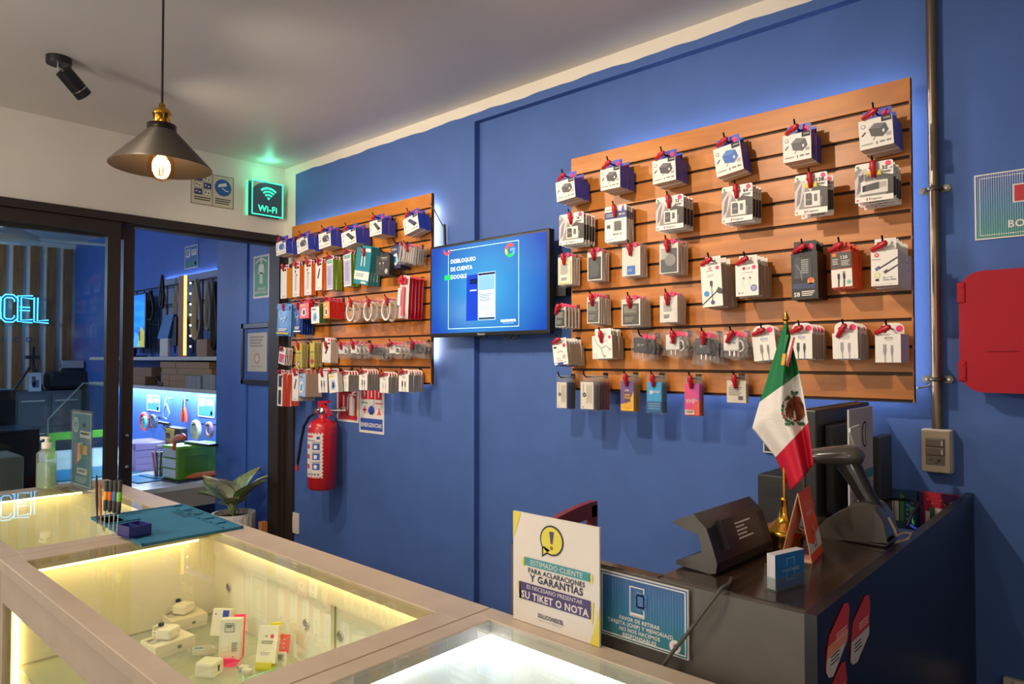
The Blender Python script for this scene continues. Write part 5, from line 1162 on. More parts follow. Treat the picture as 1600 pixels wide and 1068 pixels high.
# ================================================================ dark desk
DTOP = wood('dark_desk_top', '#241a14', '#34271e', '#45342a', .16, (10, 1.3, 10), .3); DSIDE = M('#17161f', .3, noise=.15, scale=120, name='dark_desk_laminate'); DFRONT = M('#57504a', .42, noise=.05, scale=30)
XD1 = -.355; XD0 = -.95
dk = tag(empty('reception_desk', ((XD0+XD1)/2, 1.6, 0)), 'dark reception desk with raised ledge standing against the blue wall', 'desk')
def put(b, n, par=None):
    o = b.build(n, par or dk); o.location = (-(XD0+XD1)/2, -1.6, 0) if not par else (0, 0, 0); return o
yl1 = 1.70; xl_ = -.616
b = MB(); b.box((XD1-.018, 1.041, .0), (XD1, YR-.002, ZD), DSIDE); put(b, 'side_panel')
b = MB(); b.box((XD0, 1.041, 0), (XD1-.018, 1.058, ZD-.002), DFRONT, mats={'B': DSIDE}); b.box((XD0, 1.041, ZD-.002), (xl_, 1.062, ZD+.0), DTOP); put(b, 'front_panel')
b = MB(); b.box((xl_, 1.058, ZD-.025), (XD1-.018, yl1, ZD), DTOP, .001); put(b, 'ledge_top')
b = MB(); b.box((XD0+.01, 1.058, .73), (XD1-.018, YR-.003, .75), DTOP); put(b, 'work_top')
b = MB(); b.box((-.572, 2.03, .93), (XD1-.018, YR-.003, .945), DSIDE); put(b, 'back_shelf')
b = MB(); b.box((xl_, 1.62, .75), (xl_+.018, 1.69, ZD-.025), DSIDE); b.box((-.95, 1.06, .0), (-.93, 2.2, .73), DSIDE); put(b, 'support')
# stickers on the side panel
for i, (pts, lab, c2) in enumerate((([(1325, 940.5), (1318, 943), (1296, 992), (1292, 1016), (1290, 1050), (1294, 1058), (1301, 1056), (1323, 999), (1327, 950)], 'red and white pointed sticker on the desk side, nearest its corner', M('#e8916a', .5)),
                                    ([(1357, 928.5), (1351, 931), (1333, 970), (1330, 999), (1328, 1033), (1332, 1038), (1339, 1033), (1357, 990), (1359, 940)], 'red and white pointed sticker on the desk side, upper further one', None),
                                    ([(1320, 1032), (1314, 1036), (1300, 1068), (1293, 1105), (1291, 1140), (1300, 1146), (1318, 1096), (1323, 1060)], 'red sticker on the desk side under the other two', None))):
    P_ = [at(x, y, 'X', XD1+.0008) for x, y in pts]; cc = sum(P_, Vector())/len(P_)
    b = MB(); b.prism([p-cc for p in P_], (.0006, 0, 0), M('#d63a2c', .4))
    def cut(lo, hi):
        """the part of the outline between two levels"""
        out = []; q = [p-cc+Vector((.0009, 0, 0)) for p in P_]
        zs = [p.z for p in q]; z0, z1 = min(zs), max(zs); a, c = z0+(z1-z0)*lo, z0+(z1-z0)*hi
        for lim, sg_ in ((a, 1), (c, -1)):
            src = q if lim == a else out2; out2 = []
            for m, n in zip(src, src[1:]+src[:1]):
                im, in_ = sg_*(m.z-lim) >= 0, sg_*(n.z-lim) >= 0
                if im: out2.append(m)
                if im != in_: out2.append(m+(n-m)*((lim-m.z)/(n.z-m.z)))
        return out2
    b.poly(cut(0, .42), M('#d8cfc2', .4))
    if c2: b.poly([p+Vector((.0002, 0, 0)) for p in cut(.36, .54)], c2)
    zs = [p.z-cc.z for p in P_]; z0, z1 = min(zs), max(zs); ys = [p.y-cc.y for p in P_]
    for k in range(3): b.box((.0008, min(ys)*.1, z0+(z1-z0)*(.5+.05*k)), (.0012, max(ys)*.75, z0+(z1-z0)*(.525+.05*k)), M('#f0b0a0', .4)); b.box((.0008, min(ys)*.6, z0+(z1-z0)*(.2+.06*k)), (.0012, max(ys)*.1, z0+(z1-z0)*(.22+.06*k)), INK)
    tag(b.build('payment_sticker', loc=cc), lab, 'sticker')
# small white device low at the right edge of the picture
p = at(1590, 1064, 'Y', YR); b = MB(); b.box((-.03, -.02, -.06), (.05, 0, .008), M('#cfc6b6', .4), .003); b.box((-.008, -.0225, -.055), (-.006, -.0195, .006), GREY); tag(b.build('wall_socket', loc=(p.x, YR, p.z)), 'cream wall socket low on the wall beside the desk', 'wall socket')
# ---- terminal
y0 = 1.115; prof = [at(x, y, 'Y', y0) for x, y in ((1049, 830), (1060, 825), (1083, 817.5), (1104, 841), (1114, 871), (1121, 896), (1119, 911), (1110, 912), (1056, 896), (1056, 890), (1096, 878), (1095, 866), (1092, 852), (1083, 846), (1072, 842))]
dy = at(1166, 794.5, 'X', prof[2].x).y-y0; org = Vector((prof[6].x-.03, y0, ZD))
te = tag(empty('receipt_terminal', org, (0, 0, -.03)), 'black angled terminal with lines of white print on the desk ledge', 'terminal')
TB = M('#211d1c', .35); TS = M('#4c4741', .35)
b = MB(); zmin = min(p.z for p in prof); q = [Vector((p.x-org.x, 0, max(p.z-zmin, 0)+.001)) for p in prof]; b.prism(q, (0, dy, 0), TS, TB); b.build('housing', te)
A_, B_ = q[3], q[5]; ez = (A_-B_); L_ = ez.length; ez.normalize(); nx = Vector((ez.z, 0, -ez.x))
b = MB(); ey = Vector((0, 1, 0)); o = B_+ez*L_*.28+ey*dy*.16
pts = [o, o+ey*dy*.62, o+ey*dy*.62+ez*L_*.85, o+ez*L_*.85]; b.prism(pts, nx*.012, TB); F = Face(b, o+nx*.0124, ey, ez, dy*.62, L_*.85, .0004)
for i in range(5): F.rect(.3, .18+.13*i, .3+[.42, .26, .3, .24, .44][i], .23+.13*i, M('#d8d2c8', .5))
b.build('cover_plate', te)
cord = [at(x, y, 'Y', 1.09) for x, y in ((1143, 905), (1135, 912))]
b = MB(); pts = [at(1143, 903, 'Z', ZD+.004), at(1139, 912, 'Z', ZD+.006), at(1128, 918, 'Y', 1.03)]+[at(x, y, 'Y', 1.022) for x, y in ((1112, 938), (1090, 968), (1072, 992), (1054, 1014), (1038, 1036), (1030, 1050))]
b.tube(pts, .0032, M('#4a463f', .5), 8); tag(b.build('terminal_cable'), 'dark cable running from the terminal down over the chip notice', 'cable')
# ---- business cards in a clear holder
p0, p1 = at(1211, 925, 'Z', ZD), at(1259, 912, 'Z', ZD); dr = (p1-p0); w = dr.length; ang = math.atan2(dr.y, dr.x); hh = .055
ch = tag(empty('card_holder', p0, (0, 0, ang)), 'clear holder on the desk ledge filled with blue business cards', 'card holder')
b = MB(); b.box((0, -.003, 0), (w, -.001, .022), ACRYLIC); b.box((0, -.003, 0), (w, .02, .002), ACRYLIC); b.box((0, .018, 0), (w, .02, .04), ACRYLIC); b.box((-.002, -.003, 0), (0, .02, .022), ACRYLIC); b.box((w, -.003, 0), (w+.002, .02, .022), ACRYLIC); b.build('acrylic_tray', ch)
cw = w*.95
for k in range(6):
    y = .001+k*.0026; t = tag(empty('business_card', p0, (0, 0, ang)), 'blue business card facing out of the clear holder' if k == 0 else 'business card stacked behind the front one in the clear holder', 'business card', None if k == 0 else 'business cards in the holder')
    b = MB(); b.box((w*.025, y, .0025), (w*.025+cw, y+.0022, .0025+hh), M('#d4cfcd', .5), mats={'F': M('#24619c', .4)})
    if k == 0:
        F = Face(b, (w*.025, y-.0003, .0025), (1, 0, 0), (0, 0, 1), cw, hh, .0003); F.frame(.38, .2, .66, .85, .02, M('#5fb4d4', .4)).lay(2).rect(.2, .42, .85, .6, M('#24619c', .4)).text(.52, .46, .13, 'SOLUCIONESCEL', WHITE, bold=.03, maxw=.6)
    b.build('card', t)
# ---- red tent card
p0, p1 = at(1269, 880, 'Z', ZD), at(1286, 861, 'Z', ZD); dr = p1-p0; w = dr.length; ang = math.atan2(dr.y, dr.x)
tc_ = tag(empty('tent_card', p0, (0, 0, ang)), 'folded red and white card stand beside the brass flag base', 'card stand')
ht = at(1251, 770, 'X', p0.x-.02).z-ZD; dp = .055
RC = M('#ff5a30', .45); CB = M('#d8b090', .5)
b = MB(); n_ = .0012
b.prism([(0, 0, 0), (w, 0, 0), (w, dp*.42, ht), (0, dp*.42, ht)], (0, n_, 0), RC, CB)
ez = Vector((0, dp*.42, ht)); F = Face(b, (0, -.0004, 0), (1, 0, 0), ez, w, ez.length, .0004)
F.poly([(0, .12), (0, .3), (.4, .2), (.55, .3), (1, .38), (1, .12)], SW).lay(2).poly([(.34, .3), (.6, .2), (.66, .36)], RC).lay(3).poly([(.38, .36), (.5, .5), (.64, .38), (.52, .24)], M('#e88a70', .5)).poly([(.44, .36), (.5, .44), (.58, .38), (.52, .3)], RC)
F.text(.5, .06+.1, .035, 'NETPAY', INK, bold=.02, maxw=.7)
F.lay(2).text(.5, .78, .045, 'ACEPTAMOS', M('#f0a890', .5), bold=.03, maxw=.85).text(.5, .72, .045, 'TODAS LAS', M('#f0a890', .5), bold=.03, maxw=.8).text(.5, .63, .06, 'TARJETAS', M('#f4c0b0', .5), bold=.03, maxw=.85); b.build('front_leaf', tc_)
b = MB(); b.prism([(0, dp, 0), (w, dp, 0), (w, dp*.44, ht), (0, dp*.44, ht)], (0, -n_, 0), CB); b.box((0, .002, .0), (w, dp-.002, .0012), CB); b.build('rear_leaf', tc_)
# ---- flag on a brass stand
pb = at(1225, 851, 'Z', ZD); tip = at(1228, 489, 'Y', pb.y)
fl = tag(empty('table_flag', pb), 'green white and red table flag on a brass stand', 'flag')
b = MB(); b.lathe([(.034, 0), (.036, .003), (.040, .02), (.044, .024), (.044, .03), (.039, .034), (.036, .036), (.022, .043), (.014, .05), (.010, .058), (.008, .07), (.0065, .088), (.008, .09), (.0045, .094)], (0, 0, 0), BRASS, 40); b.build('stand_base', fl)
rel = lambda x, y, dy=0: at(x, y, 'Y', pb.y+dy)-pb
tp = tip-pb; b = MB(); b.tube([(0, 0, .06), tp*.97], .0035, BRASS, 12); b.build('pole', fl)
b = MB(); b.tube([tp*.95, tp*.956, tp*.962], [.0035, .006, .003], BRASS, 14); b.tube([tp*.964, tp*.97, tp*.978, tp*.992, tp*1.012], [.0025, .006, .0066, .004, .0003], BRASS, 14); b.build('finial', fl)
Ls = [(0, 1225, 507), (.2, 1208, 562), (.42, 1187, 628), (.54, 1175.5, 668), (.74, 1212, 714), (.88, 1226, 745), (1, 1236, 767)]
Rs = [(0, 1231, 506), (.2, 1240, 545), (.42, 1249, 583), (.54, 1255, 612), (.74, 1263, 660), (.88, 1268, 700), (1, 1271, 726)]
def interp(T, t):
    for (a, x, y), (c, x2, y2) in zip(T, T[1:]):
        if t <= c: k = (t-a)/(c-a); return x+(x2-x)*k, y+(y2-y)*k
    return T[-1][1:]
def cloth(u, v, dy=0):
    l, r = interp(Ls, v), interp(Rs, v); x, y = l[0]+(r[0]-l[0])*u, l[1]+(r[1]-l[1])*u
    fold = (.012*math.sin(u*8.5+v*1.2)+.006*math.sin(u*15+2))*min(1, v*3+.15)-.008*math.sin(u*3.1)
    return rel(x, y, -.012+fold+dy)
FG, FWH, FR = M('#12713a', .45, bump=.15, scale=300), M('#e0d8d0', .45, bump=.15, scale=300), M('#c01630', .42, bump=.15, scale=300)
b = MB(); b.grid(cloth, 26, 50, lambda u, v: FG if v < .42 else (FWH if v < .74 else FR)); o = b.build('cloth', fl)
md = o.modifiers.new('thick', 'SOLIDIFY'); md.thickness = .0008
b = MB()
def onflag(px, py, k=1):
    best = None
    for i in range(27):
        for j in range(51):
            l, r = interp(Ls, j/50), interp(Rs, j/50); x, y = l[0]+(r[0]-l[0])*i/26, l[1]+(r[1]-l[1])*i/26; d = (x-px)**2+(y-py)**2
            if best is None or d < best[0]: best = (d, i/26, j/50)
    q = cloth(best[1], best[2]); g = rel(px, py, q.y-.0022*k); return g
def fpoly(pts, m, k=1): b.poly([onflag(x, y, k) for x, y in pts], m)
BRN, BRN2, GRN2 = M('#6e3018', .55), M('#4a1e10', .55), M('#1f5a36', .55)
fpoly([(1232, 628), (1240, 618), (1250, 620), (1256, 634), (1257, 648), (1249, 658), (1237, 659), (1228, 650), (1227, 638)], BRN)
fpoly([(1229, 630), (1236, 622), (1242, 628), (1238, 636), (1231, 638)], BRN2, 2); fpoly([(1246, 624), (1254, 630), (1256, 644), (1249, 640)], BRN2, 2); fpoly([(1240, 641), (1243, 641), (1244, 655), (1240, 655)], FWH, 2); fpoly([(1234, 640), (1239, 646), (1236, 656), (1231, 650)], M('#8a4a20', .55), 2)
for i in range(11):
    a = math.radians(100+i*16); cx, cy = 1240+17.5*math.cos(a), 640-21*math.sin(a); fpoly([(cx+2.6*math.cos(t*PI/3), cy+3.4*math.sin(t*PI/3)) for t in range(6)], GRN2, 1)
for i in range(7): fpoly([(1226+i*4.4, 660+1.2*math.sin(i)), (1230+i*4.4, 659), (1231+i*4.4, 664), (1227+i*4.4, 665)], GRN2, 1)
for (x, y) in ((1237, 613), (1241, 615), (1245, 614)): fpoly([(x-2, y-3), (x+2, y-3), (x+2, y+3), (x-2, y+3)], GRN2, 1)
for (x, y) in ((1226, 652), (1224, 646)): fpoly([(x-1.6, y-1.6), (x+1.6, y-1.6), (x+1.6, y+1.6), (x-1.6, y+1.6)], RED, 2)
b.build('coat_of_arms', fl)
b = MB()
for i, m in enumerate((FG, FWH, FR)):
    def rib(u, v, i=i):
        l, r = (1236+3*v, 520+8*v), (0, 0); x = 1229+3.2*i-v*11+u*3.4+(4 if i else 0); y = 524+v*46+(i-1)*2+u*1; g = rel(x, y, -.030-.004*math.sin(v*3)); return g
    b.grid(rib, 2, 8, m)
for k in range(4): b.tube([rel(1224+k*1.2, 552, -.036), rel(1221+k*1.4, 570, -.036)], .0012, GOLD, 5)
b.build('ribbon', fl)
# ---- barcode scanner in its stand
yb_ = at(1345, 842, 'Z', ZD).y; org = Vector((at(1345, 842, 'Z', ZD).x, yb_, ZD)); r2 = lambda x, y, dy=0: at(x, y, 'Y', yb_+dy)-org
sc = tag(empty('barcode_scanner', org), 'dark grey barcode scanner resting in its stand on the desk', 'scanner')
SG = M('#4b4640', .25, coat=.5); SD = M('#201d1c', .3, coat=.3)
b = MB(); zz = lambda p: Vector((p.x, p.y, max(p.z, .001)))
prof = [zz(r2(x, y)) for x, y in ((1290, 836), (1291, 816), (1300, 806), (1320, 793), (1345, 781), (1362, 780), (1376, 787), (1388, 806), (1394, 838))]
wd = .042
n = len(prof)
rows = []
for yy, inset in ((-wd, .86), (-wd*.8, 1), (wd*.8, 1), (wd, .86)):
    cx, = (sum(p.x for p in prof)/n,); rows.append([Vector((cx+(p.x-cx)*(.96 if inset < 1 else 1), yy, .006+(p.z-.006)*inset if p.z > .01 else p.z)) for p in prof])
vs = [v for r in rows for v in r]; fs = []
for j in range(3):
    for i in range(n): k = (i+1) % n; fs.append((j*n+i, j*n+k, (j+1)*n+k, (j+1)*n+i))
fs += [tuple(range(n)), tuple(range(4*n-1, 3*n-1, -1))]
b.add(vs, fs, SG, False); b.box((prof[0].x, -wd, 0), (prof[-1].x, wd, .008), SD); o = b.build('stand', sc); bv = o.modifiers.new('bevel', 'BEVEL'); bv.width = .006; bv.segments = 3; bv.limit_method = 'ANGLE'
b = MB()
def sweep(pts, rx, ry, mat, seg=18):
    """oval tube in the stand's plane: rx across the path, ry towards the viewer"""
    vs = []; fs = []; m = len(pts)
    for i, p in enumerate(pts):
        d = (pts[min(i+1, m-1)]-pts[max(0, i-1)]).normalized(); nrm = Vector((-d.z, 0, d.x)).normalized()
        for k in range(seg): a = 2*PI*k/seg; vs.append(p+nrm*math.cos(a)*rx[i]+Vector((0, 1, 0))*math.sin(a)*ry[i])
    for i in range(m-1):
        for k in range(seg): l = (k+1) % seg; fs.append((i*seg+k, i*seg+l, (i+1)*seg+l, (i+1)*seg+k))
    b.add(vs, fs, mat, True); b.add(vs[:seg], [tuple(range(seg))], mat); b.add(vs[-seg:], [tuple(range(seg))], mat)
sweep([r2(x, y) for x, y in ((1324, 722), (1332, 735), (1343, 755), (1354, 775), (1366, 795), (1378, 815))], [.024, .022, .019, .018, .018, .016], [.02, .021, .02, .019, .018, .016], SD); b.build('handle', sc)
b = MB(); sweep([r2(x, y) for x, y in ((1270, 711), (1273, 711), (1290, 711), (1310, 711), (1330, 711), (1343, 711), (1349, 710))], [.013, .0155, .018, .021, .022, .019, .008], [.034, .036, .036, .035, .032, .026, .01], SG); b.build('scan_head', sc)
b = MB(); e = r2(1392, 832); b.tube([r2(1388, 808, -.02), r2(1397, 825, -.02), zz(r2(1400, 836, -.03)), zz(r2(1412, 832, .0)), zz(r2(1424, 833, .01)), zz(r2(1420, 841, .0)), zz(r2(1398, 848, .01))], .003, M('#8d7f74', .5), 7); b.build('cord', sc)
# ---- monitor, notice boards, black units inside the desk
xm = -.60; ya, yb2 = 1.77, 2.215; zt6 = at(1280, 640, 'X', xm).z
mo = tag(empty('computer_monitor', (xm, (ya+yb2)/2, .75)), 'black computer monitor seen from behind inside the desk', 'monitor'); zt6 -= .75
b = MB(); b.box((-.03, ya-(ya+yb2)/2, zt6-.30), (0, (yb2-ya)/2, zt6), M('#1b1918', .4), .004); b.box((0, -.17, zt6-.26), (.022, .17, zt6-.04), M('#1f1d1c', .45), .004); b.build('screen_housing', mo)
b = MB(); b.box((-.036, (ya-yb2)/2+.0, zt6-.302), (-.03, (yb2-ya)/2, zt6+.001), M('#3a2c26', .4)); b.box((-.0368, (ya-yb2)/2+.012, zt6-.28), (-.0358, (yb2-ya)/2-.012, zt6-.012), M('#101218', .15)); b.build('bezel', mo)
b = MB(); b.box((-.02, -.03, .01), (.015, .03, zt6-.2), BLACK); b.box((-.05, -.11, .0005), (.09, .11, .012), BLACK, .003); b.build('stand', mo)
b = MB(); yq = at(1190, 745, 'Z', 1.1).y
a, c = at(1190, 738, 'Y', 2.05), at(1284, 860, 'Y', 2.05); b.box((a.x, 2.02, .751), (c.x-.025, 2.2, a.z), M('#1d1a18', .5), .003)
b.box((a.x+.03, 2.018, a.z-.06), (c.x-.03, 2.021, a.z-.03), BLACK); tag(b.build('desktop_computer'), 'plain black computer case on the work surface behind the flag', 'computer')
a, c = at(1194, 656, 'Y', YR-.004), at(1275, 713, 'Y', YR-.004)
o = tag(empty('wall_frame', ((a.x+c.x)/2, YR, (a.z+c.z)/2)), 'dark panel with thin white border on the wall behind flag', 'picture frame'); w, h = c.x-a.x, a.z-c.z
panel(o, 'dark_panel', w, h, .012, M('#2a2828', .35), lambda F: F.frame(0, 0, 1, 1, .02, SW))
for (x0_, x1_, y0_, y1_, dx, lab) in ((1325, 1362, 640, 790, .06, 'white customer notice propped against the back of the monitor'),):
    a = at(x0_, y0_, 'X', xm+dx); c = at(x1_, y0_, 'X', xm+dx); zt7 = a.z; zb7 = .752
    o = tag(empty('spare_notice', (xm+dx, (a.y+c.y)/2, zb7)), lab, 'sign'); w, h = c.y-a.y, zt7-zb7
    b = MB(); b.box((-.002, -w/2, 0), (.002, w/2, h), M('#b9b6b4', .5)); F = Face(b, (.0024, -w/2, 0), (0, 1, 0), (0, 0, 1), w, h, .0004)
    F.circ(.64, .88, .12, INK, 20, 1, 1.4).lay(2).circ(.64, .88, .1, M('#c9c9b8', .5), 20, 1, 1.4).lay(3).rect(.62, .84, .66, .92, PRINT).lay(1)
    F.rect(.3, .68, 1, .72, NTEAL).text(.62, .63, .03, 'CIONES', NINK, bold=.03, maxw=.7).text(.62, .56, .045, 'TÍAS', NINK, bold=.03, maxw=.7).rect(.5, .46, 1, .53, NPUR).lay(2).text(.75, .475, .04, 'NOTA', SW, bold=.03, maxw=.4); b.build('printed_board', o)
a = at(1326, 666, 'X', xm+.075); c = at(1341, 666, 'X', xm+.075); b = MB(); zt8 = a.z
b.prism([(0, a.y, zt8-.004), (0, c.y, zt8), (0, c.y+.012, zt8-.1), (0, c.y+.016, .752), (0, c.y-.012, .752), (0, c.y-.01, zt8-.09), (0, a.y, zt8-.014)], (.004, 0, 0), M('#d6d0bc', .4)); tag(b.build('paper_strip', loc=(xm+.075, 0, 0)), 'cream plastic strip standing before the spare notice', 'strip')
a, c = at(1362, 682, 'Y', 2.12), at(1376, 760, 'Y', 2.12); b = MB(); b.box((a.x-.0, 2.12, .946), (c.x, 2.24, a.z), M('#3a393c', .45), .002); tag(b.build('router'), 'narrow dark grey unit standing beside the monitor at the wall', 'router')
for (x0_, x1_, yt0, yt1, yb0, m1, lab) in ((1376, 1432, 760, 768, 800, M('#2a4a70', .45), 'dark blue prepaid card display box at the wall inside the desk'), (1437, 1512, 768, 776, 850, M('#b8243e', .45), 'red and purple prepaid card display box at the wall inside desk')):
    Y = 2.235; a, c = at(x0_, yt0, 'Y', Y), at(x1_, yt1, 'Y', Y); a.x = max(a.x, -.57); zt9 = (a.z+c.z)/2; x1w = min(c.x, XD1-.02); w = x1w-a.x; zb9 = .946
    o = tag(empty('prepaid_card_box', ((a.x+x1w)/2, Y+.02, zb9)), lab, 'box'); h = zt9-zb9
    b = MB(); b.box((-w/2, -.02, 0), (w/2, 0, h), m1); F = front(b, w, h, -.0203)
    if x0_ < 1400:
        F.rect(.0, .3, .1, .9, SW).rect(.14, .3, .3, .8, SW).rect(.33, .3, .46, .8, SW).rect(.5, .3, .62, .9, M('#4f8a3c', .5)).lay(2).circ(.22, .55, .05, RED).bars(.16, .35, .1, .1, 2, INK).lay(1).bars(.68, .3, .1, .4, 4, M('#6f9fd0', .5)).bars(.84, .2, .1, .6, 4, M('#6f9fd0', .5))
    else:
        F.poly([(.5, 1), (1, 1), (1, .5), (.7, .55)], M('#5a1c5a', .5)).rect(-.0, 0, .1, 1, M('#4a1f4a', .5)).lay(2)
        for i in range(7): F.circ(.2+.1*i, .86-.09*(i % 3), .018, M('#f0b0b8', .5))
        F.rect(.14, .08, .24, .6, SW).rect(.25, .1, .34, .7, M('#2f7a4a', .5)).rect(.36, .12, .56, .68, SW).rect(.58, .16, .68, .68, SW).lay(3).circ(.46, .46, .06, INK).lay(4).circ(.46, .46, .04, SW).lay(3).text(.46, .2, .1, '+', INK, bold=.03).bars(.6, .3, .06, .3, 4, RED).text(.86, .72, .13, 'DE', SW, bold=.04).rect(.93, .7, .99, .9, CORAL)
    b.build('printed_front', o)
b = MB(); a = at(1385, 785, 'Z', 1.0); b.tube([at(1378, 782, 'Y', 2.0), at(1395, 779, 'Y', 2.0), at(1425, 781, 'Y', 1.95), at(1436, 787, 'Y', 1.92), at(1424, 805, 'Y', 1.9), at(1418, 822, 'Y', 1.88)], .004, BLACK, 7); b.tube([at(1422, 790, 'Y', 1.97), at(1424, 805, 'Y', 1.97), at(1428, 820, 'Y', 1.95)], .0025, M('#1f9a4a', .4), 6); b.tube([at(1420, 818, 'Y', 1.93), at(1428, 824, 'Y', 1.93), at(1440, 830, 'Y', 1.9)], .004, M('#2a3ad0', .4), 6)
tag(b.build('cable_bundle'), 'loose black green and blue cables behind the scanner', 'cables')
# ---- chair behind the desk
CW = M('#7c2c1c', .35, noise=.15, scale=30, coat=.2)
xc_ = -1.33; p1, p2 = at(842, 807, 'X', xc_), at(925, 784, 'X', xc_)
chr_ = tag(empty('wooden_chair', (xc_+.2, (p1.y+p2.y)/2, 0), (0, 0, 0)), 'dark red wooden chair behind the customer notice', 'chair'); wy = (p2.y-p1.y)+.06; ztop = p2.z
b = MB()
n = 14; outer = [(-.2, -wy/2+wy*i/n, ztop-.045*(1-math.sin(PI*(i/n)*.5+0))**1.0) for i in range(n+1)]
pts = outer+[(-.2, y, z-.05) for _, y, z in outer[::-1]]
b.prism(pts, (-.022, 0, 0), CW); b.build('top_rail', chr_)
for s in (-1, 1):
    b = MB(); y = s*(wy/2-.015); b.box((-.222, y-.018, 0), (-.2, y+.018, ztop-(.05 if s < 0 else .01)), CW, .003); b.build('leg', chr_)
    b = MB(); b.box((.09, y-.018, 0), (.122, y+.018, .44), CW, .003); b.build('leg', chr_)
b = MB(); b.box((-.216, -wy/2+.03, ztop-.2), (-.204, wy/2-.03, ztop-.16), CW, .002); b.box((-.216, -.03, .45), (-.204, .03, ztop-.16), CW, .002); b.build('back_splat', chr_)
b = MB(); b.box((-.225, -wy/2, .43), (.13, wy/2, .465), CW, .008); b.build('seat', chr_)
# ================================================================ workshop beyond the glass
WBLUE = M('#3a62b4', .5, noise=.05, scale=9); XS = -8.85; YREC = 2.45; YSF = 2.25; XP = -4.87; ZC2 = 2.72
b = MB(); b.box((XP, YW, 0), (-4.04, 3.0, ZC2), WBLUE); b.box((at(384, 600, 'Y', YW).x-.002, YW-.004, 0), (at(384, 600, 'Y', YW).x+.002, YW, ZC2), WBLUE); b.box((XP, YW-.012, 0), (at(384, 600, 'Y', YW-.012).x, YW, ZC2), WBLUE, .004); struct(b, 'wall_workshop_front')
b = MB(); b.box((XS, YREC, 0), (XP, 3.0, ZC2), WBLUE); struct(b, 'wall_workshop_back')
b = MB(); b.box((XS-.1, YF, 0), (XS, 3.0, ZC2), M('#c6c8d2', .6)); struct(b, 'wall_workshop_side')
b = MB(); b.box((XS-.1, YF-.1, 0), (-4.04, YF, ZC2), M('#7f86a0', .6)); struct(b, 'wall_workshop_left')
b = MB(); b.box((XS-.1, YF, ZC2), (-4.04, 3.0, ZC2+.1), M('#a9adc0', .5)); struct(b, 'ceiling_workshop')
SLW = wood('wall_slat_wood', '#6a4426', '#8a5c34', '#9c6e42', .5, (10, 10, 1.2)); pitch = .1535
b = MB(); y = YREC-.04
while y > -1.6: b.box((XS, y-.082, 0), (XS+.03, y, ZC2-.06), SLW); y -= pitch
tag(b.build('slat_cladding'), 'brown vertical timber slats covering the far workshop wall', 'cladding', kind='structure')
# neon lettering
p0, p1 = at(76, 500, 'X', XS+.1), at(0, 482, 'X', XS+.1); zt, zb = at(60, 465, 'X', XS+.1).z, at(60, 502, 'X', XS+.1).z
lh = zt-zb; lw = .088*lh/.2*1.05; gap = lw*1.25
ne = tag(empty('neon_sign', (XS+.1, p0.y-.0, zb), (0, 0, RL)), 'blue neon lettering on the timber slat wall of the workshop', 'neon sign'); NEON = glow('#58c4ff', 3.2); NEONC = M('#1a6fae', .4, emit=.25)
S_ = {'S': [[(1, .78), (1, .88), (.75, 1), (.25, 1), (0, .88), (0, .68), (.2, .56), (.8, .44), (1, .3), (1, .12), (.75, 0), (.25, 0), (0, .12), (0, .22)]], 'C': [[(1, .78), (1, .88), (.75, 1), (.25, 1), (0, .88), (0, .12), (.25, 0), (.75, 0), (1, .12), (1, .22)]], 'E': [[(1, 1), (0, 1), (0, 0), (1, 0)], [(0, .5), (.8, .5)]], 'L': [[(0, 1), (0, 0), (1, 0)]],
      'O': [[(.25, 0), (0, .12), (0, .88), (.25, 1), (.75, 1), (1, .88), (1, .12), (.75, 0), (.25, 0)]], 'U': [[(0, 1), (0, .12), (.25, 0), (.75, 0), (1, .12), (1, 1)]], 'I': [[(.5, 1), (.5, 0)]], 'N': [[(0, 0), (0, 1), (1, 0), (1, 1)]]}
word = 'SOLUCIONESCEL'
for k, ch_ in enumerate(word[::-1]):
    x0 = -(k+1)*gap+.2*lw
    for st in S_[ch_]:
        n = len(st)
        for off in (-1, 1):                              # double outline of each stroke
            pts = []
            for i, (u, v) in enumerate(st):
                a, c = st[max(0, i-1)], st[min(n-1, i+1)]; dx, dz = (c[0]-a[0])*lw, (c[1]-a[1])*lh; L_ = math.hypot(dx, dz) or 1
                pts.append((x0+u*lw-dz/L_*off*.017, -.02, v*lh+dx/L_*off*.017))
            b = MB() if off == -1 else b
            b.tube(pts, .0065, NEON, 6)
        q = [(x0+u*lw, -.008, v*lh) for u, v in st]; b.tube(q, .017, NEONC, 6)
        b.build('neon_letter', ne)
b = MB(); F = Face(b, (-8*gap, -.012, -.19*lh/.2), (1, 0, 0), (0, 0, 1), 7*gap, .08, .001)
for k, c_ in enumerate('TECNICO'): F.text(.3+k*.112, .2, .7, c_, M('#1c3f8a', .5), bold=.03)
b.build('small_lettering', ne)
# ceiling fan
zf = at(20, 378, 'X', -6.2).z; pf = at(20, 378, 'X', -6.2)
fan = tag(empty('ceiling_fan', (pf.x, pf.y, ZC2)), 'white ceiling fan hanging in the workshop', 'fan'); FW = M('#d2d4da', .5); dz = zf-ZC2
b = MB(); b.tube([(0, 0, 0), (0, 0, dz+.2)], .016, FW, 10); b.build('down_rod', fan)
b = MB(); b.lathe([(.02, dz+.24), (.075, dz+.22), (.085, dz+.12), (.07, dz+.1)], (0, 0, 0), FW, 24); b.build('motor', fan)
b = MB(); b.lathe([(.06, dz+.1), (.15, dz+.06), (.17, dz+.02), (.165, dz), (.05, dz-.01)], (0, 0, 0), FW, 32); b.build('hub', fan)
for k in range(3):
    a = math.radians(78+120*k); b = MB(); b.box((.14, -.055, dz+.03), (.68, .055, dz+.042), FW, .004); b.build('blade', fan, rot=(0, 0, a))
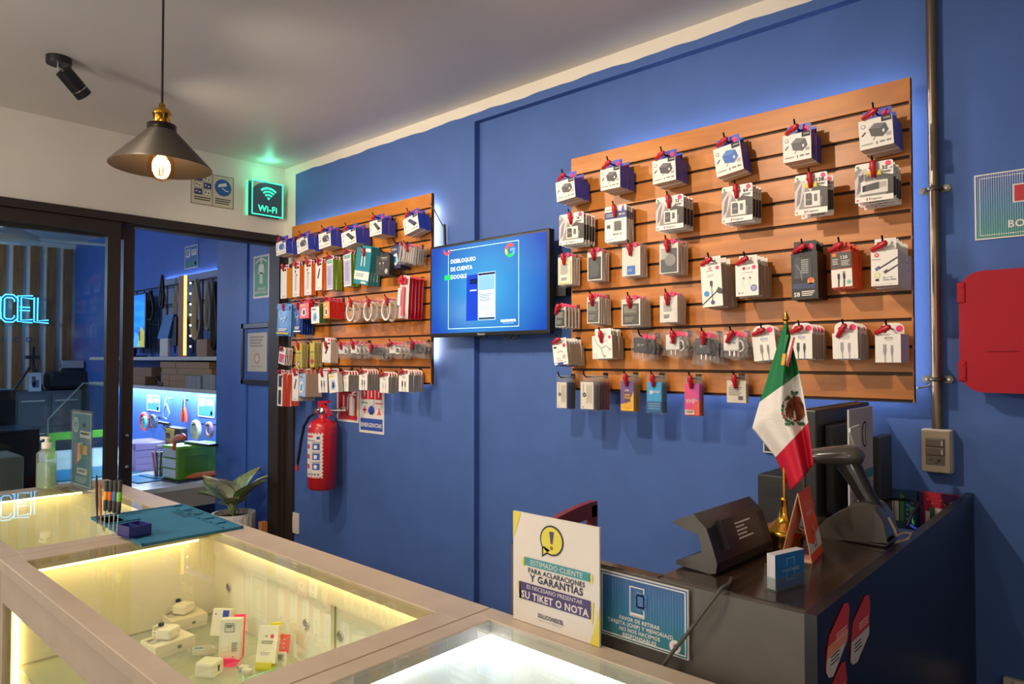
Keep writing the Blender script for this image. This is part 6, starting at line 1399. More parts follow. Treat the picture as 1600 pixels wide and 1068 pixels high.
# shelves, bench
zs1, zs2 = at(270, 557, 'Y', YSF).z, at(270, 605, 'Y', YSF).z; zbn = .587
SHW = M('#b4b4b8', .45)
def shelfb(n, z, lab): b = MB(); b.box((XS+1.2, YSF, z-.028), (XP-.002, YREC, z), SHW); return tag(b.build(n), lab, 'shelf')
shelfb('wall_shelf', zs1, 'upper white workshop shelf under the cable grid'); shelfb('wall_shelf', zs2, 'lower white workshop shelf carrying brown boxes')
wb = tag(empty('workbench', (XP-1.2, 1.9, 0)), 'white workshop bench seen through the open partition', 'bench'); off = Vector((-(XP-1.2), -1.9, 0))
yb0 = 1.45
b = MB(); b.box((XS+1.3, yb0, zbn-.03), (XP, YREC-.002, zbn), M('#d6d8de', .35)); o = b.build('bench_top', wb); o.location = off
b = MB(); b.box((XP-.02, yb0+.02, .43), (XP-.001, YREC-.003, zbn-.03), M('#9c9590', .5)); b.box((XS+1.4, yb0+.02, .43), (XP-.02, yb0+.04, zbn-.03), M('#4a3028', .5)); o = b.build('apron', wb); o.location = off
for x in (XS+1.4, XP-.1):
    for y in (yb0+.05, YREC-.1): b = MB(); b.box((x, y, 0), (x+.05, y+.05, zbn-.03), M('#3a2f2c', .5)); o = b.build('leg', wb); o.location = off
b = MB(); b.box((XP-2.6, YREC-.07, zs2-.037), (XP-.15, YREC-.04, zs2-.029), glow('#b4d8ff', 60)); tag(b.build('shelf_light'), 'bluish light bar under the lower workshop shelf', 'light')
# lit board edge and cable grid
zl0 = at(254, 437, 'Y', YREC-.03).z; x0, x1 = at(252, 437, 'Y', YREC-.03).x, XP+.0
b = MB(); b.box((x0, YREC-.03, zs1+.3), (x1-.005, YREC-.018, zl0), M('#7f8eb4', .5)); b.box((x0+.05, YREC-.018, zl0-.4), (x1-.1, YREC-.001, zl0-.35), KRAFT); o = tag(b.build('backlit_board'), 'pale backlit board behind the cable grid', 'board'); l = MB(); l.box((x0+.02, YREC-.012, zl0-.012), (x1-.02, YREC-.006, zl0-.004), glow('#dbe8ff', 30)); l.build('led_strip', o)
gx0, gx1 = at(208, 500, 'Y', YREC-.09).x, XP-.02
b = MB(); gz0, gz1 = zs1+.03, at(300, 440, 'Y', YREC-.09).z; BKW = M('#15161c', .5)
zz_ = gz1
while zz_ > gz0: b.tube([(gx0, YREC-.09, zz_-.0), (gx1, YREC-.09, zz_)], .007, BKW, 5); zz_ -= .16
x = gx1
while x > gx0: b.tube([(x, YREC-.085, gz0), (x, YREC-.085, gz1)], .006, BKW, 5); x -= .17
for x in (gx0+.3, gx1-.3): b.tube([(x, YREC-.09, gz1-.05), (x, YREC-.032, gz1-.05)], .006, BKW, 5)
tag(b.build('wire_grid'), 'black wire grid hung with cables on the workshop wall', 'rack')
for (px_, pt, pbm, col, n, r, lab) in ((236, 455, 500, '#14141a', 3, .05, 'coil of thick black cable near the blue screen'), (253, 430, 480, '#16161c', 2, .03, 'short black cable on the grid by lit post'), (278, 446, 515, '#a79a8e', 3, .04, 'loop of beige cable to the blue of the lit post'), (309, 436, 530, '#9d958f', 4, .045, 'loop of grey cable beyond the lit post'), (325, 440, 515, '#8d8680', 2, .03, 'thin grey cable beyond the grey loop'), (336, 440, 545, '#16161c', 3, .03, 'black cable bundle at the pillar edge')):
    p, q = at(px_, pt, 'Y', YREC-.12), at(px_, pbm, 'Y', YREC-.12); b = MB()
    for i in range(n):
        rr = r*(1+.25*i); b.tube([(p.x+(q.x-p.x)*t+rr*math.cos(PI/2-PI*2*t)*math.sin(PI*t)*1.4, YREC-.115-.008*i, p.z+(q.z-p.z)*(.5-.5*math.cos(2*PI*t))) for t in [k/14 for k in range(15)]], .009, M(col, .5), 6)
    tag(b.build('hanging_cable'), lab, 'cable', 'cables on the grid')
a, c = at(287.5, 432, 'Y', YREC-.16), at(297, 552, 'Y', YREC-.16)
b = MB(); b.box((a.x, YREC-.2, zs1+.0005), (c.x-.035, YREC-.17, a.z), M('#9a5a2a', .5)); o = tag(b.build('lit_post'), 'narrow timber post with glowing edge among the hanging cables', 'post'); l = MB(); l.box((c.x-.035, YREC-.198, zs1+.01), (c.x-.02, YREC-.18, a.z), glow('#ffd070', 1.7)); l.build('led_strip', o)
for i in range(7):
    p = at(297.5, 442+i*16.5, 'Y', YREC-.185); b = MB(); b.ball(p-p, .009, glow('#e4fff0', 1.3), 10, 6); tag(b.build('fairy_bulb', loc=p), 'small white fairy light bulb beside the glowing post', 'bulb', 'fairy lights')
# things on the upper shelf
a, c = at(190, 463, 'Y', 2.3), at(226.5, 544, 'Y', 2.3); zq = at(226, 544, 'Y', 2.3).z
o = tag(empty('workshop_monitor', ((a.x+c.x)/2, 2.3, zs1)), 'monitor with bright blue picture on the upper workshop shelf', 'monitor'); w = c.x-a.x
b = MB(); b.box((-w/2, 0, zq-zs1), (w/2, .03, a.z-zs1), BLACK, .004); b.build('housing', o); b = MB(); b.box((-w/2+.012, -.002, zq-zs1+.012), (w/2-.012, 0, a.z-zs1-.012), M('#1f7ae0', .1, emit=.8))
F = front(b, w-.024, a.z-zq-.024, -.0025, z0=zq-zs1+.012); F.poly([(.5, 0), (.62, .3), (.8, .2), (.9, 0)], lit('#4f9fe8')).poly([(.7, .0), (.85, .4), (1, .3), (1, 0)], lit('#c0b850', .6)).rect(.78, .12, .84, .3, lit('#10203a')); b.build('screen', o); b = MB(); b.box((-.03, .0, .01), (.03, .02, zq-zs1), BLACK); b.box((-.12, -.03, 0), (.12, .08, .012), BLACK); b.build('stand', o)
a, c = at(249, 502, 'Y', 2.28), at(268, 528, 'Y', 2.28)
o = tag(empty('blue_device', ((a.x+c.x)/2, 2.29, zs1)), 'tilted blue flat device on a white box, upper workshop shelf', 'device'); w = c.x-a.x; zb_ = c.z-zs1
b = MB(); b.box((-w*.35, -.02, 0.0005), (w*.3, .0, zb_+.02), M('#c9c6c4', .5), .004); b.build('support_box', o); b = MB(); b.prism([(-w*.5, -.025, zb_), (w*.35, -.025, zb_), (w*.6, -.005, zb_+.19), (-w*.2, -.005, zb_+.19)], (0, .03, .0), M('#2a62a8', .4), M('#24487c', .4)); b.box((w*.45, 0, zb_-.06), (w*.75, .03, zb_+.17), M('#16171c', .5)); b.build('tablet', o)
a = at(318, 530, 'Y', 2.3); b = MB(); b.box((a.x-.09, 2.285, zs1+.0005), (a.x+.09, 2.34, a.z), M('#8a6c58', .6), .003); tag(b.build('cardboard_box'), 'brown cardboard box standing under the hanging grey cable', 'box')
# lower shelf
zl = zs2
BRB = M('#8d6a4a', .6); bxs = [(250, 326, 564, 575, 'long brown box, topmost of the stack under the upper shelf'), (252, 330, 576, 585.5, 'second brown box of the workshop stack'), (252, 288, 586, 596, 'third brown box of the workshop stack'), (252, 288, 596.5, 606, 'lowest brown box of the workshop stack'), (206, 236, 579, 590, 'brown box, upper of two beside the door edge'), (204, 226, 591, 604, 'brown box, lower of two beside the door edge')]
zsx = [(at(x0_, yt_, 'Y', 2.26), at(x1_, yb_2, 'Y', 2.26)) for x0_, x1_, yt_, yb_2, _ in bxs]
z_ = zl
for k in (3, 2, 1, 0):
    a, c = zsx[k]; hgt2 = [.1, .095, .092, .095][k]; hgt2 = (zs1-.028-zl)*.235; b = MB(); b.box((a.x, 2.262, z_+.001), (c.x, 2.44, z_+hgt2), BRB, .002); b.box(((a.x*2+c.x)/3, 2.2605, z_+.004), ((a.x*2+c.x)/3+.01, 2.263, z_+hgt2-.003), M('#5f452f', .6)); tag(b.build('shipping_box'), bxs[k][4], 'box', 'brown boxes on the lower shelf'); z_ += hgt2
z_ = zl
for k in (5, 4):
    a, c = zsx[k]; hgt2 = .075; b = MB(); b.box((a.x, 2.262, z_+.001), (c.x, 2.42, z_+hgt2), M('#7a5c46', .6), .002); tag(b.build('shipping_box'), bxs[k][4], 'box', 'brown boxes on the lower shelf'); z_ += hgt2
for i, (x0_, x1_, h_, lab) in enumerate(((290, 318, .1, 'clear organiser box before the brown stack, nearer the brown boxes'), (313, 337, .11, 'clear organiser box on the lower shelf at the pillar'))):
    a, c = at(x0_, 600, 'Y', 2.255), at(x1_, 600, 'Y', 2.255)
    o = tag(empty('organiser_box', ((a.x+c.x)/2, 2.2, zl)), lab, 'organiser'); w = c.x-a.x-.004; b = MB(); b.box((-w/2, .051, .001), (w/2, .06, h_), clear('cloudy_plastic%d' % i, '#dfe6f0', .05, .1, .45, '#a9adb8'))
    for k in range(4): b.box((-w/2+w*k/4, .0505, .002), (-w/2+w*k/4+.004, .0515, h_-.003), LGREY)
    b.build('case', o)
a = at(249, 593, 'Y', 2.25); b = MB(); b.box((-.06, -.12, 0.001), (.05, -.02, .04), M('#1a1c24', .5), .01); b.box((-.02, -.11, .04), (.05, -.03, .12), M('#2c4a80', .5), .01); b.tube([(-.06, -.1, .02), (-.1, -.11, .08), (-.13, -.1, .03)], .006, BLACK, 6); tag(b.build('black_tool', loc=(a.x, 2.375, zl)), 'black corded tool with blue cap beside brown boxes', 'tool')
# signs and tools on the wall above the bench
def wsign(px, lab, Y=YREC, hi=True):
    def art(F): F.frame(0, 0, 1, 1, .03, SW).rect(.1, .5, .42, .85, SW).rect(.52, .55, .9, .8, SW).lay(2).bars(.14, .55, .22, .25, 3, INK).bars(.56, .6, .3, .15, 2, GREY).lay(1).rect(.05, .08, .95, .3, M('#2f7f80', .5)).circ(.82, .2, .06, SW)
    wallsign('workshop_notice', lab, 'sign', px, art, M('#3f6fa8', .45), .006, Y)
wsign((290, 310, 386, 417), 'small notice high on the workshop wall over the lit board'); wsign((231, 251, 616, 643), 'small notice above the red tape rolls'); wsign((311, 336, 616, 653), 'small notice above the cream tape rolls')
for (px_, py_, R_, r_, col, lab) in ((227.5, 658, 27, 8, '#d0404a', 'red tape roll hanging above the workbench'), (237, 659, 17, 5, '#4fb0a8', 'teal tape roll hanging beside the red one'), (244, 659, 18, 5, '#5f6f90', 'grey-blue tape roll hanging beside the teal one'), (250.5, 658, 20, 5, '#474c5c', 'dark tape roll, last of the row above the clear drawers'),
                                     (309, 670, 22, 6, '#d87a6a', 'orange-edged tape roll under the wall notice'), (318, 670, 24, 7, '#cfd2b0', 'big cream tape roll under the wall notice'), (329, 671, 20, 5, '#a06a72', 'reddish tape roll at the pillar edge')):
    p = at(px_, py_, 'Y', YREC-.05); s = .0058; b = MB(); b.torus((0, 0, 0), R_*s*.5-r_*s*.3, r_*s*.5, M(col, .4), 'Y', 26, 8, (.95, 1)); o = tag(b.build('tape_roll', loc=(p.x, YREC-.06-.05*(px_ in (318, 237, 250.5)), p.z), rot=(0, 0, .0)), lab, 'tape'); b = MB(); b.torus((0, -.003, 0), R_*s*.5-r_*s*.62, .007, M('#d8dbe6', .4), 'Y', 24, 6); b.build('core', o)
    b = MB(); b.tube([(0, .058, R_*s*.5-r_*s*.7), (0, -.03, R_*s*.5-r_*s*.7)], .006, BLACK, 6); b.build('peg', o)
p = at(290, 640, 'Y', YREC-.02); o = tag(empty('pliers', (p.x, YREC-.03, p.z)), 'orange handled pliers hanging on the blue workshop wall', 'pliers')
for s, c_ in ((-1, '#d8502a'), (1, '#c84a30')): b = MB(); b.tube([(s*.005, 0, .02), (s*.035, 0, -.04), (s*.045, 0, -.1)], [.012, .016, .012], M(c_, .4), 8); b.build('handle', o)
b = MB(); b.tube([(0, 0, 0), (0, 0, .06), (0, .0, .12)], [.016, .014, .004], CHROME, 8); b.tube([(0, .03, .08), (0, -.01, .08)], .006, BLACK, 6); b.build('jaws', o)
p = at(266, 640, 'Y', YREC-.02); b = MB(); b.tube([(0, .03, .1), (0, -.02, .1), (-.05, -.02, .02), (-.08, -.02, -.06), (.02, -.02, -.08), (.06, -.02, -.02), (0, -.02, .05), (-.06, -.02, 0)], .007, M('#7f9cc8', .3), 6); tag(b.build('hanging_tool', loc=(p.x, YREC-.03, p.z)), 'pale tangled wire tool hanging on the blue workshop wall', 'tool')
# on the bench
def onb(px, py): p = at(px, py, 'Z', zbn); return p
p = onb(231, 731); 
o = tag(empty('drawer_unit', (p.x, p.y, zbn)), 'cloudy purple-tinted drawer unit on the workbench', 'organiser'); CP = clear('tinted_plastic', '#e6d8f0', .06, .12, .6, '#a99ac4'); sc_ = (Vector((p.x, p.y, zbn))-Vector((0, 0, EYE))).length/FPX
h_ = (728-690)*sc_*1.0; w = 55*sc_*.5
b = MB(); b.box((-.16, -.16, 0), (.16, .08, h_), CP, .006); b.build('case', o)
for i in range(4): b = MB(); b.box((.161, -.15, .01+i*h_*.24), (.168, .07, .01+i*h_*.24+h_*.2), M('#8f7fae', .4)); b.box((.168, 0, .01+i*h_*.24+h_*.08), (.176, .05, .01+i*h_*.24+h_*.13), LGREY); b.build('drawer', o)
p = onb(300, 746); o = tag(empty('drawer_unit', (p.x, p.y, zbn+.012), (0, 0, .12)), 'green drawer unit with clear drawers on the workbench', 'organiser'); GRB = M('#5f9a2a', .4); h_ = 42*sc_*.93
b = MB(); b.box((-.1, -.16, 0), (.1, .16, h_), GRB, .004); b.box((-.105, -.165, h_-.01), (.105, .165, h_+.01), M('#86c83a', .4), .004)
F = Face(b, (.1004, -.16, 0), (0, 1, 0), (0, 0, 1), .32, h_, .001)
for i in range(9): F.rect(.15, .2+.06*i, .7, .225+.06*i, M('#38651a', .5))
b.build('case', o)
for i in range(3): b = MB(); b.box((-.085, -.172, .012+i*h_*.32), (.085, -.16, .012+i*h_*.32+h_*.27), M('#b9c6d0', .3), .003); b.build('drawer', o)
b = MB(); b.box((-.03, -.05, h_+.012), (.3, .02, h_+.03), M('#20222c', .4), .004); b.build('dark_tool', o)
p = onb(305, 752); b = MB(); b.box((-.13, -.19, 0.0005), (.15, .19, .0115), M('#2c3440', .6), .002); tag(b.build('black_pad', loc=(onb(300, 746).x, onb(300, 746).y, zbn), rot=(0, 0, .12)), 'dark work pad lying under the green drawer unit', 'pad')
p = onb(312, 744); b = MB(); b.tube([(0, -.12, .02), (0, -.05, .024), (0, .08, .022), (0, .14, .016)], [.012, .02, .02, .006], M('#c8682a', .4), 10); tag(b.build('orange_knife', loc=(onb(300, 746).x+.135, onb(300, 746).y+.02, zbn+.012), rot=(0, 0, .12)), 'orange handled tool lying along the green drawer unit', 'tool')
p = onb(248, 746); o = tag(empty('tool_cup', (p.x, p.y, zbn)), 'clear cup full of dark tools standing on the workbench', 'cup'); h_ = 32*sc_
b = MB(); b.lathe([(.035, 0), (.05, h_)], (0, 0, 0), SMOOTHFILM, 16, cap=False); b.build('cup_wall', o); b = MB()
for i in range(8): a = i*.8; b.tube([(.02*math.cos(a), .02*math.sin(a), .005), (.045*math.cos(a), .045*math.sin(a), h_*1.05)], .007, M(['#1c1d26', '#34353f', '#c8502a', '#1c1d26'][i % 4], .4), 6)
b.build('tool_handles', o)
a, c = onb(204, 756), onb(257, 744); b = MB(); b.box((-.24, -.09, 0.0005), (.1, .13, .008), M('#2a8fc0', .5), .003); b.box((-.2, .05, .008), (.06, .1, .014), M('#2478a4', .5)); tag(b.build('bench_mat', loc=((a.x+c.x)/2, (a.y+c.y)/2-.02, zbn), rot=(0, 0, .1)), 'bright blue repair mat on the workbench behind the open doorway', 'mat')
p = onb(262, 728); b = MB(); b.box((-.1, -.08, 0), (.1, .08, .1), SMOOTHFILM, .006); tag(b.build('clear_tub', loc=(p.x-.0, p.y+.2, zbn)), 'clear lidded tub beside the green drawer unit', 'tub')
p = at(268, 690, 'Y', 2.24); o = tag(empty('heat_station', (p.x, 2.24, zbn)), 'yellow and black soldering station behind the drawers', 'station'); zz1 = at(268, 667, 'Y', 2.24).z-zbn
b = MB(); b.box((-.13, 0, 0), (.13, .07, zz1), M('#22222a', .4), .008); b.build('case', o); b = MB(); b.box((-.12, -.006, zz1*.45), (.06, 0, zz1*.96), M('#c8b04a', .45)); F = front(b, .18, zz1*.5, -.0065, x0=-.12, z0=zz1*.45); F.rect(.1, .55, .6, .8, M('#3a1c18', .4)).circ(.25, .25, .1, M('#c84a30', .5)).circ(.6, .25, .1, INK); b.build('control_panel', o); b = MB(); b.tube([(-.1, .02, zz1+.014), (-.3, .02, zz1+.016)], .014, BLACK, 8); b.tube([(-.1, -.004, zz1*.9), (-.16, .0, zz1*.97), (-.2, .02, zz1+.01)], .008, BLACK, 6); b.build('iron_handle', o)
p = at(276, 696, 'Y', 2.0); b = MB(); b.tube([(-.1, 0, -.03), (-.04, 0, .0), (.06, 0, .02), (.1, 0, .015)], [.008, .02, .024, .014], M('#e06a34', .4), 10); b.tube([(-.05, 0, 0), (-.08, 0, -.08)], [.015, .012], M('#e06a34', .4), 8); tag(b.build('glue_gun', loc=(p.x+.03, 2.0, p.z+.05)), 'orange glue gun above the green drawer unit', 'glue gun')
# seen through the closed leaf
p = at(120, 740, 'Z', zbn); b = MB(); b.box((-.25, -.25, 0), (.3, .3, .008), M('#2a8fc0', .5), .003); tag(b.build('bench_mat', loc=(p.x, p.y+.05, zbn)), 'bright blue repair mat seen through the glass behind sign holder', 'mat')
p = at(130, 712, 'Z', zbn); o = tag(empty('green_rack', (p.x, p.y, zbn)), 'bright green open rack on the bench behind the glass', 'rack'); GR3 = M('#6fc030', .4)
b = MB(); b.box((-.02, -.28, 0), (.02, -.22, .2), GR3); b.box((-.02, .2, 0), (.02, .26, .2), GR3); b.box((-.03, -.28, .16), (.03, .26, .22), GR3); b.build('frame', o)
xsd = -8.3
a, c = at(24, 612, 'X', xsd), at(128, 612, 'X', xsd); o = tag(empty('sideboard', (xsd, (a.y+c.y)/2, 0)), 'dark grey drawer sideboard against the slat wall', 'sideboard'); w = c.y-a.y; hs = a.z
b = MB(); b.box((-.42, -w/2, 0), (0, w/2, hs), M('#3a3d48', .5)); b.build('carcass', o)
for i in range(3):
    for j in range(2): b = MB(); b.box((0, -w/2+.02+j*w/2, .1+i*(hs-.12)/3), (.015, -.02+j*w/2, .1+(i+1)*(hs-.12)/3-.015), M('#434753', .5)); d = b.build('drawer', o); b = MB(); b.box((.015, -w/4-.1+j*w/2, .1+(i+.75)*(hs-.12)/3), (.03, -w/4+.1+j*w/2, .1+(i+.75)*(hs-.12)/3+.012), LGREY); b.build('handle', d)
p = at(50, 608, 'X', xsd-.1); o = tag(empty('tripod', (xsd-.1, p.y, hs)), 'black tripod standing on the sideboard by the slat wall', 'tripod'); zt_ = at(50, 541, 'X', xsd-.1).z-hs
b = MB(); b.tube([(0, 0, zt_*.5), (0, 0, zt_)], .02, BLACK, 8); b.box((-.03, -.06, zt_*.72), (.03, .06, zt_*.8), BLACK, .008); b.build('column', o)
for k in range(3): a = 2*PI*k/3+.5; b = MB(); b.tube([(0, 0, zt_*.62), (.09*math.cos(a), .16*math.sin(a), .008)], .013, BLACK, 7); b.build('leg', o)
a, c = at(45, 582, 'X', xsd-.02), at(64, 610, 'X', xsd-.02); w, h = c.y-a.y, a.z-hs
o = tag(empty('phone_poster', (xsd-.02, (a.y+c.y)/2, hs), (0, 0, RL)), 'small white card with phone pictures before the tripod', 'card'); panel(o, 'card_board', w, h, .01, M('#b9bfcc', .5), lambda F: F.rect(.22, .3, .55, .8, M('#6a5a58', .5)).rect(.5, .2, .82, .6, M('#3f5f8c', .5)).rect(.3, .2, .5, .5, M('#2a2c38', .5))); 
for ch2 in o.children: ch2.location = (0, 0, h/2)
p = at(97, 610, 'X', xsd-.15); b = MB(); b.box((-.12, -.24, 0), (.12, .24, .2), M('#1a1b24', .6), .05); b.box((-.03, -.1, .18), (.03, .1, .23), M('#1a1b24', .6), .02); tag(b.build('black_bag', loc=(xsd-.2, p.y+.1, hs)), 'black bag lying on the sideboard by the slat wall', 'bag')
b = MB(); b.box((-.06, -.1, 0), (.06, .1, .08), M('#9a9ca6', .5), .004); tag(b.build('white_box', loc=(xsd-.2, p.y+.1, hs+.231)), 'small white box lying on the black bag', 'box')
for (x1_, yt_, X, lab, col, d) in ((26, 611, -6.6, 'tall black cabinet behind the glass at picture edge', '#121218', .5), (62, 672, -5.9, 'lower black cabinet with dark blue edge behind the glass', '#15151c', .5)):
    a = at(x1_, yt_, 'X', X); b = MB(); b.box((X-d, a.y-.9, 0), (X, a.y, a.z), M(col, .3), .004); b.box((X-d-.002, a.y-.9, a.z), (X+.004, a.y+.002, a.z+.012), M('#1c2340', .4)); o = tag(b.build('black_cabinet'), lab, 'cabinet'); q = MB(); q.ball((X+.012, a.y-.2, a.z-.22), .025, M('#6f5f58', .3), 10, 6); q.build('knob', o)  # dark blue cap along the top edge
a = at(38, 712, 'X', -5.2); b = MB(); b.box((-5.6, a.y-.6, 0), (-5.2, a.y, a.z), M('#7a7672', .8, noise=.3, scale=300), .01); tag(b.build('grey_speaker'), 'grey fabric covered box behind the glass beside the soap', 'speaker')
# clear acrylic guard
q_ = [at(75, 655, 'X', -5.6), at(130, 598, 'X', -5.6), at(163, 602, 'X', -5.6), at(163, 700, 'X', -5.6), at(75, 700, 'X', -5.6)]
b = MB(); b.prism(q_, (-.004, 0, 0), ACRYLIC); b.tube([q_[4], q_[0], q_[1], q_[2]], .005, M('#aab4c0', .3), 6); tag(b.build('acrylic_guard'), 'clear slanted acrylic guard standing on the bench behind glass', 'guard')
# ---- posters on the pillar
def art(F):
    F.rect(0, 0, 1, 1, M('#1a1a1e', .4)).lay(2).rect(.09, .06, .91, .94, M('#2f4f98', .5)).lay(3).rect(.16, .2, .84, .86, M('#b8b2a6', .5)).lay(4).bars(.24, .6, .5, .2, 4, GREY).circ(.5, .42, .1, M('#b08a80', .5)).lay(5).circ(.5, .42, .06, M('#c8bfb0', .5)).lay(4).rect(.3, .28, .7, .29, GREY)
def frameart(o, w, h):
    b = MB(); s = .034
    for lo, hi in (((-w/2, -.02, -h/2), (-w/2+s, 0, h/2)), ((w/2-s, -.02, -h/2), (w/2, 0, h/2)), ((-w/2, -.02, -h/2), (w/2, 0, -h/2+s)), ((-w/2, -.02, h/2-s), (w/2, 0, h/2))): b.box(lo, hi, M('#16161a', .35), .003)
    b.build('frame', o)
a, c = at(381, 506, 'Y', YW), at(427, 602, 'Y', YW); w, h = c.x-a.x, a.z-c.z
o = wall_thing('framed_certificate', 'black framed certificate on the blue pillar by the doorway', 'picture frame', (a.x+c.x)/2, YW, (a.z+c.z)/2); panel(o, 'certificate', w-.02, h-.02, .006, BLACK, art); frameart(o, w, h)
def art(F):
    F.rect(.08, .05, .92, .95, M('#23864a', .45)).lay(2).line([(.16, .84), (.5, .93), (.84, .84)], .05, SW).circ(.5, .86, .07, SW).poly([(.38, .56), (.4, .8), (.6, .8), (.62, .56)], SW).poly([(.41, .34), (.41, .6), (.49, .6), (.49, .34)], SW).poly([(.51, .34), (.51, .6), (.59, .6), (.59, .34)], SW).line([(.38, .78), (.33, .58)], .05, SW).line([(.62, .78), (.67, .58)], .05, SW).text(.5, .19, .055, 'ZONA DE', SW, bold=.04, maxw=.5).text(.5, .11, .055, 'MENOR RIESGO', SW, bold=.04, maxw=.74)
wallsign('safe_zone_sign', 'green safe zone sign with white standing figure on the pillar', 'sign', (397, 421, 401, 464), art, SW, .003, YW, None)
# ---- plant
pp_ = at(365, 800, 'Y', 2.03); po = tag(empty('potted_plant', (pp_.x, 2.03, 0)), 'leafy plant in a white ribbed pot by the doorway', 'plant')
zr_ = pp_.z; POT = M('#cfc8c0', .5); b = MB(); seg = 60; vs = []; fs = []
prof = [(.11, zr_-.22), (.125, zr_-.2), (.132, zr_-.02), (.128, zr_), (.112, zr_), (.108, zr_-.03)]
for r, z in prof:
    for i in range(seg): k = 1+(.022 if (i % 3 == 0 and z < zr_-.001) else 0)*-1; vs.append((r*k*math.cos(2*PI*i/seg), r*k*math.sin(2*PI*i/seg), z))
for j in range(len(prof)-1):
    for i in range(seg): k = (i+1) % seg; fs.append((j*seg+i, j*seg+k, (j+1)*seg+k, (j+1)*seg+i))
fs.append(tuple(range(seg))); b.add(vs, fs, POT); b.build('pot', po)
b = MB(); b.lathe([(.0, zr_-.028), (.109, zr_-.03)], (0, 0, 0), M('#4a3020', .8, noise=.3, scale=60), 24); b.build('soil', po)
LF = M('#8c9d62', .45, noise=.35, scale=30); LF2 = M('#dcdec4', .45, noise=.3, scale=25)
rnd = random.Random(5)
for i, (a, ln, up, m) in enumerate(((-2.9, .26, .75, LF), (-2.4, .22, 1.2, LF2), (-1.7, .2, 1.45, LF2), (-.9, .22, 1.3, LF2), (.2, .26, .95, LF), (.9, .22, 1.15, LF2), (2.2, .2, 1.25, LF), (2.9, .2, .3, LF), (-2.0, .17, .9, LF), (-.3, .17, .8, LF), (1.6, .24, 1.35, LF), (-1.3, .24, 1.2, LF2))):
    b = MB(); wv = .072+.012*rnd.random()
    def leaf_(u, v, a=a, ln=ln, up=up, wv=wv):
        el = up-.9*v*v*(.6 if up > 1 else .9); s = .07+ln*v; x = s*math.cos(el*1.0)*.85; z = .02+s*math.sin(up)*1.0-.05*v*v; wd = wv*math.sin(PI*min(1, v*.97+.03))**.8*(1-.25*v); k = (u-.5)*2
        px, py = x*math.cos(a)-k*wd*math.sin(a), x*math.sin(a)+k*wd*math.cos(a); return (px, py, zr_-.03+z+abs(k)*.018)
    b.grid(leaf_, 4, 10, m); b.tube([(0, 0, zr_-.03), leaf_(.5, 0)], .004, LF, 5); b.build('leaf', po)
b = MB(); b.lathe([(.12, zr_-.235), (.12, zr_-.221)], (0, 0, 0), M('#a8683a', .5), 24)
for k in range(4): a = PI/2*k+.6; b.tube([(.1*math.cos(a), .1*math.sin(a), zr_-.235), (.13*math.cos(a), .13*math.sin(a), 0)], .014, M('#a8683a', .5), 8)
for k in (0, 1): 
    a = PI/2*k-.4; 
p = at(406, 823, 'Y', 2.1)
tag(b.build('plant_stand', loc=(pp_.x, 2.03, 0)), 'small wooden stand carrying the white ribbed pot', 'stand')
b = MB(); b.box((-.02, -.02, 0), (.02, .02, p.z+.03), M('#b8703a', .5), .003); tag(b.build('wooden_block', loc=(p.x, 2.12, 0)), 'orange-brown wooden post beside the white pot', 'post')
# ================================================================ light and camera
def light(kind, name, loc, energy, col, **k):
    d = bpy.data.lights.new(name, kind); d.energy = energy; d.color = col
    tgt = k.pop('target', None)
    for a, v in k.items(): setattr(d, a, v)
    o = bpy.data.objects.new(name, d); COL.objects.link(o); o.location = loc
    if tgt: o.rotation_euler = (Vector(tgt)-Vector(loc)).to_track_quat('-Z', 'Y').to_euler()
    return o
WARMC, NEUT, COOLC = (1, .83, .64), (1, .93, .85), (.75, .85, 1)
light('SPOT', 'spot_light', Vector((sp.location.x, sp.location.y, ZC))+SPA+SPD*.112, 50, WARMC, target=(-3.0, YW, 1.5), spot_size=2.2, spot_blend=.8, shadow_soft_size=.025)
light('SPOT', 'ceiling_spot_light', (-1.25, .65, 2.48), 74, WARMC, target=(-1.25, YR, 1.45), spot_size=1.85, spot_blend=.9, shadow_soft_size=.025)
light('SPOT', 'ceiling_spot_light', (-2.35, .70, 2.48), 60, WARMC, target=(-2.4, YR, 1.25), spot_size=2.1, spot_blend=.8, shadow_soft_size=.03)
light('SPOT', 'counter_fill_spot', (-.75, .25, 2.52), 34, WARMC, target=(-.75, .95, .95), spot_size=1.25, spot_blend=.9, shadow_soft_size=.04)  # added fill for the dim counters, no fixture hangs here
light('SPOT', 'counter_fill_spot', (-1.75, .15, 2.52), 34, WARMC, target=(-1.7, .75, .95), spot_size=1.3, spot_blend=.9, shadow_soft_size=.04)  # second added fill over the counters
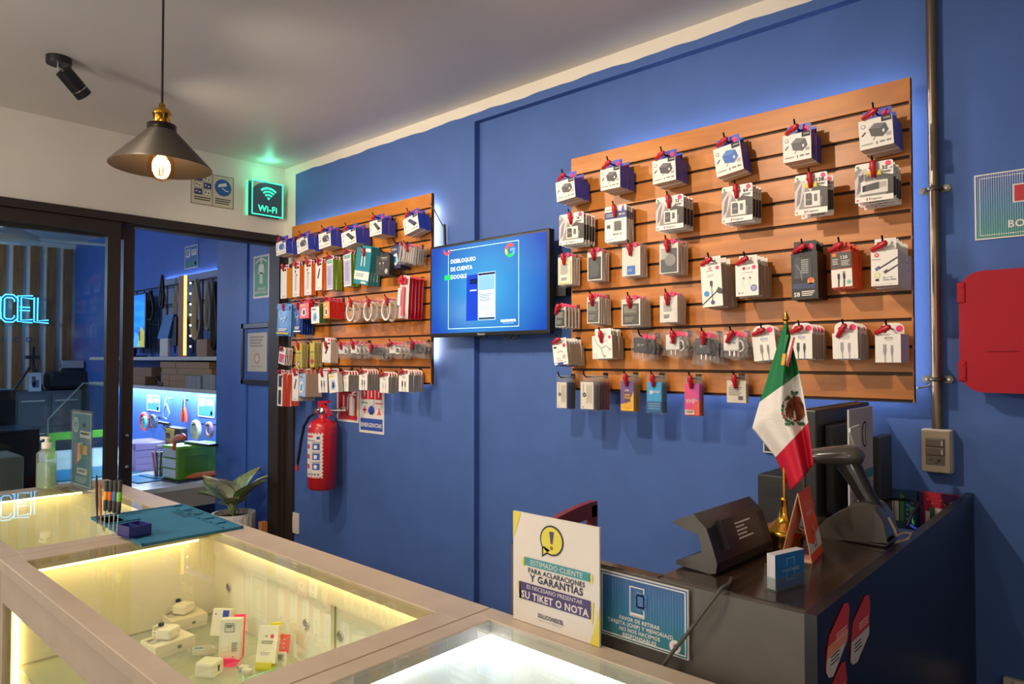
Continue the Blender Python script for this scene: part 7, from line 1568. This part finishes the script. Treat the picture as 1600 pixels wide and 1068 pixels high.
light('AREA', 'front_fill_light', (-1.8, YF+.08, 1.35), 33, NEUT, shape='RECTANGLE', size=4.2, size_y=2.2, target=(-1.6, 2, 1.75))  # added soft fill before the closed front wall, no window there
light('POINT', 'room_fill_light', (.8, -1.2, 2.0), 26, NEUT, shadow_soft_size=.12)  # added fill behind the camera to lift ceiling and walls
light('POINT', 'room_fill_light', (-2.4, -1.0, 1.95), 46, NEUT, shadow_soft_size=.12)  # same kind of added fill, further left
light('POINT', 'pendant_light', PENDANT, 2.6, (1, .8, .58), shadow_soft_size=.03)
light('POINT', 'workshop_fill_light', (-7.5, .1, 2.15), 68, (.66, .78, 1), shadow_soft_size=.12)  # added fill that brightens the slat wall, no visible source
light('POINT', 'wifi_glow', (XL+.11, wf.location.y-.02, wf.location.z+.17), .4, (.15, 1, .6), shadow_soft_size=.02)
light('AREA', 'shelf_lamp', (XP-1.35, YREC-.12, zs2-.045), 16, (.72, .86, 1), shape='RECTANGLE', size=2.3, size_y=.05)
w_ = bpy.data.worlds.new('dim_room'); scene.world = w_; w_.use_nodes = True
w_.node_tree.nodes['Background'].inputs['Color'].default_value = (.35, .4, .5, 1); w_.node_tree.nodes['Background'].inputs['Strength'].default_value = .05
cd_ = bpy.data.cameras.new('camera'); co = bpy.data.objects.new('camera', cd_); COL.objects.link(co)
cd_.sensor_fit = 'HORIZONTAL'; cd_.sensor_width = 36; cd_.lens = FPX*36/1600; cd_.clip_start = .02; cd_.clip_end = 60
m = Matrix.Identity(4)
for i in range(3): m[i][0], m[i][1], m[i][2] = CR[i], CU[i], -CF[i]
m.translation = Vector((0, 0, EYE)); co.matrix_world = m; scene.camera = co
v = scene.view_settings; v.view_transform = 'Standard'; v.look = 'None'; v.exposure = .08; v.gamma = 1; v.use_curve_mapping = False
c_ = scene.cycles; c_.use_denoising = True; c_.max_bounces = 12; c_.transparent_max_bounces = 40; c_.diffuse_bounces = 4; c_.glossy_bounces = 4; c_.caustics_reflective = False; c_.caustics_refractive = False; c_.sample_clamp_indirect = 6
